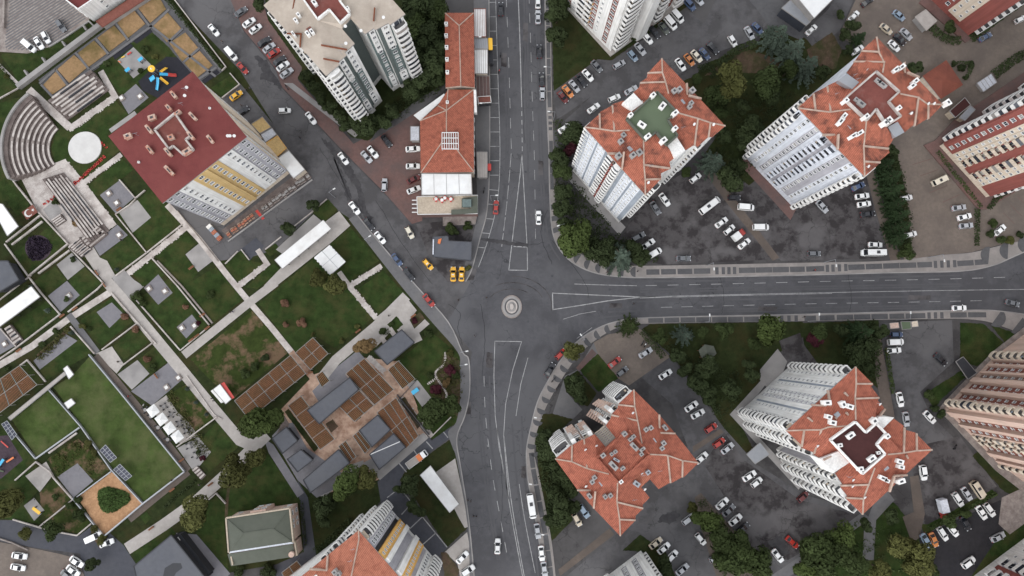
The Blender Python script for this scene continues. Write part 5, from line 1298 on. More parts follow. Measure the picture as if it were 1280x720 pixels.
def tower(label, z, outline, h, hips, steps, terrace, specs, n, floor_m, roof_m='tile', wall_m='white', ov=.55, dz=2.3, chims=(), parm='white', cap='mortar', z0=3.2, lights=(), terr_top=None, group='apartment towers'):
    out = [S(*z(q), h) for q in outline]
    out2 = [Vector((p.x, p.y, 0)) for p in out]
    foot = inset(out2, ov)
    c = sum(foot, Vector()) / len(foot)
    r = empty('apartment_building', c); tag(r, label, 'apartment building', group)
    MB().prism(foot, 0, h - .05, top=False).build('wall', M[wall_m], r)
    MB().prism(out2, h - .4, h - .02).build('eaves', M['concrete'], r)
    terr = [S(*z(q), h + dz) for q in terrace] if terrace else None
    t2 = [Vector((p.x, p.y, 0)) for p in terr] if terr else None
    HP = []
    for hp in hips:
        pts = [S(*z(q), h + dz * .5) for q in hp]
        L = [0]
        for a, b in zip(pts, pts[1:]): L.append(L[-1] + (b - a).length)
        HP.append([(p, dz * l / L[-1]) for p, l in zip(pts, L)])
    for hp in HP: hp[0] = (min(out2, key=lambda o: (o - Vector((hp[0][0].x, hp[0][0].y, 0))).length) + Vector((0, 0, h)), 0)
    cdt_roof(r, out2, h, HP, t2, dz, M[roof_m])
    for hp in HP:
        b = MB()
        for (p, z_), (q, y_) in zip(hp, hp[1:]):
            b.bar(Vector((p.x, p.y, h + z_ + .14)), Vector((q.x, q.y, h + y_ + .14)), .34, .34)
        b.build('ridge_cap', M[cap], r)
    inter = [(p, z_) for hp in HP for p, z_ in hp[1:]]
    for a, e in steps:
        pa, pe = S(*z(a), h + dz * .4), S(*z(e), h)
        za = min(((p - pa).length, z_) for p, z_ in inter)[1]
        b = MB().bar(Vector((pa.x, pa.y, h + za + .30)), Vector((pe.x, pe.y, h + .34)), .42, .7)
        b.build('fire_wall', M[cap], r)
    if terr:
        MB().prism(t2, h + .3, h + dz + .25).build('terrace_floor', M[floor_m], r)
        for i in range(len(terr)):
            a, b_ = t2[i].copy(), t2[(i + 1) % len(t2)].copy(); a.z = b_.z = h + dz + 1.0
            MB().bar(a, b_, .42, .95 + .012 * (i % 3)).build('parapet', M[parm], r)
    for q in chims:
        x, y, sx, sy, m_ = q[:5]
        zz = h + (q[5] if len(q) > 5 else 1.2)
        chimney(r, S(*z((x, y)), zz), zz, sx, sy, m_, q[6] if len(q) > 6 else .65, q[7] if len(q) > 7 else 1.3)
    rg = random.Random(len(label))
    for k in range(9):
        p = out2[rg.randrange(len(out2))].lerp(Vector((c.x, c.y, 0)), rg.uniform(.12, .55)); zz = h + .9
        if k % 3 == 0: MB().tube((p.x, p.y, zz - .8), (p.x, p.y, zz + 1.6), .04).bar((p.x - .6, p.y, zz + 1.5), (p.x + .6, p.y + .2, zz + 1.5), .05, .05).build('aerial', M['metal_grey'], r)
        else:
            b = MB(); b.tube((p.x, p.y, zz - .8), (p.x, p.y, zz + .3), .04); b.tube((p.x, p.y, zz + .3), (p.x + .12, p.y - .16, zz + .5), .12, .42, 10); b.build('satellite_dish', M['frame_white'], r)
    for q in lights:
        p = S(*z(q), h + 1.4)
        MB().box((p.x, p.y, h + 1.3), (1.3, 1.3, .5), .62).build('skylight', M['metal_grey'], r)
    for i, sp in specs.items():
        facade(r, foot[i], foot[(i + 1) % len(foot)], sp, n, z0, (h - z0 - .6) / n, h - .45)
    return r
W_, WB, GB = 'white', 'white_blue', 'grey_blue'
# --- A: maroon flat roof, ochre and white front
zA = Z(120, 80, 3.271)
A_ = tower('apartment block with maroon roof and ochre striped front beside the park', zA, [(50, 295), (395, 30), (617, 298), (272, 570)], 37.3, [], [],
   [(328, 205), (392, 298), (372, 312), (402, 352), (364, 376), (322, 338), (304, 350), (246, 272)],
   {2: [(13, 'w2', 'grey_mauve'), (8, 'w1', W_, .3), (5, '', W_, .3), (10, 'w1', 'ochre', .5), (3, '', 'ochre', .9), (10, 'w1', 'ochre', .5), (5, '', W_, .3), (8, 'w1', W_, .3), (13, 'w2', 'grey_mauve')],
    1: [(3, 'w1', 'cream'), (4, '', 'cream', .4), (3, 'w1', 'cream'), (4, '', 'cream', .4), (3, 'w1', 'cream')]}, 11, 'terrace_red', 'membrane_red', 'cream', dz=1.1,
   chims=[(325, 132, 2.6, .9, 'brick_chimney', .4, -.9), (305, 185, 2.2, .9, 'brick_chimney', .8, -.9), (238, 225, 2.2, 1.6, 'brick_chimney', .4, .3), (226, 272, 3, .9, 'brick_chimney', .8, -.9), (140, 300, 2.2, 1.5, 'brick_chimney', .2, .4), (228, 355, 2.8, .9, 'brick_chimney', .4, -.9),
          (308, 440, 3.6, 1, 'brick_chimney', .3, -.8), (404, 220, 3, .9, 'brick_chimney', .4, -.8), (475, 313, 2.8, .9, 'brick_chimney', .2, -.9), (303, 365, 3, .9, 'brick_chimney', .8, -.9), (395, 298, 3, .9, 'brick_chimney', .8, -.9), (315, 305, 1.7, 1.5, 'brick_chimney', 1.0, .4), (380, 362, 2.6, 1.6, 'brick_chimney', .8, .6), (178, 403, .6, .6, W_, .1, 0, .5), (468, 183, .6, .6, W_, .1, 0, .5), (342, 205, .9, 2.0, 'brick_chimney', .8, -.9)], parm='stone_pale')
# --- B: grey felt roof tower
zB = Z(320, 0, 4.233)
band = [(0, .24, W_), (.24, .66, 'green_slate'), (.66, 1, W_)]
B_ = tower('tall apartment tower with grey felt roof and green and white front', zB,
   [(40, 28), (370, 402), (441, 342), (434, 331), (479, 291), (470, 278), (522, 230), (455, 152), (500, 98), (576, 180), (622, 150), (632, 158), (700, 122), (708, 132), (790, 74), (650, -84), (600, -120), (160, -78)],
   41.5, [], [], [(245, -10), (330, 108), (392, 58), (450, 128), (500, 80), (445, 10), (470, -40), (300, -80)],
   {1: [(10, 'b', W_, .06)], 3: [(2, '', 'green_dark'), (7, 'w1', band, .3), (2, '', 'green_dark')], 5: [(2, '', 'green_dark'), (6, 'w1', band, .3), (3, '', W_, .1)],
    6: [(6, 'w1', 'green_dark'), (6, 'w1', 'beige_render')], 7: [(1, 'w1', 'green_dark')], 9: [(2, '', 'green_slate'), (6, 'w1', band, .3), (1, '', 'green_slate')], 11: [(3, '', 'green_dark'), (6, 'w1', band, .3), (1, '', 'green_slate')],
    13: [(10, 'b', W_, .06)], 0: [(4, 'B', W_), (6, '', W_), (4, 'w1', W_), (6, '', W_), (4, 'B', W_), (5, 'w1', W_), (5, 'B', W_)]}, 13, 'terrace_red', 'roof_felt', W_, dz=.9,
   chims=[(217, 118, .9, 1.4, W_, .3), (232, 90, .9, 1.4, W_, .3), (280, 188, 1.0, 1.6, W_, .3), (302, 178, 1.0, 1.6, W_, .3), (205, 190, .7, 1.7, W_, .2), (283, 158, 1.5, 1.2, 'brown_red', .3, .6, .3), (315, 25, 1.2, 1.8, W_, 1.1), (490, 55, .9, .9, W_, 1.2)])
for a, e in (((345, 238), (480, 262)), ((356, 310), (440, 326)), ((163, 177), (240, 178)), ((238, 175), (232, 250)), ((205, -10), (195, 52)), ((628, 40), (622, 110))):
    p, q = S(*zB(a), 42.3), S(*zB(e), 41.9); MB().bar(p + Vector((0, 0, .12)), q + Vector((0, 0, .12)), .3, .4).build('roof_flashing', M['rust'], B_)
# --- C: red tiles, green roof terrace
zC = Z(690, 60, 3)
C_ = tower('tiled apartment tower with a green roof terrace and blue-grey framed front', zC,
   [(122, 297), (178, 247), (180, 240), (224, 216), (228, 210), (268, 197), (290, 222), (335, 196), (304, 168), (328, 146), (330, 128), (356, 112), (358, 95), (412, 38), (650, 292), (600, 335), (588, 332), (545, 372), (535, 362), (500, 384), (470, 338), (432, 366), (464, 408), (440, 428), (446, 452), (408, 470), (410, 490), (350, 552)],
   43, [[(412, 38), (415, 92), (425, 132), (433, 178)], [(650, 292), (595, 278), (545, 265), (470, 250)], [(122, 297), (180, 302), (232, 314), (288, 314)], [(350, 552), (351, 493), (344, 440), (340, 352)]],
   [((415, 92), (358, 95)), ((425, 132), (330, 132)), ((595, 278), (586, 334)), ((545, 265), (534, 366)), ((180, 302), (178, 247)), ((232, 314), (226, 216)), ((351, 493), (408, 492)), ((344, 440), (442, 452)), ((207, 398), (266, 396)), ((266, 396), (262, 456)), ((503, 136), (507, 186)), ((507, 186), (560, 190))],
   [(392, 168), (466, 244), (432, 273), (468, 332), (428, 368), (388, 318), (350, 350), (278, 270)],
   {27: [(5, '', GB), (10, 'w2s', WB, .2), (2, '', GB), (10, 'w2s', WB, .2), (4, '', GB), (8, 'b', W_, .06), (3, 'B', W_, .06, 'red_render'), (8, 'B', W_, .06, W_), (4, '', GB), (10, 'w2s', WB, .2), (2, '', GB), (10, 'w2s', WB, .2), (5, 'w1s', GB)],
    14: [(10, 'w1', W_)], 16: [(4, 'w1', W_), (4, 'B', W_)], 18: [(4, 'w1', W_)], 21: [(1, 'w1', W_)], 24: [(1, 'w1', W_)], 26: [(3, 'b', W_), (3, 'w1', W_)], 22: [(1, 'w1', W_)],
    0: [(4, 'B', W_), (5, 'w1', W_)]}, 14, 'terrace_green', 'tile3', W_, dz=2.3, parm='roof_green',
   chims=[(412, 221, 2.2, 1.5, W_, 2.6, .9, .8), (335, 291, 2.4, 1.5, W_, 2.6, -.6, .8), (356, 336, 1.8, 1.2, W_, 3.1), (415, 351, 1.8, 1.4, W_, 3.1), (458, 306, 1.4, 1.2, W_, 3.1), (458, 249, 1.8, 1.2, W_, 3.1), (376, 182, 1.4, 1.2, W_, 3.1), (292, 256, 1.3, 1.1, W_, 3.1),
          (455, 167, 1.4, 1.5, 'concrete', 1.4), (474, 161, 1.4, 1.5, 'concrete', 1.4), (522, 165, 1.6, 1.6, 'concrete', .6), (512, 226, 1.2, 1.2, 'concrete', 1.2), (518, 212, 1.2, 1.2, 'concrete', 1.2), (266, 331, 1.2, 1.4, 'concrete', 1.2), (256, 354, 1.3, 1.5, 'concrete', 1.2), (301, 406, 1.6, 1.5, 'concrete', 1.2), (325, 396, 1.6, 1.8, 'concrete', 1.2), (248, 408, 1.6, 1.6, 'concrete', .6)], lights=[(487, 205), (295, 376)])
def white_box(r, z, Q, h0, h1, m=W_, name='roof_annex'):
    MB().prism([S(*z(q), h1) for q in Q], h0, h1).build(name, M[m], r)
white_box(C_, zC, [(306, 168), (342, 206), (300, 236), (264, 206)], 40, 44.6); white_box(C_, zC, [(432, 366), (468, 334), (500, 384), (462, 410)], 40, 44.4)
# --- D
zD = Z(920, 40, 3)
D_ = tower('tiled apartment tower with a red roof terrace and pale blue striped front', zD,
   [(232, 285), (288, 234), (292, 228), (338, 206), (345, 200), (384, 182), (412, 205), (445, 180), (415, 152), (440, 118), (446, 108), (468, 78), (472, 68), (527, 18), (775, 272), (722, 328), (716, 326), (672, 354), (664, 350), (632, 376), (604, 338), (570, 356), (594, 396), (570, 434), (576, 452), (541, 482), (540, 492), (482, 542)],
   43, [[(527, 18), (538, 76), (552, 118), (540, 160)], [(775, 272), (722, 268), (680, 246), (606, 238)], [(232, 285), (298, 292), (350, 302), (420, 296)], [(482, 542), (485, 485), (478, 430), (480, 335)]],
   [((538, 76), (470, 72)), ((552, 118), (442, 112)), ((722, 268), (719, 327)), ((680, 246), (668, 352)), ((298, 292), (290, 232)), ((350, 302), (341, 204)), ((485, 485), (540, 490)), ((478, 430), (572, 438)), ((322, 388), (380, 386)), ((380, 386), (381, 440)), ((625, 118), (632, 160)), ((632, 160), (686, 170))],
   [(520, 152), (606, 228), (566, 265), (612, 320), (560, 355), (520, 292), (486, 334), (402, 255)],
   {27: [(7, 'b', WB, .5), (7, '', WB), (7, 'w1', WB), (7, '', 'grey_mauve'), (8, 'w1', 'grey_mauve'), (6, '', WB, .3), (10, 'B', 'grey_mauve', .2, WB), (5, '', 'grey_mauve'), (10, 'B', 'grey_mauve', .2, WB), (6, '', WB, .3), (8, 'w1', 'grey_mauve'), (7, '', WB), (7, 'w1', WB), (7, '', WB), (7, 'b', WB, .5)],
    14: [(1, 'w1', W_)], 16: [(1, 'w1', W_)], 26: [(1, 'B', W_)], 24: [(1, 'w1', W_)], 0: [(3, 'b', W_), (3, 'w1', W_), (3, 'b', W_)]}, 15, 'terrace_red', 'tile3', WB, dz=2.3, parm='stone_pale',
   chims=[(590, 148, 1.2, 2.2, W_, 1.2, -.9), (612, 138, 1.2, 2.2, W_, 1.2, -.9), (652, 208, 1.2, 2, W_, 1.2, -.9), (664, 190, 1.2, 1.8, W_, 1.2, -.9), (385, 340, 1.2, 2.4, W_, 1.2, -.7), (398, 320, 1.1, 1.8, W_, 1.2, -.7), (432, 394, 1.1, 2.4, W_, 1.2, -1), (456, 384, 1.1, 2.2, W_, 1.2, -1), (565, 335, 1.6, 1.6, W_, 3), (552, 345, 1.6, 1.6, W_, 3), (602, 290, 1.2, 1.2, W_, 2.9), (480, 322, 1.6, 1.2, W_, 2.9), (405, 262, 1.4, 1.2, W_, 2.9),
          (545, 200, 2.6, 1.1, 'concrete', 2.6, -.7, .7), (528, 186, 1.8, 1, 'concrete', 2.6, -.7, .7), (465, 272, 2.4, 1.3, 'concrete', 2.6, -.7, .8), (448, 256, 1.3, 1, 'concrete', 2.6, -.7, .6), (785, 270, 1.3, 1.8, W_, 0, .6)], lights=[(608, 192), (430, 352)])
white_box(D_, zD, [(384, 182), (416, 156), (462, 188), (436, 214)], 40, 44.6, 'metal_grey'); white_box(D_, zD, [(570, 356), (606, 336), (632, 376), (596, 396)], 40, 44.3, 'metal_grey')
# --- G
zG = Z(900, 440, 3.271)
G_b = tower('white apartment tower with red tiles and a maroon roof terrace', zG,
   [(555, 60), (627, 132), (618, 142), (652, 186), (645, 198), (674, 232), (622, 284), (660, 318), (710, 272), (752, 302), (748, 316), (800, 330), (806, 338), (868, 400), (583, 665), (513, 598), (520, 588), (492, 552), (500, 540), (470, 496), (520, 455), (480, 408), (412, 436), (382, 420), (386, 412), (332, 392), (336, 384), (270, 322)],
   39.5, [[(555, 60), (560, 130), (550, 190), (545, 275)], [(868, 400), (805, 405), (745, 412), (675, 416)], [(270, 322), (345, 320), (410, 318), (440, 306), (515, 300)], [(583, 665), (590, 600), (605, 540), (622, 470)]],
   [((560, 130), (622, 130)), ((550, 190), (650, 187)), ((805, 405), (802, 332)), ((745, 412), (753, 308)), ((345, 320), (333, 388)), ((410, 318), (383, 416)), ((590, 600), (515, 596)), ((605, 540), (494, 546)), ((372, 216), (446, 220)), ((446, 220), (441, 156)), ((700, 502), (765, 503)), ((700, 502), (692, 572)), ((600, 320), (674, 232)), ((420, 440), (500, 400)), ((505, 165), (535, 195)), ((360, 268), (400, 304)), ((465, 265), (500, 304)), ((505, 245), (540, 280)), ((755, 420), (770, 440))],
   [(548, 284), (590, 328), (632, 290), (672, 332), (634, 376), (668, 415), (576, 496), (446, 358)],
   {27: [(9, 'b', W_), (7, 'w1', W_), (6, '', W_), (7, 'w1s', W_), (3, '', GB), (7, '', W_), (5, 'w2', 'grey_mauve'), (5, 'w1', W_, .3), (5, 'w2', 'grey_mauve'), (7, '', W_, .2), (7, 'w1s', W_), (3, '', GB), (6, 'w1', W_), (6, '', W_), (6, 'w1', W_), (9, 'b', W_)],
    14: [(5, 'b', W_), (4, 'w1', W_)], 16: [(4, 'b', W_)], 18: [(5, 'w1', W_), (5, 'b', W_)], 26: [(5, 'b', W_), (3, 'w1', W_)], 24: [(5, 'b', W_), (3, '', W_)], 22: [(4, 'w1', W_)], 19: [(3, '', 'grey_mauve'), (3, 'w1', W_)]}, 13, 'terrace_maroon', 'tile', W_, dz=2.3,
   chims=[(430, 206, 2.2, 1.3, W_, 1.2, .1), (496, 213, 1.4, 1.8, W_, 1.3, .4), (522, 222, 2, 1.4, W_, 1.3, -.3), (437, 264, 1.6, 1.3, W_, 1.2, -.3), (452, 287, 2.0, 1.4, W_, 1.2, -.2), (725, 445, 2, 1.3, W_, 1.2, -.3), (730, 467, 1.7, 1.1, W_, 1.2, -.2), (655, 512, 2.2, 1.2, W_, 1.2, -.4), (672, 522, 1.4, 1, W_, 1.2, -.4), (730, 525, 2.2, 1.3, W_, 1, .3),
          (528, 340, 2.4, 1.3, W_, 2.6, .6, .9), (614, 434, 2.4, 1.3, W_, 2.6, .6, .9), (486, 380, 1.3, 1, W_, 2.6, .2, .7), (571, 477, 1.5, 1.2, W_, 2.6, .2, .7), (644, 411, 1, .8, W_, 2.6, .2, .5), (622, 280, 1.8, 1.5, W_, 2.4, .6), (674, 342, 1.3, 1.2, W_, 2.4, .6)], lights=[(676, 472), (480, 258)])
white_box(G_b, zG, [(628, 284), (652, 264), (712, 268), (664, 316)], 36, 41); white_box(G_b, zG, [(410, 436), (490, 404), (530, 452), (462, 496)], 34, 40.6)
# --- H
zH = Z(670, 460, 3.273)
H_b = tower('low apartment tower with square raised tiled roof by the south boulevard', zH,
   [(400, 88), (503, 190), (570, 268), (665, 388), (606, 446), (596, 448), (556, 470), (546, 470), (502, 496), (466, 456), (430, 488), (465, 530), (436, 560), (438, 576), (408, 604), (406, 624), (345, 688), (236, 574), (168, 496), (78, 372), (142, 318), (150, 314), (190, 292), (200, 290), (240, 270), (286, 324), (326, 286), (285, 236), (306, 206), (308, 190), (334, 164), (336, 148)],
   28.8, [[(400, 88), (405, 158), (415, 215), (430, 306)], [(665, 388), (600, 380), (536, 356), (462, 350)], [(345, 688), (343, 620), (330, 546), (331, 466)], [(78, 372), (146, 384), (208, 410), (295, 430)]],
   [((405, 158), (336, 150)), ((415, 215), (308, 192)), ((600, 380), (598, 447)), ((536, 356), (550, 470)), ((343, 620), (407, 622)), ((330, 546), (438, 574)), ((146, 384), (147, 316)), ((208, 410), (196, 291)), ((503, 190), (505, 262)), ((505, 262), (570, 268)), ((168, 498), (240, 500)), ((240, 500), (236, 574))],
   [(375, 248), (462, 352), (335, 466), (248, 366)],
   {31: [(8, 'b', W_, .8)], 29: [(3, '', W_, 1.8), (4, 'B', 'pink_cream', .3)], 27: [(3, '', W_, 1.8), (4, 'B', 'pink_cream', .3)], 19: [(8, 'b', W_, .8)], 21: [(3, '', W_, 1.8), (4, 'B', 'pink_cream', .3)], 23: [(4, 'B', 'pink_cream', .3), (3, '', W_, 1.8)], 24: [(1, 'w1', W_)], 26: [(1, '', W_)], 25: [(1, 'w2', 'grey_mauve')]}, 8, 'tile', 'tile', W_, dz=2.4, parm='tile',
   chims=[(447, 250, 1.3, 1.2, 'concrete', 1.2), (467, 243, 1.3, 1.2, 'concrete', 1.2), (519, 305, 1.3, 1.3, 'concrete', 1.2), (512, 326, 1.3, 1.2, 'concrete', 1.2), (525, 242, 1.1, 1.8, 'concrete', .6), (237, 445, 1.3, 1.2, 'concrete', 1.2), (228, 463, 1.3, 1.2, 'concrete', 1.2), (281, 523, 1.2, 1.2, 'concrete', 1.2), (302, 518, 1.3, 1.2, 'concrete', 1.2), (217, 520, 1.1, 1.6, 'concrete', .6),
          (400, 320, 2.8, 1.3, 'concrete', 2.7, -.8, .8), (383, 290, 1.3, 1, 'concrete', 2.7), (396, 278, 1.2, 1, 'concrete', 2.7), (360, 268, 1.5, 1.2, 'concrete', 2.7), (432, 330, 1.8, .8, 'concrete', 2.7), (428, 350, 1.2, 1, 'concrete', 2.7), (315, 398, 3, 1.4, 'concrete', 2.7, -.8, .8), (352, 408, 1.5, .9, 'concrete', 2.7), (322, 340, 1.2, .9, 'concrete', 2.7), (307, 350, 1, .9, 'concrete', 2.7), (328, 375, 2, .7, 'metal_grey', 2.7, -.5, .5), (272, 355, 1.5, 1.2, 'concrete', 2.7), (410, 472, 2, 1.4, 'metal_grey', 1.6, -.6, .8), (455, 424, 1.4, 1.2, 'metal_grey', 1.6), (345, 462, 1.2, 1, W_, 2.2)], lights=[(480, 300), (270, 470)])
white_box(H_b, zH, [(380, 428), (430, 392), (470, 446), (432, 486)], 26, 30.2, 'tile2')
b = MB()
Q = [S(*zH(q), 27.5) for q in [(240, 268), (284, 236), (328, 284), (288, 324)]]
for i in range(9): b.bar(Q[0].lerp(Q[3], i / 8), Q[1].lerp(Q[2], i / 8), .18, .25)
b.build('light_well_grille', M['cream'], H_b)
for Q in ([(232, 150), (260, 128), (334, 150), (308, 190)], [(208, 196), (228, 168), (306, 206), (286, 240)], [(120, 250), (148, 232), (196, 290), (150, 314)], [(168, 232), (196, 218), (240, 270), (204, 290)]):
    P = [S(*zH(q), 12 if i < 2 else 26) for i, q in enumerate(Q)]
    b = MB()
    for k in range(8):
        a, e = P[0].lerp(P[3], k / 8), P[1].lerp(P[2], k / 8); b.bar(a, e, .5, .18)
    o = b.build('stepped_ledge', M['pink_cream'], H_b)
# --- I
zI = Z(360, 600, 5.333)
I_b = tower('tiled apartment tower with orange striped front at the bottom edge', zI, [(470, 335), (931, 863), (600, 1150), (-320, 960), (155, 590)], 35,
   [[(470, 335), (470, 400), (420, 660), (400, 760)]], [((150, 588), (262, 600)), ((262, 600), (266, 500))], None,
   {0: [(11, 'b', W_, .4), (9, 'w1', 'grey_mauve', .8), (5, '', 'slate_dark'), (9, 'w1s', 'orange_render', .9), (5, '', W_, 1.3), (10, '', 'grey_mauve'), (6, '', W_, 1.3), (9, 'w1s', 'orange_render', .9), (5, '', 'grey_mauve', .4), (9, 'w1', W_, .6), (13, 'b', W_, .4)],  # near-black strip: shade of the gap between bays, put into the colour
    4: [(6, '', W_), (5, 'B', W_), (6, '', W_), (5, 'b', W_), (6, 'w1', W_), (6, 'B', W_), (5, '', W_)]}, 12, 'tile', 'tile2', W_, dz=1.6,
   chims=[(318, 605, 1.3, 1.3, 'concrete', 1), (342, 622, 1.3, 1.3, 'concrete', 1)])
# --- towers whose roofs lie outside the picture
def slab_tower(label, F, h, specs, n, wall_m, z0=3.2, plinth=None, roof='roof_felt'):
    foot = poly(F)
    c = sum(foot, Vector()) / len(foot)
    r = empty('apartment_building', c); tag(r, label, 'apartment building', 'apartment towers')
    MB().prism(foot, 0, h, mtop=1).build('wall', [M[wall_m], M[roof]], r)
    for i in range(len(foot)):
        a, b_ = foot[i].copy(), foot[(i + 1) % len(foot)].copy(); a.z = b_.z = h + .8
        MB().bar(a, b_, .35, .8 + .01 * (i % 2)).build('parapet', M[wall_m], r)
    if plinth:
        P = poly(plinth); MB().prism(P, 0, .5).build('plinth', M['walk_light' if plinth_m is None else plinth_m], r)
    for i, sp in specs.items(): facade(r, foot[i], foot[(i + 1) % len(foot)], sp, n, z0, (h - z0 - .6) / n, h - .3)
    return r
RR, CC, PC, BR = 'red_render', 'cream', 'pink_cream', 'brown_red'
plinth_m = 'brick_red'
slab_tower('red and cream apartment tower at the upper right edge', [(1173, 183), (1231, 247), (1310, 203), (1310, 92)], 41,
   {0: [(18, 'w1', RR, .3), (7, 'w1s', CC, .5), (6, 'w1s', CC, .7), (11, 'B', RR, .2, CC), (11, '', RR, .5), (11, 'B', RR, .2, CC), (6, 'w1s', CC, .6), (6, 'w1s', CC, .5), (18, '', RR, .4)],
    3: [(5, 'w1', CC), (6, 'b', CC, .4, 'white'), (5, 'w1', RR), (6, 'b', RR, .4, 'white'), (6, 'w1', RR), (6, 'b', RR, .4, 'white')], 1: [(5, 'B', RR), (5, 'w1', CC), (5, 'B', RR)]}, 13, CC,
   plinth=[(1154, 182), (1168, 176), (1192, 150), (1310, 70), (1310, 215), (1232, 262), (1222, 262)])
plinth_m = 'stone_dim'
slab_tower('pink and brown apartment tower at the right edge below the road', [(1179, 510), (1247, 579), (1310, 625), (1310, 395), (1241, 446)], 41,
   {4: [(8, 'b', PC, 1.0, 'cream'), (5, '', PC, 1.4), (12, 'w2s', BR, .1), (6, '', PC, 1.3), (12, 'w2s', BR, .1), (7, '', PC, 1.4), (10, 'w2s', BR, .0), (3, '', PC, 1.1), (10, 'w2s', BR, .1), (3, '', PC, 1.1), (6, 'w1s', BR, .1), (10, 'b', PC, 1.2, 'cream')][::-1],
    0: [(8, '', PC, 1.3), (12, 'w2s', BR, .1), (5, '', PC, 1.3), (12, 'w2s', BR, .1), (3, '', PC, .4), (6, 'B', BR, .1, 'cream'), (3, '', BR, .3), (6, 'B', BR, .1, 'cream'), (10, 'w2s', BR, .1), (7, '', PC, 1.3), (7, 'w1s', BR, .1), (5, '', PC, 1.1), (6, 'b', PC, .3, 'cream')]}, 13, PC,
   plinth=[(1172, 511), (1240, 440), (1310, 385), (1310, 640), (1244, 588)])
plinth_m = 'brick_red'
slab_tower('red apartment block with cream window strips at the top right corner', [(1160, -2), (1209, 45), (1290, -18), (1240, -70)], 30,
   {0: [(8, 'w1', RR, .2), (8, 'w1', RR, .5), (6, 'w1s', CC, .6), (6, 'w1s', CC, .6), (12, '', RR, .4)], 1: [(4, 'b', RR, .1, 'frame_white'), (4, 'b', RR, .1, 'frame_white'), (4, 'b', RR, .1, 'frame_white'), (4, 'b', RR, .1, 'frame_white')]}, 9, RR, plinth=[(1148, 4), (1206, 54), (1212, 50), (1300, -18), (1310, -30), (1180, -40)])
plinth_m = None
slab_tower('white apartment tower with brown and orange bays at the top edge', [(703, 4), (763, 65), (786, 47), (796, 52), (806, 46), (800, 38), (848, 2), (800, -60), (740, -40)], 40,
   {0: [(5, '', W_, .1), (6, 'w1', BR, .2), (8, 'w1s', W_, .3), (9, 'B', 'grey_mauve', .1), (8, 'B', 'orange_render', .1), (6, 'w1', BR, .2), (8, 'w1s', W_, .4), (5, '', W_, .4), (6, 'w1', BR, .3), (7, '', W_, .5)],
    1: [(8, 'b', W_, .3), (3, 'w1', BR, .1)], 5: [(5, 'w1', W_, .2), (5, 'b', W_, .2), (6, 'w1', BR, .2), (6, 'b', W_, .2)], 3: [(1, '', W_)]}, 13, W_, plinth=[(701, 3), (763, 71), (853, 6), (870, -12), (700, -12)])
slab_tower('grey and white apartment block at the bottom edge', [(756, 722), (801, 688), (836, 738), (790, 790)], 34,
   {0: [(6, 'b', W_, .1), (6, 'w1', W_, .2), (7, '', W_, .5), (6, 'w1', 'grey_mauve', .1), (7, '', W_, .5), (6, 'w1', 'grey_mauve', .1), (8, '', W_, .5)], 1: [(5, 'B', W_), (5, 'w1', W_), (5, 'B', W_), (5, 'w1', W_), (4, 'B', W_)]}, 11, W_)
slab_tower('white apartment block with red balcony strips at the bottom right corner', [(1214, 722), (1300, 658), (1400, 760), (1290, 850)], 38,
   {0: [(6, 'w1s', W_, .2), (7, 'B', 'grey_mauve', .1), (4, '', RR, .2), (7, 'B', 'grey_mauve', .1), (7, 'w1s', W_, .3), (7, 'w1s', W_, .3), (7, 'b', W_, .1), (5, 'w1s', W_, .3), (7, 'b', W_, .1)]}, 12, W_)
# plinths of the towers seen as ledges
for lab, q in (('ledge', [(708, 222), (714, 213), (782, 284), (774, 294)]), ('ledge', [(912, 518), (956, 470), (960, 476), (926, 522), (1003, 605), (998, 612)]), ('ledge', [(355, 104), (366, 104), (448, 168), (444, 172)])):
    sheet('building_apron', q, M['concrete'], 4.6)
# --- low buildings
def hip_house(label, O, h, ridge, rise, mroof, mwall, name='house', cat='house', ov=.35, specs=None, n=2, group=None, cap='mortar', chims=()):
    out = poly(O, h)
    c = sum(out, Vector()) / len(out); c.z = 0
    r = empty(name, c); tag(r, label, cat, group)
    MB().prism(inset([Vector((p.x, p.y, 0)) for p in out], ov), 0, h - .04, top=False).build('wall', M[mwall], r)
    MB().prism(out, h - .25, h - .02).build('eaves', M['concrete'], r)
    HP = []
    rd = [S(x, y, h + rise) for x, y in ridge]
    for p in out:
        q = min(rd, key=lambda s_: (s_ - p).length); HP.append([(p, 0), (q, rise)])
    if len(rd) > 1: HP.append([(q, rise) for q in rd])
    cdt_roof(r, [Vector((p.x, p.y, 0)) for p in out], h, HP, None, rise, M[mroof])
    if cap:
        b = MB()
        for hp in HP:
            for (p, z_), (q, y_) in zip(hp, hp[1:]): b.bar(Vector((p.x, p.y, h + z_ + .1)), Vector((q.x, q.y, h + y_ + .1)), .3, .25)
        b.build('ridge_cap', M[cap], r)
    F = inset([Vector((p.x, p.y, 0)) for p in out], ov)
    for i, sp in (specs or {}).items(): facade(r, F[i], F[(i + 1) % len(F)], sp, n, .8, (h - 1) / n, h - .3)
    for x, y, sx, sy, m_ in chims: chimney(r, S(x, y, h + .6), h + .6, sx, sy, m_, 0, 1.0)
    return r
hip_house('long red tiled shop row along the boulevard, upper block', [(556, 16), (592, 16), (593.5, 110), (557, 110)], 8, [(574, 32), (576, 108)], 1.5, 'tile', 'cream', 'shop_row', 'shop row', specs={1: [(1, 'w1', 'cream')] * 10}, group='red tiled shop rows', chims=[(558, 31, 1.2, 1, W_), (558, 45.5, 1.2, 1, W_), (558.5, 60, 1.2, 1, W_), (559, 75, 1.2, 1, W_), (559.5, 91, 1.2, 1, W_)])
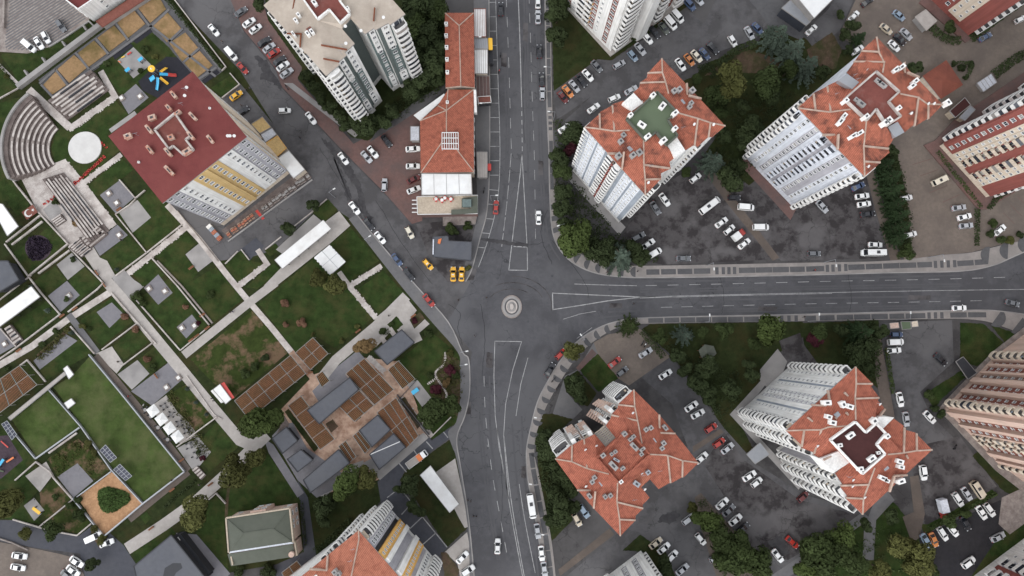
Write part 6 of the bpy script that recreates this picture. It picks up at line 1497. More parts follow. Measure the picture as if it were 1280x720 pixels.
n2 = hip_house('red tiled shop row with a white roof frame, lower block', [(547, 132), (560, 112), (592, 112), (592.5, 215), (526, 216), (525, 151)], 8.5, [(558, 138), (558, 170)], 1.6, 'tile', 'cream', 'shop_row', 'shop row', specs={2: [(1, 'w1', 'cream')] * 9}, group='red tiled shop rows', chims=[(559.5, 129, 1, 1, W_)])
b = MB()
Q = poly([(552.5, 165.5), (572.5, 165.5), (573, 186), (552.5, 186)], 10.6)
for i in range(8): b.bar(Q[0].lerp(Q[1], i / 7), Q[3].lerp(Q[2], i / 7), .2, .3)
for i in range(4): b.bar(Q[0].lerp(Q[3], i / 3) - Vector((0, 0, .02)), Q[1].lerp(Q[2], i / 3) - Vector((0, 0, .02)), .2, .3)
for q in Q: b.box((q.x, q.y, 9.6), (.2, .2, 1.8))
b.build('roof_frame', M['frame_white'], n2)
b = MB(); P = poly([(517, 144), (525, 151), (558, 120), (555, 117)], 7.5); b.prism(P, 7.2, 7.5); b.build('side_awning', M['white_roof'], n2)
b = MB(); P = poly([(592, 112), (595, 112), (596, 140), (593, 140)], 8.6); b.prism(P, 6, 8.6).build('gutter_wall', M['white'], n2)
def box_house(label, Q, h, m, mw='cream', cat='shed', name='shed', trim='concrete', group=None, ribs=0, z0=0):
    P = poly(Q, h); c = sum(P, Vector()) / len(P); c.z = 0
    r = empty(name, c); tag(r, label, cat, group)
    MB().prism(inset([Vector((p.x, p.y, 0)) for p in P], .2), 0, h - .2).build('wall', M[mw], r)
    MB().prism(P, h - .22, h).build('roof', M[m], r)
    for i in range(len(P)):
        a, b_ = P[i].copy(), P[(i + 1) % len(P)].copy(); a.z = b_.z = h + .12
        MB().bar(a, b_, .18, .3 + .01 * (i % 2)).build('roof_edge', M[trim], r)
    for k in range(1, ribs):
        a, b_ = P[0].lerp(P[1], k / ribs), P[3].lerp(P[2], k / ribs); a.z = b_.z = h + .06
        MB().bar(a, b_, .1, .1).build('roof_rib', M[trim], r)
    return r
GS = 'flat roofed shop fronts on the boulevard'
box_house('topmost white flat roofed shop front on the boulevard', [(592.5, 11), (607, 11), (607.5, 46), (593, 46)], 5.5, 'white_roof', group=GS, trim='brown_red', ribs=7)
box_house('grey ribbed shop front under the yellow sign', [(593, 48), (609, 48), (610, 61), (594, 61)], 5, 'metal_grey', group=GS, ribs=6)
box_house('white flat roofed shop front below the grey ribbed one', [(593.5, 62), (609.5, 62), (609.5, 92), (594, 92)], 5, 'white_roof', group=GS, ribs=6)
box_house('pinkish low shop front terrace with dark awning', [(595, 95), (612, 95), (613, 128), (596, 128)], 3.2, 'brick_red', group=GS, ribs=4)
sg = box_house('yellow sign box projecting over the parking bays', [(610.5, 48), (615, 48), (615.5, 62), (611, 62)], 4.5, 'yellow', 'metal_dark', 'sign', 'shop_sign', 'yellow')
box_house('dark awning below the yellow sign box', [(611, 63), (616, 63), (616.5, 79), (611.5, 79)], 3.2, 'slate_dark', 'metal_dark', 'awning', 'awning', 'metal_dark')
box_house('dark red stall awning by the shops', [(609.5, 205), (613.5, 205), (613.5, 213), (609.5, 213)], 2.6, 'red_bright', 'metal_dark', 'awning', 'awning', 'red_bright')
box_house('dark red awning with white edge at the shop terrace', [(597, 121), (613, 120), (614, 128), (598, 129)], 3.6, 'brown_red', 'metal_dark', 'awning', 'awning', 'white')
box_house('pale roofed lean-to beside the pavement shops', [(596, 190), (609, 190), (609, 222), (597, 222)], 3.0, 'walk_light', 'concrete', 'lean-to', 'lean_to', ribs=4)
box_house('small pale shed on the brick parking', [(513, 158), (524, 158), (524, 176), (513, 176)], 2.8, 'white_blue', 'concrete')
tr = box_house('white ribbed canopy roof at the end of the shop row', [(526.5, 217), (589, 217.5), (590, 243), (527, 244)], 7.4, 'white_roof', 'cream', 'canopy', 'canopy', ribs=4)
rt = box_house('pale roof terrace with red chairs above the corner restaurant', [(521, 246), (597, 244), (597, 267), (522, 268)], 6.2, 'beige_render', 'brick_red', 'restaurant', 'restaurant', 'frame_white')
white_box(rt, lambda q: q, [(577, 248), (597, 245), (597, 266), (564, 268), (564, 262), (589, 261), (590, 250), (577, 259)], 6.2, 7.0, 'roof_green', 'planted_roof'); white_box(rt, lambda q: q, [(578, 249), (589, 249), (589, 258), (578, 258)], 6.2, 8.0, 'green_slate', 'stair_hut')
for x, y in ((545, 248.6), (552.5, 250), (563.5, 248.8), (556, 247.4)):
    b = MB(); p = S(x, y, 6.8)
    for k in range(4): b.box((p.x + .6 * math.cos(k * 1.57), p.y + .6 * math.sin(k * 1.57), 6.5), (.45, .45, .6), k)
    b.build('chair_set', M['red_bright'], rt); MB().tube((p.x, p.y, 6.2), (p.x, p.y, 6.95), .5, .5, 8).build('round_table', M['white'], rt)
for k in range(4):
    p = S(521, 250 + k * 5, 6); MB().box((p.x - .6, p.y, 5.6), (1.8, .25, .3)).build('trellis_beam', M['frame_white'], rt)
box_house('low brown terrace step in front of the corner restaurant', [(554, 270), (596, 269), (594, 280), (554, 282)], .8, 'stone_dim', 'stone_dim', 'terrace', 'terrace', 'stone_dim')
tk = box_house('black roofed taxi office at the street corner', [(541, 296), (560, 295), (561, 301), (590, 302.5), (589, 326), (541, 321)], 3.6, 'roof_slate', 'metal_dark', 'kiosk', 'taxi_office', 'metal_dark')
white_box(tk, lambda q: q, [(548, 299), (552, 298), (550, 305), (547, 304)], 3.6, 3.9, 'orange_paint', 'roof_sign'); white_box(tk, lambda q: q, [(541, 299), (542.5, 299), (542, 318), (540.6, 318)], 2, 3.9, 'white_blue', 'side_sign')
q_ = hip_house('small square house with a dull red hipped roof', [(1183, 75), (1204, 106), (1176, 124), (1153, 95)], 4.2, [(1178, 101), (1184, 99)], 1.5, 'tile_dull', 'cream', cap=None)
box_house('dark red lean-to roof beside the upper right tower', [(1187, 139), (1206, 122), (1213, 131), (1194, 147)], 3, 'terrace_maroon', 'beige_render', 'lean-to', 'lean_to')
box_house('grey lean-to roof beside the dark red one', [(1199, 147), (1213, 132), (1219, 137), (1206, 151)], 2.8, 'metal_grey', 'beige_render', 'lean-to', 'lean_to')
box_house('white skylight box on the brown yard', [(1221, 104), (1239, 92), (1246, 103), (1229, 115)], 1.2, 'white_blue', 'concrete', 'skylight', 'skylight_box', ribs=4)
box_house('white flat roofed building at the top right', [(994, -6), (1017.5, 23), (1048, -8), (1040, -30), (1010, -30)], 8, 'white_roof', 'concrete', 'building', 'building')
box_house('glass fronted extension of the white roofed building', [(977, 10), (988, 0), (1014, 26), (1008, 32)], 5, 'metal_grey', 'glass', 'extension', 'building_extension')
box_house('pale concrete bin shelter beside the brick path', [(1144, 21), (1157, 12), (1171, 26), (1158, 38)], 2.4, 'walk_light', 'concrete', 'shelter', 'shelter', 'walk_light')
sb_ = slab_tower('white building with red roof edge at the top left corner', [(118, 27), (176, -12), (120, -60), (70, -40), (97, 11)], 7.5, {0: [(3, '', W_, .1), (3, 'w1s', W_, .1), (3, 'w1s', W_, .1), (3, '', W_, .1)], 4: [(2, 'w1', W_, .1), (2, 'w1', W_, .1)]}, 2, W_, 1.0, roof='membrane_red')
box_house('brown roofed strip beside the white corner building', [(120, 27), (178, -12), (186, -4), (128, 34)], 2.2, 'brown_red', 'concrete', 'lean-to', 'lean_to', 'brown_red')
GA = 'sheds beside the maroon roofed block'
box_house('tan shed roof nearest the yellow taxi', [(314, 155), (328, 146), (339, 159), (325, 167)], 3.5, 'ochre', group=GA); box_house('pale grey shed roof between the two tan sheds', [(326, 168), (340, 160), (346, 168), (332, 178)], 3.4, 'white_blue', group=GA)
box_house('tan shed roof with orange edge', [(332, 179), (347, 170), (358, 185), (346, 196)], 3.5, 'ochre', group=GA, trim='orange_render'); box_house('white shed roof at the end of the shed row', [(347, 198), (361, 188), (381, 212), (367, 223)], 3.8, 'white_roof', group=GA)
# restaurant terrace along the foot of A
sheet('brown_terrace', [(277, 288), (286, 298), (390, 222), (380, 210)], M['tread_brown'], 4)
low_wall([(286, 302), (340, 262), (391, 225)], .35, .7, M['concrete'], 'pale parapet wall along the brown terrace below the maroon block')
for i in range(24):
    f = i / 23; x, y = 287 + 98 * f + random.uniform(-1, 1), 293 - 72 * f + random.uniform(-1.5, 1.5)
    if 318 < x < 330: continue
    r = empty('terrace_table', S(x, y), .63); tag(r, '%s terrace table below the maroon roofed block, %s from the left' % ('orange' if i < 9 else 'pale', nth(i)), 'table', 'terrace tables')
    MB().box((0, 0, .72), (1.1, .7, .06)).build('table_top', M['tile2' if i < 9 else 'concrete'], r, origin=(0, 0, 0)); MB().box((0, 0, .35), (.12, .12, .7)).build('leg', M['metal_dark'], r, origin=(0, 0, 0))
    for s_ in (-1, 1): MB().box((0, s_ * .75, .42), (1, .3, .06)).box((0, s_ * .75, .2), (.8, .2, .38)).build('bench', M['brick_orange' if i < 9 else 'stone_dim'], r, origin=(0, 0, 0))
slab('red_carpet', [(319, 264), (322, 262), (331, 273), (328, 275)], M['red_bright'], 0, .14)
# --- O: green roofed villa
zO = Z(270, 620, 7.2)
vo = hip_house('pale villa with a green hipped metal roof in the park', [zO(q) for q in [(88, 200), (662, 112), (694, 418), (112, 512)]], 8.2, [zO((245, 335)), zO((515, 295))], 1.3, 'roof_green', 'pink_cream', 'villa', 'villa', .25,
   {0: [(3, 'w1', None), (3, '', None), (4, 'w2', 'pink_cream', 1.0), (3, '', None), (3, 'w1', None)], 1: [(3, 'w1', 'pink_cream'), (3, 'w2', 'pink_cream'), (3, '', None)]}, 2, cap='roof_green')
P = [S(*zO(q), 6.8) for q in [(114, 516), (700, 424), (716, 545), (134, 632)]]
MB().prism(P, 0, 6.6).build('lower_wing', M['pink_cream'], vo)
P2 = [p.copy() for p in P]
for p, z_ in zip(P2, (7.6, 7.6, 6.75, 6.75)): p.z = z_
MB().add([tuple(p) for p in P2], [(0, 1, 2, 3)][::-1] if False else [(3, 2, 1, 0)]).build('lower_roof', M['roof_green'], vo)
for q0, q1 in (((88, 200), (662, 112)), ((662, 112), (694, 418)), ((112, 512), (88, 200)), ((694, 418), (716, 548)), ((134, 634), (112, 512))):
    a, e = S(*zO(q0), 8.5), S(*zO(q1), 8.5); 
    if q1 == (716, 548) or q0 == (134, 634): a.z, e.z = 7.4, 7.4
    MB().bar(a, e, .4, 1.0).build('cornice', M['beige_render'], vo)
a, e = S(*zO((120, 508)), 8.3), S(*zO((694, 420)), 8.3); MB().bar(a, e, .45, .4).build('gutter', M['white_blue'], vo)
p = S(*zO((680, 525)), 7.6); MB().tube((p.x, p.y, 6), (p.x, p.y, 8), .9, .8, 10).build('roof_cowl', M['pink_cream'], vo)
# carport shelters
def shelter(label, Q, h, m, n=3, posts='metal_dark'):
    return canopy(label, Q, h, n, m, 'carport', 'carport')
b = shelter('dark ribbed carport on the ramp beside the pink tower', [(1195, 452), (1204, 446), (1221, 466), (1210, 474)], 2.6, 'slate_dark')
shelter('pale framed glass shelter beside the white tower', [(933, 568), (950, 553), (962, 568), (944, 580)], 2.8, 'metal_grey')
shelter('green roofed booth by the upper edge of the right car park', [(1126, 402), (1138, 402), (1139, 411), (1128, 412)], 2.6, 'terrace_green', 1)
shelter('white pergola roof beside the street by the right car park', [(1112, 404), (1123, 403), (1124, 410), (1113, 411)], 2.4, 'pink_cream', 1)
shelter('cream umbrella roof by the right car park entrance', [(1139, 402), (1147, 401), (1148, 408), (1140, 409)], 2.4, 'cream', 1)
gzb = canopy('six-sided green roofed gazebo in the south-east garden', [(873, 440), (880, 431), (894, 431), (897, 440)], 3.0, 0, 'roof_green', 'gazebo', 'gazebo')
for ch in list(gzb.children): bpy.data.objects.remove(ch)
gp = [S(884.5 + 11.5 * math.cos(k * 1.0472 + .2), 440 + 10 * math.sin(k * 1.0472 + .2), 2.8) for k in range(6)]; gc = S(884.5, 440, 4.0)
MB().add([tuple(p) for p in gp] + [tuple(gc)], [((k + 1) % 6, k, 6) for k in range(6)] + [tuple(range(6))]).build('roof', M['roof_green'], gzb)
for p in gp:
    q = p.lerp(gc, .12); MB().box((q.x, q.y, 1.35), (.15, .15, 2.7)).build('post', M['timber'], gzb)
# ================================================================ TREES AND SHRUBS
def crown_mesh(name, seed, lobes, n, leaf, flat=.8, openness=.25):
    rg = random.Random(seed); b = MB()
    C_ = []
    for i in range(lobes):
        t = rg.uniform(0, 6.283); q = rg.uniform(.25, .72); z = rg.uniform(-.35, .4)
        C_.append((Vector((q * math.cos(t), q * math.sin(t), z * flat)), rg.uniform(.26, .5)))
    C_.append((Vector((0, 0, .25 * flat)), .55))
    for i in range(n):
        c, r = rg.choice(C_)
        d = Vector((rg.gauss(0, 1), rg.gauss(0, 1), rg.gauss(.35, 1))).normalized()
        p = c + d * r * (1 - openness * rg.random() ** 2) * (1 + rg.uniform(-.05, .12))
        p.z *= .95
        u = Vector((rg.gauss(0, 1), rg.gauss(0, 1), rg.gauss(0, .5)))
        u = (u - d * u.dot(d) * rg.uniform(.3, .9)).normalized()
        w = d.cross(u).normalized()
        s_ = leaf * rg.uniform(.6, 1.5)
        u = u * s_; w = w * s_ * rg.uniform(.5, .9)
        k = d * s_ * .25
        p = p + Vector((0, 0, 1.42))
        b.add([p - u, p - w * .8 + k, p + u, p + w * .8 + k], [(0, 1, 2, 3)])
    return b
def conifer_mesh(seed, n, spread=1.0):
    rg = random.Random(seed); b = MB()
    H_ = 2.7
    for lev in range(9):
        z = .35 + (H_ - .5) * lev / 8; R_ = spread * (1.02 - lev / 9) * rg.uniform(.9, 1.08)
        k = max(4, 11 - lev)
        off = rg.random() * 6.28
        for j in range(k):
            t = off + 6.283 * j / k + rg.uniform(-.15, .15); L = R_ * rg.uniform(.8, 1.1)
            dx, dy = math.cos(t), math.sin(t)
            m = int(n * L / 60)
            for i in range(m):
                f = rg.uniform(.1, 1)
                p = Vector((dx * L * f, dy * L * f, z - .28 * L * f + rg.uniform(-.03, .05)))
                sd = rg.choice((-1, 1)); a2 = t + sd * rg.uniform(.5, 1.1)
                u = Vector((math.cos(a2), math.sin(a2), rg.uniform(-.35, .15))) * rg.uniform(.09, .21) * (1.25 - f * .6)
                w = Vector((-u.y, u.x, rg.uniform(-.05, .05))) * .36
                b.add([p, p + u * .5 + w, p + u, p + u * .5 - w], [(0, 1, 2, 3)])
    return b
def trunk_mesh(seed, top=1.5, r=.07, limbs=6):
    rg = random.Random(seed); b = MB()
    b.tube((0, 0, 0), (.02, .01, top * .5), r, r * .75, 7); b.tube((.02, .01, top * .5), (0, .03, top), r * .75, r * .3, 6)
    for i in range(limbs):
        t = 6.283 * i / limbs + rg.uniform(-.3, .3); z = rg.uniform(.55, 1.0) * top * .8
        b.tube((0, 0, z), (.5 * math.cos(t), .5 * math.sin(t), z + rg.uniform(.15, .45)), r * .45, r * .12, 5)
    return b
TR = {}
def tree_proto(kind):
    """crown meshes of three shapes in the leaf of the kind, and the trunk they share"""
    if kind in TR: return TR[kind]
    out = []
    for v in range(3):
        base = kind.split('_')[0]
        if base in ('conifer', 'blue'):
            me = conifer_mesh(40 + v + len(kind), 2600, 1.0 if base == 'conifer' else 1.05).mesh('crown', LEAF[base])
        elif base == 'star':
            me = conifer_mesh(60 + v, 2000, 1.05).mesh('crown', LEAF['mid'])
        else:
            me = crown_mesh('crown', 100 + v * 7 + len(kind), 9 + 2 * v, 2300, .105 if base != 'olive' else .095, .8, .3).mesh('crown', LEAF[base])
        out.append((me, trunk_mesh(v, 2.3 if base in ('conifer', 'blue', 'star') else 1.45).mesh('trunk', M['bark'])))
    TR[kind] = out
    return out
ADJ = {'mid': 'mid green tree', 'bright': 'bright green tree', 'olive': 'olive green tree', 'dark': 'dark green tree', 'blue': 'blue-grey conifer', 'conifer': 'dark conifer', 'star': 'star-crowned tree', 'autumn': 'rusty brown tree', 'plum': 'plum leaved tree', 'dry': 'dry reddish shrub'}
_tc = 0
def trees(area, group, L, name='tree', sz=1.0):
    global _tc
    order = sorted(range(len(L)), key=lambda i: L[i][0])
    for rank, i in enumerate(order):
        x, y, rp, kind = L[i]
        r = rp / 4.1 * sz
        me, tk = tree_proto(kind)[_tc % 3]
        sh = name == 'shrub'
        p = S(x, y, (.5 if sh else 1.45) * r)
        o = empty(name, (p.x, p.y, -.9 * r if sh else 0), random.uniform(0, 6.28)); o.scale = (r, r, r * random.uniform(.9, 1.1))
        lab = ADJ[kind].replace('tree', 'shrub') if sh else ADJ[kind]
        if len(L) > 1: lab = '%s %s, %s from the left' % (lab, area, nth(rank))
        else: lab = '%s %s' % (lab, area)
        tag(o, lab, 'shrub' if sh else 'tree', group)
        link(bpy.data.objects.new('crown', me), o)
        link(bpy.data.objects.new('stem' if sh else 'trunk', tk), o)
        _tc += 1
trees('in the lower park garden', 'trees of the park', [(325, 527, 25, 'bright'), (432, 606, 20, 'bright'), (456, 597, 15, 'olive'), (292, 588, 21, 'olive'), (322, 572, 14, 'olive'), (243, 641, 21, 'olive'), (405, 632, 14, 'dark'), (404, 650, 10, 'dark')])
trees('around the park lawns', 'trees of the park', [(420, 358, 15, 'olive'), (397, 347, 13, 'olive'), (455, 433, 13, 'autumn'), (547, 514, 18, 'mid'), (565, 505, 13, 'mid'), (535, 524, 13, 'mid'), (391, 255, 9, 'dark'), (360, 286, 9, 'dark'), (512, 607, 13, 'dark'), (517, 632, 9, 'dark'), (525, 640, 9, 'dark'), (499, 612, 7, 'dark')])
trees('at the lower left by the street', 'trees of the park', [(6, 632, 20, 'olive'), (16, 620, 12, 'olive'), (65, 664, 12, 'mid'), (30, 668, 9, 'olive'), (116, 706, 9, 'dark')])
trees('behind the tiled shops', 'trees behind the shops', [(512, 12, 16, 'dark'), (532, 8, 16, 'dark'), (548, 15, 14, 'mid'), (517, 34, 15, 'mid'), (536, 45, 15, 'dark'), (548, 62, 13, 'dark'), (540, 80, 15, 'dark'), (524, 70, 12, 'dark'), (530, 100, 13, 'dark'), (513, 112, 11, 'dark'), (549, 98, 9, 'dark'), (527, 24, 12, 'mid')], sz=1.22)
trees('at the foot of the felt roofed tower', 'garden trees', [(460, 157, 13, 'dark'), (477, 151, 10, 'dark'), (446, 152, 9, 'dark'), (490, 140, 9, 'dark'), (384, 95, 8, 'dark'), (392, 110, 8, 'dark'), (402, 122, 8, 'dark'), (413, 135, 8, 'dark'), (424, 147, 8, 'dark'), (434, 157, 8, 'dark'), (324, 4, 9, 'dark')], sz=1.22)
trees('on the right side of the upper boulevard', 'boulevard trees', [(697, 18, 13, 'dark'), (696, 44, 12, 'dark'), (699, 2, 12, 'dark'), (720, 166, 14, 'dark'), (709, 172, 9, 'dark'), (712, 187, 9, 'plum')], sz=1.22)
trees('along the curved north-east pavement', 'boulevard trees', [(700, 198, 12, 'dark'), (704, 215, 11, 'mid'), (704, 240, 10, 'dark'), (704, 262, 11, 'dark'), (708, 280, 9, 'dark'), (720, 298, 20, 'bright'), (744, 313, 14, 'dark'), (758, 317, 14, 'dark'), (776, 320, 17, 'blue'), (795, 316, 13, 'dark'), (803, 322, 9, 'dark'), (738, 303, 10, 'dark')], sz=1.22)
trees('between the two tiled towers', 'garden trees', [(974, 42, 18, 'blue'), (994, 61, 18, 'blue'), (1010, 82, 17, 'blue'), (1028, 88, 10, 'dark'), (912, 104, 20, 'olive'), (962, 102, 20, 'mid'), (986, 88, 12, 'mid'), (895, 123, 15, 'mid'), (900, 141, 9, 'mid'), (927, 134, 9, 'dark'), (940, 162, 16, 'dark'), (928, 178, 11, 'dark'), (964, 120, 13, 'dark'), (894, 201, 16, 'blue'), (912, 222, 17, 'dark'), (859, 215, 7, 'mid'), (922, 209, 10, 'dark'), (905, 170, 9, 'dark'), (871, 100, 7, 'mid')], sz=1.1)
trees('near the paved yard at the upper right', 'garden trees', [(1065, 31, 10, 'dark'), (1076, 46, 10, 'conifer'), (1145, 86, 10, 'dark'), (1187, 34, 9, 'mid'), (1056, 43, 8, 'dark'), (1062, 62, 7, 'dark'), (1051, 17, 7, 'dark')])
trees('in the row right of the striped tower', 'row of dark trees', [(1110, 204, 10, 'conifer'), (1116, 220, 12, 'conifer'), (1118, 237, 12, 'conifer'), (1122, 253, 12, 'conifer'), (1126, 268, 11, 'conifer'), (1128, 283, 11, 'conifer'), (1125, 297, 10, 'conifer'), (1117, 285, 9, 'conifer'), (1134, 314, 8, 'mid'), (1113, 190, 8, 'dark')], sz=1.22)
trees('beside the south-east forecourt', 'garden trees', [(788, 407, 14, 'star'), (717, 437, 14, 'olive'), (720, 482, 13, 'dark'), (726, 497, 9, 'dark'), (710, 476, 7, 'dark')])
trees('in the gazebo garden', 'garden trees', [(857, 419, 12, 'blue'), (962, 411, 18, 'bright'), (904, 412, 10, 'mid'), (884, 459, 13, 'dark'), (847, 447, 10, 'dark'), (870, 481, 13, 'dark'), (888, 490, 10, 'dark'), (912, 488, 12, 'dark'), (942, 428, 9, 'mid'), (825, 419, 9, 'mid'), (940, 470, 9, 'dark'), (856, 463, 10, 'dark'), (878, 415, 8, 'mid'), (886, 502, 8, 'dark'), (935, 455, 8, 'dark')], sz=1.08)
trees('in the walled garden above the white tower', 'garden trees', [(1026, 415, 10, 'mid'), (1077, 415, 14, 'conifer'), (1073, 441, 14, 'dark'), (1102, 416, 9, 'dark'), (1085, 432, 12, 'dark'), (1077, 457, 10, 'dark'), (1018, 424, 8, 'plum'), (1050, 412, 8, 'dark')], sz=1.22)
trees('on the kerbed car park island', 'car park trees', [(885, 652, 18, 'bright'), (902, 675, 19, 'mid'), (920, 680, 17, 'mid'), (912, 700, 20, 'mid'), (950, 706, 19, 'mid'), (935, 700, 16, 'bright'), (866, 634, 8, 'olive'), (831, 706, 13, 'dark')])
trees('in the lower right garden', 'garden trees', [(1020, 682, 20, 'mid'), (1025, 700, 22, 'mid'), (1010, 710, 16, 'bright'), (1037, 676, 14, 'mid'), (1055, 673, 18, 'bright'), (1047, 692, 20, 'mid'), (1066, 703, 16, 'mid'), (1082, 655, 9, 'dark'), (1113, 646, 10, 'dark'), (1127, 681, 18, 'olive'), (1147, 700, 20, 'olive'), (1139, 685, 16, 'olive'), (1102, 713, 15, 'olive'), (1187, 652, 9, 'mid'), (1207, 641, 7, 'mid'), (1165, 712, 8, 'mid')])
trees('in the dark court beside the low tiled tower', 'garden trees', [(689, 562, 13, 'dark'), (699, 590, 13, 'dark'), (696, 620, 13, 'dark'), (683, 545, 9, 'dark'), (712, 612, 11, 'dark'), (703, 641, 11, 'dark'), (689, 648, 8, 'dark'), (716, 634, 8, 'dark')], sz=1.22)
SH = [(172, 371, 7, 'mid'), (179, 378, 5, 'mid'), (70, 413, 4, 'mid'), (53, 430, 4.5, 'mid'), (9, 461, 4, 'mid'), (84, 374, 4, 'mid'), (59, 388, 5, 'blue'), (90, 416, 5, 'blue'), (104, 408, 4, 'olive'), (112, 411, 3.5, 'mid'), (156, 395, 5, 'dry'), (155, 394, 3, 'dry'), (170, 411, 5, 'dry'), (232, 384, 4, 'dry'), (184, 449, 5, 'dry'), (190, 460, 5, 'mid'), (234, 486, 4, 'blue'), (245, 503, 4, 'blue'), (258, 518, 4, 'blue'), (248, 404, 3, 'plum'),
      (96, 278, 6, 'autumn'), (103, 282, 4, 'autumn'), (70, 252, 5, 'mid'), (92, 324, 4, 'dark'), (33, 360, 4, 'mid'), (40, 358, 4, 'blue'), (146, 337, 4, 'blue'), (320, 458, 6, 'mid'), (332, 448, 5, 'dark'), (306, 467, 6, 'mid'), (332, 446, 4, 'mid'), (357, 406, 4, 'dry'), (378, 404, 6, 'dry'), (391, 418, 3, 'olive'), (356, 380, 6, 'dry'), (427, 426, 4, 'olive'), (446, 408, 4, 'olive'), (262, 368, 6, 'mid'), (490, 405, 3, 'mid'), (479, 414, 5, 'mid'), (535, 416, 6, 'mid'), (518, 401, 4, 'plum'), (570, 470, 6, 'mid'), (562, 441, 5, 'olive'), (545, 487, 7, 'plum'), (538, 470, 5, 'mid'),
      (563, 463, 7, 'plum'), (558, 478, 6, 'autumn'), (69, 622, 4, 'mid'), (98, 625, 5, 'mid'), (110, 556, 6, 'olive'), (118, 566, 5, 'olive'), (19, 617, 5, 'olive'), (88, 633, 5, 'mid'), (100, 645, 8, 'mid'), (118, 660, 5, 'olive'), (128, 674, 6, 'olive'), (253, 572, 4, 'plum'), (248, 565, 3, 'dark'), (300, 713, 8, 'dark'), (336, 714, 9, 'dark'), (134, 80, 5, 'mid'), (181, 61, 5, 'mid'), (176, 88, 4, 'mid'), (194, 71, 4, 'olive'), (8, 95, 4, 'olive'), (14, 150, 4, 'olive'), (12, 165, 4, 'olive'), (9, 200, 5, 'mid'),
      (564, 285, 8, 'mid'), (584, 283, 6, 'mid'), (569, 289, 5, 'dark'), (585, 335, 4, 'olive'), (1240, 280, 6, 'mid'), (1250, 300, 6, 'mid'), (1262, 300, 6, 'olive'), (1275, 294, 5, 'dark'), (1238, 292, 5, 'dark'), (1161, 494, 6, 'mid'), (1176, 518, 6, 'dark'), (1168, 510, 5, 'dark'), (1100, 544, 6, 'mid'), (765, 300, 6, 'dark'), (818, 24, 5, 'dark'), (793, 46, 5, 'dark'), (1202, 85, 5, 'dark'), (1214, 80, 5, 'dark'), (1192, 80, 4, 'dark'), (1208, 97, 4, 'dark'), (276, 288, 0, 'mid'), (345, 300, 0, 'mid')]
SH = [s_ for s_ in SH if s_[2] > 0]
for area, x0, y0, x1, y1 in (('near the sand pads and play tower', 120, 40, 260, 110), ('along the left edge beside the amphitheatre', -9, 80, 40, 240), ('around the long bleacher', 41, 200, 180, 345), ('in the beds by the gravel walk', -9, 346, 120, 480),
        ('along the main park path', 121, 346, 300, 440), ('near the worn lawn and parasols', 121, 441, 300, 600), ('on the big park lawns', 301, 360, 470, 480), ('in the corner beds', 471, 390, 600, 500), ('at the lower left of the park', -9, 545, 145, 690),
        ('beside the villa', 280, 700, 350, 735), ('by the taxi office', 540, 270, 620, 340), ('at the top right', 700, -9, 1225, 310), ('below the red tower', 1226, 270, 1300, 310), ('in the right-hand verges', 1090, 480, 1200, 560)):
    sub = [s_ for s_ in SH if x0 <= s_[0] <= x1 and y0 <= s_[1] <= y1]
    SH = [s_ for s_ in SH if s_ not in sub]
    if sub: trees(area, 'low shrubs of the beds and lawns', sub, 'shrub', 1.05)

def understorey(lab, pts, n, leaf, h=1.1):
    P = poly(pts); x0, x1 = min(p.x for p in P), max(p.x for p in P); y0, y1 = min(p.y for p in P), max(p.y for p in P)
    b = MB(); rg = random.Random(n); k = 0
    while k < n:
        q = Vector((rg.uniform(x0, x1), rg.uniform(y0, y1), 0))
        if not inside(q, P): continue
        hh = h * rg.uniform(.3, 1)
        for i in range(9):
            p = q + Vector((rg.gauss(0, .5), rg.gauss(0, .5), max(.1, hh * rg.uniform(.4, 1))))
            u = Vector((rg.gauss(0, 1), rg.gauss(0, 1), rg.gauss(0, .5))).normalized() * rg.uniform(.12, .34); w = u.orthogonal().normalized() * u.length * .8
            b.add([p - u, p - w, p + u, p + w], [(0, 1, 2, 3)])
        k += 9
    tag(b.build('ground_cover', LEAF[leaf]), lab, 'ground cover', kind='stuff')
understorey('dark undergrowth beneath the trees beside the felt roofed tower', [(505, 0), (556, 0), (556, 108), (530, 124), (470, 165), (445, 165), (500, 125), (520, 90)], 5200, 'dark')
understorey('dark undergrowth along the curved north-east pavement', [(693, 150), (716, 158), (712, 220), (770, 290), (800, 312), (826, 326), (775, 330), (735, 320), (712, 302), (700, 284), (694, 250)], 3600, 'dark')
understorey('dark undergrowth in the court beside the low tiled tower', [(670, 545), (684, 530), (700, 580), (716, 640), (692, 664), (680, 620)], 2600, 'dark')
understorey('shady undergrowth between the two tiled towers', [(880, 130), (920, 120), (990, 118), (960, 170), (938, 215), (916, 236), (900, 215), (888, 180)], 1400, 'dark')
understorey('undergrowth along the left side of the gazebo garden', [(810, 410), (850, 440), (880, 450), (930, 470), (918, 512), (904, 535), (884, 500), (842, 446)], 1100, 'dark', .9)
understorey('undergrowth in the walled garden above the white tower', [(1058, 405), (1096, 404), (1100, 450), (1096, 480), (1062, 458)], 1600, 'dark')
understorey('undergrowth below the row of dark trees', [(1100, 195), (1120, 186), (1136, 250), (1138, 315), (1126, 318), (1108, 262)], 1800, 'dark')
understorey('undergrowth under the lower right trees', [(1006, 700), (1030, 668), (1080, 650), (1150, 680), (1150, 725), (1010, 725)], 1300, 'mid', .8)
understorey('undergrowth on the kerbed car park island', [(870, 628), (876, 622), (950, 702), (935, 725), (905, 725), (878, 665)], 900, 'dark')
understorey('weeds and low plants in the corner bed of the park', [(556, 440), (574, 450), (576, 490), (570, 518), (550, 508), (540, 490), (548, 465)], 900, 'olive', .5)
understorey('weeds over the worn corner by the mulch bed', [(62, 574), (98, 550), (134, 584), (118, 596), (97, 578), (74, 592)], 500, 'olive', .4)
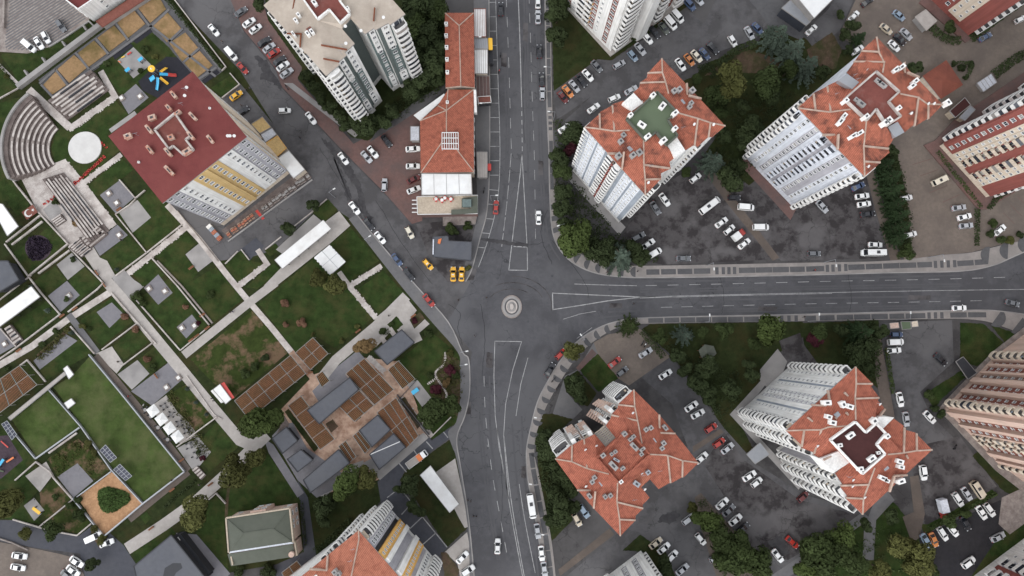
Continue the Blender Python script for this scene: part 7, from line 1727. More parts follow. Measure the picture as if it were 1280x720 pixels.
understorey('low plants along the gravel walk', [(46, 444), (82, 413), (90, 407), (88, 416), (50, 450)], 500, 'olive', .6)
understorey('low plants right of the cafe parasols', [(209, 495), (216, 490), (236, 520), (262, 560), (254, 574), (232, 540)], 900, 'olive', .6)
def hedge(line, w, h, lab, kind='dark', dens=16):
    P = [S(x, y) for x, y in line]; b = MB(); rg = random.Random(len(lab))
    for a, c_ in zip(P, P[1:]):
        d_ = c_ - a; L = d_.length; nn_ = Vector((-d_.y, d_.x, 0)).normalized()
        for i in range(int(L * dens * w)):
            f = rg.random(); v = rg.uniform(-.5, .5); z = h * (1 - abs(v) ** 3 * 2.5) * rg.uniform(.45, 1.08)
            p = a + d_ * f + nn_ * (v * w) + Vector((0, 0, max(.1, z)))
            u = Vector((rg.gauss(0, 1), rg.gauss(0, 1), rg.gauss(0, .5))).normalized() * rg.uniform(.15, .32); q = u.orthogonal().normalized() * u.length * .8
            b.add([p - u, p - q, p + u, p + q], [(0, 1, 2, 3)])
    tag(b.build('hedge', LEAF[kind]), lab, 'hedge', 'clipped hedges')
hedge([(896, 84), (906, 74), (922, 63), (944, 55)], 2.6, 1.5, 'dark hedge curving along the upper car park edge')
hedge([(872, 88), (886, 84), (893, 98)], 2.4, 1.5, 'dark hedge at the corner of the garden path')
hedge([(1162, 35), (1172, 46), (1186, 52), (1198, 52)], 2.8, 1.6, 'dark hedge curving round the upper right yard corner')
hedge([(1212, 50), (1245, 24), (1290, -8)], 2.6, 1.2, 'dark hedge below the red block at the top right')
hedge([(1170, 190), (1198, 225), (1226, 260)], 1.5, .8, 'narrow hedge along the red brick apron of the red tower', 'mid')
hedge([(1220, 262), (1219, 308)], 1.6, 1.2, 'dark hedge beside the footpath below the red tower')
hedge([(1234, 262), (1244, 248), (1262, 238)], 1.6, 1.2, 'dark hedge at the corner of the red tower')
hedge([(801, 414), (814, 428), (829, 446)], 2.0, 1.4, 'dark hedge along the south-east forecourt edge')
hedge([(1106, 434), (1110, 460), (1115, 492)], 1.4, 1.2, 'thin hedge along the left edge of the right car park', 'mid')
hedge([(1160, 660), (1200, 640), (1244, 616)], 1.2, .9, 'low hedge between the two right-hand car parks', 'mid')
hedge([(1240, 95), (1262, 78), (1290, 62)], 3.0, 1.5, 'dark hedge above the red and cream tower')
hedge([(440, 650), (410, 680), (395, 690)], 3.0, 1.3, 'long hedge beside the tower at the bottom edge')
hedge([(487, 413), (481, 418)], 1.2, .8, 'tiny hedge between the two stepped path ends', 'mid')
hedge([(377, 626), (383, 682)], 1.0, 1.0, 'narrow hedge along the villa wall')
hedge([(1192, 80), (1214, 80), (1208, 96)], 1.4, 1.0, 'small hedge loop beside the red hipped house')
hedge([(1130, 316), (1120, 322)], 1.6, 1.0, 'short hedge end at the pavement')
hedge([(203, -8), (240, 38), (278, 85)], 1.3, .8, 'thin dark hedge along the straw beds')
hedge([(205, 634), (245, 601)], 1.0, .6, 'low hedge between the shaded walk and the pale path')
hedge([(1, 82), (18, 106)], .8, .6, 'short hedge beside the pale walk at the left edge', 'mid')

# ================================================================ VEHICLES
CARC = {'white': (.78, .78, .77), 'silver': (.42, .43, .45), 'grey': (.13, .135, .145), 'black': (.022, .022, .026), 'red': (.36, .035, .025), 'dark red': (.12, .018, .016),
        'blue': (.055, .085, .16), 'pale blue': (.24, .31, .39), 'beige': (.50, .43, .33), 'orange': (.55, .20, .06), 'yellow': (.75, .40, .03), 'cream': (.66, .61, .50), 'dark green': (.09, .10, .085)}
def paint_mat(c):
    m = mat('car_paint_' + c.replace(' ', '_'), CARC[c], .28, .03, 2.0, tuple(v * .8 for v in CARC[c]), .35, .8, coord='object', rnd=.10)
    b = m.node_tree.nodes['Principled BSDF']; b.inputs['Coat Weight'].default_value = .5; b.inputs['Coat Roughness'].default_value = .08
    return m
def rrect(x0, x1, w0, w1, k=.28):
    """rounded car plan: w0 half-width at the tail, w1 at the nose"""
    return [(x0, -w0 + k), (x0 + k * .5, -w0 + .05), (x0 + k * 1.4, -w0), ((x0 + x1) / 2, -max(w0, w1) - .02), (x1 - k * 2.4, -w1), (x1 - k * .9, -w1 + .10), (x1 - .08, -w1 + k * 1.3), (x1, -.3),
            (x1, .3), (x1 - .08, w1 - k * 1.3), (x1 - k * .9, w1 - .10), (x1 - k * 2.4, w1), ((x0 + x1) / 2, max(w0, w1) + .02), (x0 + k * 1.4, w0), (x0 + k * .5, w0 - .05), (x0, w0 - k)]
TYPES = {  # length, half width, belt height, roof height, cabin base (rear, front), roof (rear, front)
 's': (4.5, .89, .88, 1.44, (-1.72, 1.05), (-1.02, .30)), 'h': (4.05, .87, .90, 1.47, (-1.92, .95), (-1.55, .25)), 'u': (4.5, .93, 1.02, 1.68, (-2.1, 1.05), (-1.75, .35)),
 'v': (5.0, .97, 1.15, 1.95, (-2.42, 1.65), (-2.3, .95)), 'm': (7.4, 1.05, 1.35, 2.6, (-3.62, 3.05), (-3.5, 2.35)), 'e': (4.65, .89, .90, 1.48, (-2.2, 1.05), (-1.85, .30))}
TNAME = {'s': 'saloon', 'h': 'hatchback', 'u': 'suv', 'v': 'van', 'm': 'minibus', 'e': 'estate car'}
_cm = {}
def car_meshes(t, col):
    L, W, hb, hr, (cr, cf), (rr_, rf) = TYPES[t]
    if t not in _cm:
        g_ = {}
        ws, wr = W - .10, W - .26
        if t in 'vm': wr = W - .14
        e = .012
        zb, zt = hb + .02, hr - .05
        def q(a, b): return a + (b - a) * .93
        g_['windscreen'] = MB().add([(cf + .012, -ws + .1, zb + .03), (cf + .012, ws - .1, zb + .03), (rf + .03, wr - .06, zt + .02), (rf + .03, -wr + .06, zt + .02)], [(0, 1, 2, 3)]).mesh('windscreen', M['car_glass'])
        g_['rear_window'] = MB().add([(cr - .012, ws - .14, zb + .05), (cr - .012, -ws + .14, zb + .05), (rr_ - .03, -wr + .08, zt + .02), (rr_ - .03, wr - .08, zt + .02)], [(0, 1, 2, 3)]).mesh('rear_window', M['car_glass'])
        for s_ in (-1, 1):
            b = MB(); f = [(cr + .25, s_ * (ws + e), zb + .06), (cf - .25, s_ * (ws + e), zb + .06), (rf - .06, s_ * (wr + e + .012), zt - .01), (rr_ + .06, s_ * (wr + e + .012), zt - .01)]
            b.add(f, [(0, 1, 2, 3) if s_ < 0 else (3, 2, 1, 0)]); g_['side%d' % s_] = b.mesh('side_window', M['car_glass'])
        w_ = MB().tube((0, -.11, 0), (0, .11, 0), .32, .32, 14); w_.tube((0, -.115, 0), (0, .115, 0), .19, .19, 10, 1)
        g_['wheel'] = w_.mesh('wheel', [M['tyre'], M['rim']])
        g_['head'] = MB().box((0, 0, 0), (.22, .36, .14)).mesh('headlight', M['lens']); g_['tail'] = MB().box((0, 0, 0), (.12, .30, .2)).mesh('tail_light', M['tail'])
        _cm[t] = g_
    k = (t, col)
    if k not in _cm:
        ws, wr = W - .10, W - .26
        if t in 'vm': wr = W - .14
        x0, x1 = -L / 2, L / 2
        b = MB()
        lo = rrect(x0, x1, W - .03, W - .05); n = len(lo)
        up = rrect(x0 + .05, x1 - .10, W - .08, W - .12, .3)
        def hz(x): return hb - .16 * max(0, (x - cf) / (x1 - cf)) ** 1.3 - (.04 * max(0, (cr - x) / (cr - x0)) if cr > x0 + .3 else 0)
        P = [(x, y, .24) for x, y in lo] + [(x, y, hz(x) - .22) for x, y in lo] + [(x, y, hz(x)) for x, y in up]
        F = []
        for lv in (0, 1):
            F += [(lv * n + i, lv * n + (i + 1) % n, (lv + 1) * n + (i + 1) % n, (lv + 1) * n + i) for i in range(n)]
        b.add(P, F)
        h2 = n // 2
        top = [2 * n + i for i in range(n)]
        for i in range(h2 - 1): b.f.append([top[i], top[i + 1], top[n - 2 - i], top[n - 1 - i]]); b.m.append(0)
        b.f.append([n - 1 - i for i in range(n)]); b.m.append(1)
        R1 = [(cr, -ws), (cf, -ws), (cf, ws), (cr, ws)]; R2 = [(rr_, -wr), (rf, -wr), (rf, wr), (rr_, wr)]
        k0 = len(b.v)
        b.v += [(x, y, hb - .01) for x, y in R1] + [(x, y, hr - .05) for x, y in R2] + [(x + (.07 if x < 0 else -.07), y * .93, hr) for x, y in R2]
        for lv in (0, 4):
            for i in range(4): b.f.append([k0 + lv + i, k0 + lv + (i + 1) % 4, k0 + lv + 4 + (i + 1) % 4, k0 + lv + 4 + i]); b.m.append(0)
        b.f.append([k0 + 8, k0 + 9, k0 + 10, k0 + 11]); b.m.append(0)
        for s_ in (-1, 1): b.box((cf - .15, s_ * (W + .07), hb + .06), (.14, .2, .13))
        for x in (x0 + .02, x1 - .04): b.box((x, 0, .4), (.1, W * 1.3, .16), 0, 1)
        if t == 'm':
            b.box((-.9, 0, hr + .08), (1.0, .9, .16), 0, 1)
        _cm[k] = b.mesh('body', [paint_mat(col), M['metal_dark']])
    return _cm[t], _cm[k]
def car(x, y, deg, col, t='s', label='', group=None, name=None, cat=None, extra=None):
    g_, body = car_meshes(t, col)
    L, W = TYPES[t][0], TYPES[t][1]
    p = S(x, y, .9)
    o = empty(name or {'v': 'van', 'm': 'minibus', 'u': 'suv'}.get(t, 'car'), (p.x, p.y, .08), R(deg)); tag(o, label, cat or {'v': 'van', 'm': 'minibus'}.get(t, 'car'), group)
    sc = random.uniform(.97, 1.03)
    o.scale = (sc, sc, sc)
    def put(me, nm, loc=(0, 0, 0)):
        c_ = bpy.data.objects.new(nm, me); link(c_, o); c_.location = loc; return c_
    put(body, 'body'); put(g_['windscreen'], 'windscreen'); put(g_['rear_window'], 'rear_window'); put(g_['side-1'], 'side_window'); put(g_['side1'], 'side_window')
    for sx in (-L / 2 + .82, L / 2 - .85):
        for sy in (-1, 1): put(g_['wheel'], 'wheel', (sx, sy * (W - .12), .30))
    for sy in (-1, 1):
        put(g_['head'], 'headlight', (L / 2 - .18, sy * (W - .34), .62)); put(g_['tail'], 'tail_light', (-L / 2 + .05, sy * (W - .28), .72))
    return o
ROWS = [
 ('in the ribbed car park at the upper left', 'from the left', [(36.5, 57.5, -40, 'white', 'v'), (48, 53.5, -55, 'white', 's'), (57, 46.5, -60, 'white', 'h'), (76, 32, -54, 'grey', 'u')]),
 ('driving down the left lane of the diagonal street', 'from the top', [(267, 37.5, -49, 'white', 's'), (289, 67.5, -50, 'white', 'v'), (303, 85, -48, 'red', 's')]),
 ('parked aslant on the red brick strip', 'from the top', [(301, 14.5, 37, 'grey', 's'), (311, 28, 37, 'white', 's'), (319, 35.8, 37, 'white', 's'), (330, 52, 35, 'black', 's'), (336, 59.5, 38, 'silver', 's'), (342, 66, 35, 'red', 's'), (349, 75.5, 36, 'black', 's'), (353.5, 82.5, 37, 'white', 's'), (358, 91, 37, 'silver', 's')]),
 ('turning or driving on the diagonal street', 'from the top', [(355.5, 138, 2, 'white', 'h'), (388.5, 147.5, -52, 'white', 's'), (429, 198, -53, 'white', 's'), (480.5, 231, 88, 'silver', 'h'), (512, 290.5, -62, 'cream', 'h'), (535, 330.5, -48, 'yellow', 'h')]),
 ('along the left kerb of the diagonal street', 'from the top', [(443, 260, -52, 'white', 's'), (461, 280, -52, 'black', 's'), (475, 297, -50, 'white', 's'), (496, 324.5, -52, 'blue', 's'), (511, 343, -52, 'black', 's'), (536, 375.5, -50, 'red', 's')]),
 ('on the brick parking near the felt roofed tower', 'from the left', [(458, 196, -48, 'silver', 's'), (466, 190, -50, 'white', 's'), (483, 176, -52, 'black', 's')]),
 ('nosed in towards the tiled shop row', 'from the top', [(516, 186, 4, 'white', 's'), (516, 207.5, 1, 'white', 's'), (517, 224, 25, 'dark red', 's'), (517, 237, 22, 'white', 's')]),
 ('beside the black roofed taxi office', 'from the left', [(566.5, 342.5, 90, 'yellow', 's'), (577, 342.5, 88, 'yellow', 's')]),
 ('driving on the boulevard north of the crossing', 'from the top', [(626, 11, 90, 'black', 's'), (672.5, 2, 90, 'white', 's'), (672.5, 21, 90, 'silver', 's'), (674, 64, 91, 'black', 's'), (677, 99, 92, 'black', 's'), (678, 117, 90, 'silver', 'h'), (620, 259, 86, 'red', 's'), (673.3, 272, 90, 'white', 's')]),
 ('parked below the lawn beside the side street', 'from the left', [(703.5, 121, -52, 'dark red', 's'), (710, 114, -52, 'orange', 's'), (718, 107.5, -52, 'silver', 's'), (727, 101, -52, 'black', 's'), (735, 94, -50, 'white', 's'), (746, 82.5, -50, 'grey', 's')]),
 ('along the plinth of the white top tower', 'from the left', [(774, 80.5, 30, 'silver', 'h'), (791, 69.5, -52, 'pale blue', 'h'), (800.5, 61, -52, 'silver', 's'), (809.5, 47.5, -52, 'white', 's'), (818.5, 40, -52, 'black', 's'), (830, 35, -54, 'dark green', 's'), (838.5, 28.5, -52, 'white', 'v'), (847, 20.5, -50, 'white', 'v'), (862.5, 5.5, -50, 'blue', 'u'), (873, -1, -50, 'silver', 's')]),
 ('along the lower kerb of the side street', 'from the left', [(706, 160, 35, 'white', 's'), (742, 135, 36, 'white', 's'), (768, 122.5, 25, 'white', 'h'), (789, 112.5, 30, 'silver', 's')]),
 ('parked in the row above the green terraced tower', 'from the left', [(851, 80.5, -56, 'white', 's'), (862, 74.5, -54, 'orange', 's'), (871, 70, -50, 'cream', 's'), (881, 67, -52, 'blue', 's'), (891, 60, -48, 'black', 's'), (916, 51, -60, 'white', 'h'), (937, 41, -62, 'silver', 's'), (947, 35, -50, 'blue', 's')]),
 ('in the paved yard at the upper right', 'from the left', [(1014.5, 37, 42, 'white', 's'), (1067.5, 20, 45, 'white', 's'), (1072, 62, 32, 'white', 's'), (1084.5, 2, 35, 'black', 's'), (1108, 36, -42, 'beige', 's'), (1118, 57, -47, 'white', 's'), (1124, 19, -42, 'pale blue', 's'), (1125, 49, -46, 'black', 's'), (1133, 42.5, -47, 'silver', 's'), (1232, 46, 28, 'blue', 's'), (1276, 24, 25, 'white', 'h')]),
 ('in the stained car park by the green terrace', 'from the left', [(798, 296, 28, 'grey', 'e'), (810.5, 305, 35, 'white', 's'), (818, 316.5, 30, 'white', 'v'), (819.5, 260, -58, 'grey', 's'), (831, 249.5, -55, 'white', 's'), (854.5, 323, 0, 'grey', 's'), (869.5, 222.5, 38, 'white', 'h'), (902, 278, 36, 'white', 's'), (912, 287, 40, 'white', 'h'), (930.5, 304.5, 38, 'white', 's')]),
 ('in the car park below the blue striped tower', 'from the left', [(918, 247, 0, 'black', 'h'), (932.5, 259, -5, 'white', 'v'), (951, 284, 0, 'white', 'v'), (1018, 317, 0, 'grey', 'h'), (1028, 258, -50, 'silver', 's'), (1073, 233, 24, 'blue', 's'), (1078, 245, 8, 'white', 's'), (1080.5, 255, 8, 'white', 's'), (1085, 267.5, 6, 'black', 's'), (1094.5, 306, -2, 'white', 's')]),
 ('between the blue striped and red towers', 'from the left', [(1133, 247.5, 12, 'white', 'h'), (1138.5, 293, 14, 'white', 'h'), (1199, 259.5, 8, 'silver', 's'), (1206, 271, 14, 'white', 's'), (1208, 282, 6, 'silver', 's'), (1250, 287.5, 38, 'white', 's')]),
 ('driving on the lower side of the east road', 'from the left', [(1199.5, 385, 2, 'white', 's'), (1266, 379, -14, 'grey', 's')]),
 ('by the kerb south-east of the crossing', 'from the left', [(687.5, 462, 57, 'black', 's'), (701, 442.5, 45, 'red', 'h')]),
 ('on the forecourt beside the low tiled tower', 'from the left', [(768.5, 453, 38, 'red', 's'), (778, 464.5, 38, 'grey', 'h'), (807, 441, 32, 'silver', 's'), (832, 468, 32, 'white', 's')]),
 ('in the lane beside the low tiled tower', 'from the top', [(864.5, 508, 34, 'white', 's'), (872.5, 517.5, 28, 'white', 's'), (889, 535, 33, 'red', 'h'), (899, 553.5, 35, 'red', 'h'), (909.5, 560.5, 38, 'silver', 's'), (877, 572.5, 40, 'white', 's')]),
 ('below the glass shelter of the white tower', 'from the top', [(937, 595, 32, 'white', 's'), (946, 603, 38, 'white', 'h'), (1004, 621, 40, 'dark red', 'h')]),
 ('parked on the right of the kerbed tree island', 'from the top', [(903, 629.5, 40, 'white', 's'), (911, 638, 40, 'grey', 's'), (919.5, 650, 38, 'white', 's'), (929, 661, 40, 'black', 's')]),
 ('in the car park left of the tree island', 'from the top', [(861, 649, 36, 'silver', 'e'), (876, 674, -50, 'white', 'h'), (820, 679, 38, 'beige', 's'), (830, 685.5, 40, 'white', 's'), (840.5, 695, 45, 'white', 'h'), (894.5, 697.5, 30, 'silver', 'h'), (853, 712, 38, 'silver', 's')]),
 ('at the lower end of the big car park', 'from the left', [(972.5, 695, -52, 'white', 's'), (990.5, 678, -42, 'red', 's')]),
 ('behind the low tiled tower by the dark court', 'from the left', [(721.5, 650, -62, 'beige', 'h'), (730, 639, -55, 'pale blue', 'u')]),
 ('driving on the boulevard south of the crossing', 'from the top', [(672, 664, -82, 'silver', 's'), (677, 692, -84, 'white', 's'), (680.5, 712, -82, 'silver', 's'), (622, 683, 88, 'white', 's')]),
 ('on the pale forecourt by the bottom tower', 'from the top', [(578, 697, 45, 'white', 's'), (585, 713, 32, 'white', 'u')]),
 ('at the bottom left by the lower street', 'from the left', [(22, 709.5, -10, 'white', 's'), (24, 695, -8, 'white', 's'), (84, 719.5, -35, 'grey', 's'), (91, 713.5, -36, 'white', 's'), (95.5, 702.5, -33, 'white', 's'), (117, 671.5, 25, 'white', 'v'), (133, 679, 20, 'white', 's')]),
 ('in the right-hand car park above the pink tower', 'from the top', [(1121, 418, 0, 'blue', 'h'), (1119.5, 427.5, 2, 'white', 'v'), (1118, 438, 4, 'white', 's'), (1176, 449.5, -44, 'black', 's'), (1125.5, 499.5, -80, 'white', 's'), (1162.5, 521.5, -48, 'white', 's'), (1133, 524, -84, 'silver', 's'), (1154.5, 591, -84, 'white', 'u')]),
 ('beside the hedge in the patched car park', 'from the left', [(1198, 624.5, -58, 'white', 'e'), (1209, 617.5, -58, 'silver', 's')]),
 ('in the dark lower right car park', 'from the left', [(1158, 676, -60, 'pale blue', 's'), (1167.5, 675, -68, 'orange', 's'), (1179, 667.5, -58, 'white', 'e'), (1192, 663.5, -52, 'white', 'h'), (1207.5, 654.5, -62, 'black', 's'), (1211, 703, 34, 'white', 'u'), (1227.5, 641, -58, 'white', 's'), (1237.5, 637.5, -55, 'white', 'e'), (1248, 671.5, 25, 'silver', 's')]),
]
def cname(c, t): return '%s %s' % (c, TNAME[t])
for desc, frm, cars in ROWS:
    names = [cname(c[3], c[4]) for c in cars]
    for i, (x, y, a, col, t) in enumerate(cars):
        if names.count(names[i]) == 1: lab = '%s %s' % (names[i], desc)
        else: lab = '%s %s, %s such %s' % (names[i], desc, nth(names[:i].count(names[i])), frm)
        tx = col == 'yellow'
        o = car(x, y, a, col, t, lab.replace('yellow hatchback', 'yellow taxi').replace('yellow saloon', 'yellow taxi'), 'cars ' + desc if t not in 'vm' else 'vans and cars ' + desc, 'taxi' if tx else None, 'taxi' if tx else None)
        if tx:
            MB().box((-.25, 0, TYPES[t][3] + .06), (.3, .7, .16)).build('taxi_sign', M['white'], o, origin=(0, 0, 0))
car(295, 119, 36, 'yellow', 's', 'yellow taxi with checked roof beside the small lawn', None, 'taxi', 'taxi'); car(303, 139, 36, 'black', 's', 'black saloon in the shade of the maroon roofed block')
car(887, 257, 37, 'white', 'm', 'long white minibus standing across the stained car park'); car(1091, 316, 180, 'white', 'm', 'long white minibus beside the pavement of the east road')
car(664.5, 632.5, -81, 'white', 'm', 'white minibus driving on the boulevard south of the crossing')
car(1222, 612.5, -58, 'beige', 'm', 'beige minibus parked beside the hedge in the patched car park').scale = (.78, .95, .9); car(1175, 225.5, 25, 'cream', 'm', 'cream delivery van parked by the narrow hedge of the red tower').scale = (.72, .92, .9)
def truck(x, y, deg, cab, box_m, lab, L=6.6, flat=False, box2=None):
    p = S(x, y, 1)
    o = empty('truck', (p.x, p.y, .08), R(deg)); tag(o, lab, 'truck')
    b = MB().prism([(L / 2 - 1.8, -1), (L / 2 - .15, -.98), (L / 2, -.7), (L / 2, .7), (L / 2 - .15, .98), (L / 2 - 1.8, 1)], .45, 1.5); b.prism([(L / 2 - 1.75, -.9), (L / 2 - .55, -.86), (L / 2 - .55, .86), (L / 2 - 1.75, .9)], 1.5, 2.2)
    b.build('cab', paint_mat(cab), o, origin=(0, 0, 0))
    MB().add([(L / 2 - .16, -.85, 1.52), (L / 2 - .16, .85, 1.52), (L / 2 - .53, .8, 2.16), (L / 2 - .53, -.8, 2.16)], [(0, 1, 2, 3)]).build('windscreen', M['car_glass'], o, origin=(0, 0, 0))
    if flat:
        b = MB().box((-.9, 0, .95), (L - 2.1, 2.1, .14))
        b.build('load_bed', M['walk_light'], o, origin=(0, 0, 0))
        b = MB()
        for s_ in (-1, 1): b.box((-.9, s_ * 1.05, 1.15), (L - 2.1, .08, .4))
        b.box((-L / 2 + .15, 0, 1.15), (.08, 2.1, .4)); b.build('side_board', M[box_m], o, origin=(0, 0, 0))
        MB().box((L / 2 - 2.6, 0, 1.5), (1.3, 2.0, .9)).build('load', M[box2], o, origin=(0, 0, 0))
    else:
        b = MB().box((-.9, 0, 1.75), (L - 2.1, 2.2, 2.1)); b.box((-.9, 0, 2.83), (L - 2.3, 2.0, .06))
        b.build('cargo_box', M[box_m], o, origin=(0, 0, 0))
    MB().box((-.1, 0, .6), (L - .3, .9, .22)).build('chassis', M['metal_dark'], o, origin=(0, 0, 0))
    for sx in (-L / 2 + 1.1, L / 2 - 1.0):
        for sy in (-1, 1): MB().tube((sx, sy * .98 - .13, .42), (sx, sy * .98 + .13, .42), .42, .42, 14).build('wheel', M['tyre'], o, origin=(0, 0, 0))
    for sy in (-1, 1): MB().box((L / 2, sy * .7, .75), (.08, .3, .18)).build('headlight', M['lens'], o, origin=(0, 0, 0))
truck(1177.5, 635, -78, 'red', 'white_blue', 'box truck with grey box and red cab in the patched car park', 6.0)
truck(521, 574, 36, 'white', 'frame_white', 'flatbed truck with white cab and orange load on the drive', 7.2, True, 'orange_paint')
truck(922.5, 294, 38, 'red', 'white_roof', 'small red truck with white box in the stained car park', 4.4)
# motorbikes
def bike(x, y, deg, col, lab):
    p = S(x, y, .5); o = empty('motorbike', (p.x, p.y, .08), R(deg)); tag(o, lab, 'motorbike')
    for sx in (-.62, .65): MB().tube((sx, -.06, .3), (sx, .06, .3), .3, .3, 12).build('wheel', M['tyre'], o, origin=(0, 0, 0))
    MB().prism([(-.5, -.1), (.2, -.16), (.45, -.08), (.45, .08), (.2, .16), (-.5, .1)], .4, .78).build('fuel_tank', paint_mat(col), o, origin=(0, 0, 0))
    MB().prism([(-.8, -.13), (-.1, -.15), (-.1, .15), (-.8, .13)], .78, .9).build('seat', M['tyre'], o, origin=(0, 0, 0))
    MB().tube((.5, -.36, 1), (.5, .36, 1), .03).tube((.65, 0, .3), (.48, 0, 1), .04).build('handlebar', M['metal_dark'], o, origin=(0, 0, 0))
for q in ((625.5, 69, 85, 'black', 'black motorbike ridden along the bays of the upper boulevard'), (624, 89, 70, 'red', 'red motorbike parked beside the bays of the upper boulevard'), (803, 429, 60, 'black', 'black motorbike beside the dark hedge of the forecourt'), (806.5, 431, 60, 'white', 'white motorbike beside the dark hedge of the forecourt'), (1194, 559, 50, 'black', 'black motorbike near the pink tower entrance'), (605, 238, 80, 'black', 'black motorbike on the pavement by the restaurant'), (358.5, 109, -60, 'black', 'black motorbike at the end of the aslant row'), (691.5, 475, 50, 'black', 'black scooter on the half-moon pavement')): bike(*q)
# blue and orange pallets by the maroon block
pb = empty('crate_stack', S(269, 291), R(-48)); tag(pb, 'long stack of grey-blue and orange crates at the corner of the maroon block', 'crates')
for k, m_ in enumerate(('white', 'grey_blue', 'tile2', 'grey_blue', 'tile2')): MB().box((-2.4 + k * 1.2, 0, .5), (1.1, 1.5, 1.0 - .1 * (k % 2))).build('crate', M[m_], pb, origin=(0, 0, 0))
# street lamps
_lp = MB().tube((0, 0, 0), (0, 0, 7.6), .11, .06, 8).mesh('pole', M['metal_grey']); _la = MB().tube((0, 0, 7.5), (1.7, 0, 7.9), .05, .04, 6).mesh('arm', M['metal_grey']); _lh = MB().box((1.9, 0, 7.92), (.8, .34, .14)).mesh('lamp_head', M['frame_white'])
LMP = [(419, 247, 30), (462, 304, 30), (687.5, 96, 180), (692, 150, 180), (703, 285, 200), (578, 440, 10), (577, 456, 10), (728, 425, 130), (614, 251, 0), (883, 332, 270), (1030, 328, 270), (1160, 322, 270), (878, 403, 90), (1010, 402, 90), (1120, 400, 90), (676, 520, 170), (670, 600, 170), (685, 660, 175), (594, 60, 0), (595, 140, 0)]
for i, (x, y, a) in enumerate(sorted(LMP)):
    o = empty('street_lamp', S(x, y), R(a)); tag(o, 'grey single-arm street lamp, %s from the left of all street lamps' % nth(i), 'street lamp', 'street lamps along the roads')
    for nm, me in (('pole', _lp), ('arm', _la), ('lamp_head', _lh)): link(bpy.data.objects.new(nm, me), o)
# benches along the park paths
_bs = MB().box((0, 0, .45), (1.8, .45, .07)).mesh('seat', M['timber']); _bk = MB().box((0, .22, .7), (1.8, .06, .4)).mesh('backrest', M['timber']); _bl = MB().box((0, 0, .21), (.08, .4, .42)).mesh('leg', M['metal_dark'])
BN = [(79, 395, 37), (25, 438, 37), (95, 386, 37), (131, 356, -52), (122, 341, -52), (254, 394, 37), (247, 420, 37), (260, 410, 37), (240, 425, 37), (216, 612, 37), (190, 660, 37), (264, 605, 37), (388, 466, 20), (448, 414, 37), (517, 395, 37), (228, 575, 37), (150, 262, 37), (240, 335, 37), (196, 470, -52), (286, 600, 37)]
for i, (x, y, a) in enumerate(sorted(BN)):
    o = empty('park_bench', S(x, y), R(a)); o.location.z = .09; tag(o, 'timber park bench beside the paths, %s from the left of all benches' % nth(i), 'bench', 'park benches')
    for nm, me, lx in (('seat', _bs, 0), ('backrest', _bk, 0), ('leg', _bl, -.75), ('leg', _bl, .75)):
        c_ = bpy.data.objects.new(nm, me); link(c_, o); c_.location = (lx, 0, 0)
# ================================================================ PEOPLE
def person_mesh(stride):
    V = [(0, 0, .95), (0, 0, 1.2), (.02, 0, 1.42), (.03, 0, 1.53), (.05, 0, 1.66), (.05, 0, 1.76),
         (0, .1, .9), (stride * .5, .11, .5), (stride * .75, .11, .09), (stride * .75 + .16, .12, .04), (0, -.1, .9), (-stride * .3, -.11, .5), (-stride * .9, -.11, .12), (-stride * .9 + .14, -.12, .05),
         (0, .2, 1.4), (-stride * .4, .25, 1.12), (-stride * .2, .24, .86), (-stride * .15 + .05, .24, .78), (0, -.2, 1.4), (stride * .3, -.25, 1.12), (stride * .6, -.22, .92), (stride * .6 + .08, -.21, .86)]
    E_ = [(0, 1), (1, 2), (2, 3), (3, 4), (4, 5), (0, 6), (6, 7), (7, 8), (8, 9), (0, 10), (10, 11), (11, 12), (12, 13), (2, 14), (14, 15), (15, 16), (16, 17), (2, 18), (18, 19), (19, 20), (20, 21)]
    rad = [.15, .15, .16, .06, .1, .085, .1, .07, .05, .045, .1, .07, .05, .045, .075, .05, .04, .045, .075, .05, .04, .045]
    me = bpy.data.meshes.new('body'); me.from_pydata(V, E_, [])
    o = bpy.data.objects.new('body_src', me); COL.objects.link(o)
    md = o.modifiers.new('skin', 'SKIN'); md.use_smooth_shade = True
    for v, r_ in zip(me.skin_vertices[0].data, rad): v.radius = (r_, r_)
    me.skin_vertices[0].data[0].use_root = True
    o.modifiers.new('sub', 'SUBSURF').levels = 1
    dg = bpy.context.evaluated_depsgraph_get(); dg.update()
    m2 = bpy.data.meshes.new_from_object(o.evaluated_get(dg)); m2.name = 'body'
    bpy.data.objects.remove(o)
    return m2
def dress(me, top, leg):
    m2 = me.copy(); m2.materials.clear()
    for k in (mat('skin', (.42, .25, .17), .6), mat('cloth_' + top[0], top[1], .9), mat('cloth_' + leg[0], leg[1], .9), M['tyre']): m2.materials.append(k)
    for p in m2.polygons:
        z, y = p.center.z, abs(p.center.y)
        p.material_index = 3 if z < .1 else 0 if (z > 1.5 or (y > .19 and z < .93)) else 1 if z > .96 else 2
    return m2
pm_ = [person_mesh(.42), person_mesh(.2)]
CL = [('black', (.015, .015, .018)), ('navy', (.02, .03, .07)), ('white', (.6, .6, .6)), ('red', (.3, .03, .03)), ('grey', (.12, .12, .13)), ('sand', (.36, .28, .2))]
_hair = MB()
for i in range(5):
    a0, a1 = math.pi / 2 * i / 5, math.pi / 2 * (i + 1) / 5
    for j in range(10):
        t0, t1 = 6.283 * j / 10, 6.283 * (j + 1) / 10
        _hair.add([(.03 + .118 * math.cos(a) * math.cos(t), .118 * math.cos(a) * math.sin(t), 1.68 + .125 * math.sin(a)) for a, t in ((a0, t0), (a0, t1), (a1, t1), (a1, t0))], [(0, 1, 2, 3)])
_hair = _hair.mesh('hair', mat('hair_dark', (.02, .014, .010), .8))
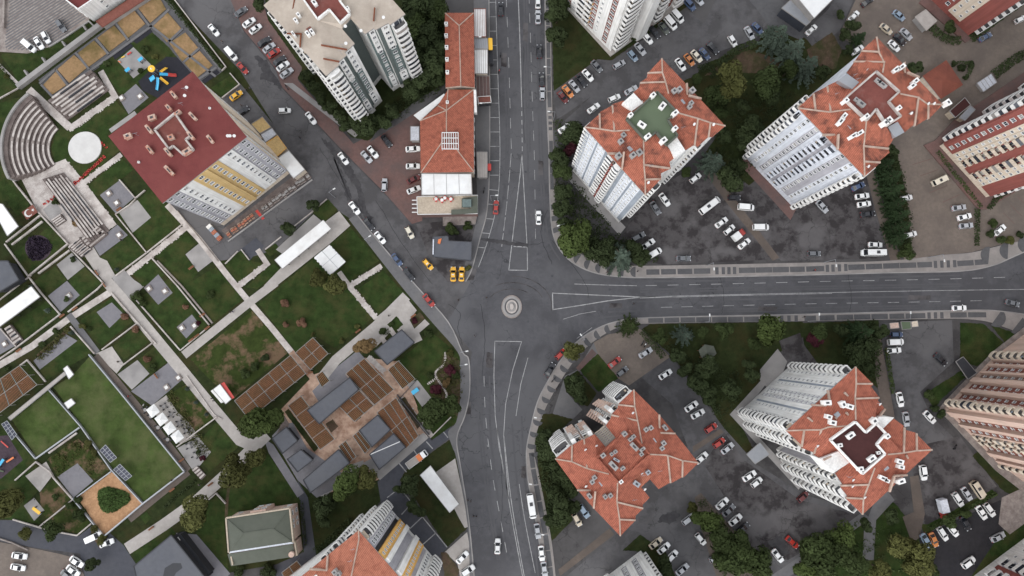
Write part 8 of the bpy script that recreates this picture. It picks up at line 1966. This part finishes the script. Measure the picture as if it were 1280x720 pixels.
PP = [(585, 625, 40, 0, 1, 'left in a pair beside the south boulevard'), (588.5, 626.5, 50, 4, 0, 'right in a pair beside the south boulevard'), (592, 645, 100, 0, 0, 'walking below the pair beside the south boulevard'), (595.5, 645, 90, 0, 1, 'walking second below the pair beside the south boulevard'), (573, 375, 30, 0, 0, 'crossing the road towards the stone island'), (580, 470, 90, 0, 4, 'on the pavement beside the corner planting bed'), (792, 379.5, 20, 0, 0, 'crossing the east road near the painted island'),
      (593.5, 420, 80, 4, 0, 'walking down the asphalt above the south island'), (265, 498, 60, 0, 1, 'on the pale path beside the kiosk, upper'), (267, 501, 60, 4, 4, 'on the pale path beside the kiosk, lower'), (288, 390, 40, 0, 0, 'standing at the wide path corner, left'), (291, 389.5, 40, 1, 1, 'standing at the wide path corner in navy'), (148, 452, 0, 0, 0, 'on the pale pad above the shaded walk'), (180, 506, 140, 2, 0, 'on the shaded walk by the top parasol'), (161, 495, 150, 3, 1, 'farther along the shaded walk'), (486, 394.5, 0, 0, 0, 'on the pale plaza above the small square lawn'), (308, 112, 0, 0, 0, 'on the tarmac near the red saloon, left'), (312, 110, 0, 4, 1, 'on the tarmac near the red saloon, right'), (302, 132, 50, 0, 0, 'beside the black saloon near the yellow taxi'), (278, 52, 200, 0, 4, 'in the street below the first white saloon'), (375, 172, 60, 0, 1, 'on the diagonal street edge near the sheds'), (797, 339, 0, 0, 1, 'on the half-moon pavement near the corner trees'), (759, 340, 10, 0, 0, 'on the curved pavement, left one'), (1018.5, 337.5, 0, 3, 0, 'on the panelled pavement of the east road'), (1005, 396, 0, 0, 0, 'at the crossing cells of the lower pavement'), (695, 487, 60, 0, 4, 'on the pavement below the black saloon'), (608, 372, 0, 0, 0, 'walking left of the stone island'), (215, 600, 20, 0, 1, 'on the pale path near the round olive tree'), (249, 606, 30, 4, 0, 'on the pale path, lower of two'), (152, 300, 0, 0, 1, 'beside the lone planter on the pad')]
dm = {}
for x, y, a, tp, lg, where in PP:
    k = (tp, lg, (tp + lg) % 2)
    if k not in dm: dm[k] = dress(pm_[(int(x)) % 2], CL[tp], CL[lg])
    o = empty('person', S(x, y, .9), R(a)); o.location.z = .1
    tag(o, 'person in %s top and %s trousers %s' % (CL[tp][0], CL[lg][0], where), 'person', 'people on foot')
    link(bpy.data.objects.new('body', dm[k]), o); link(bpy.data.objects.new('hair', _hair), o)
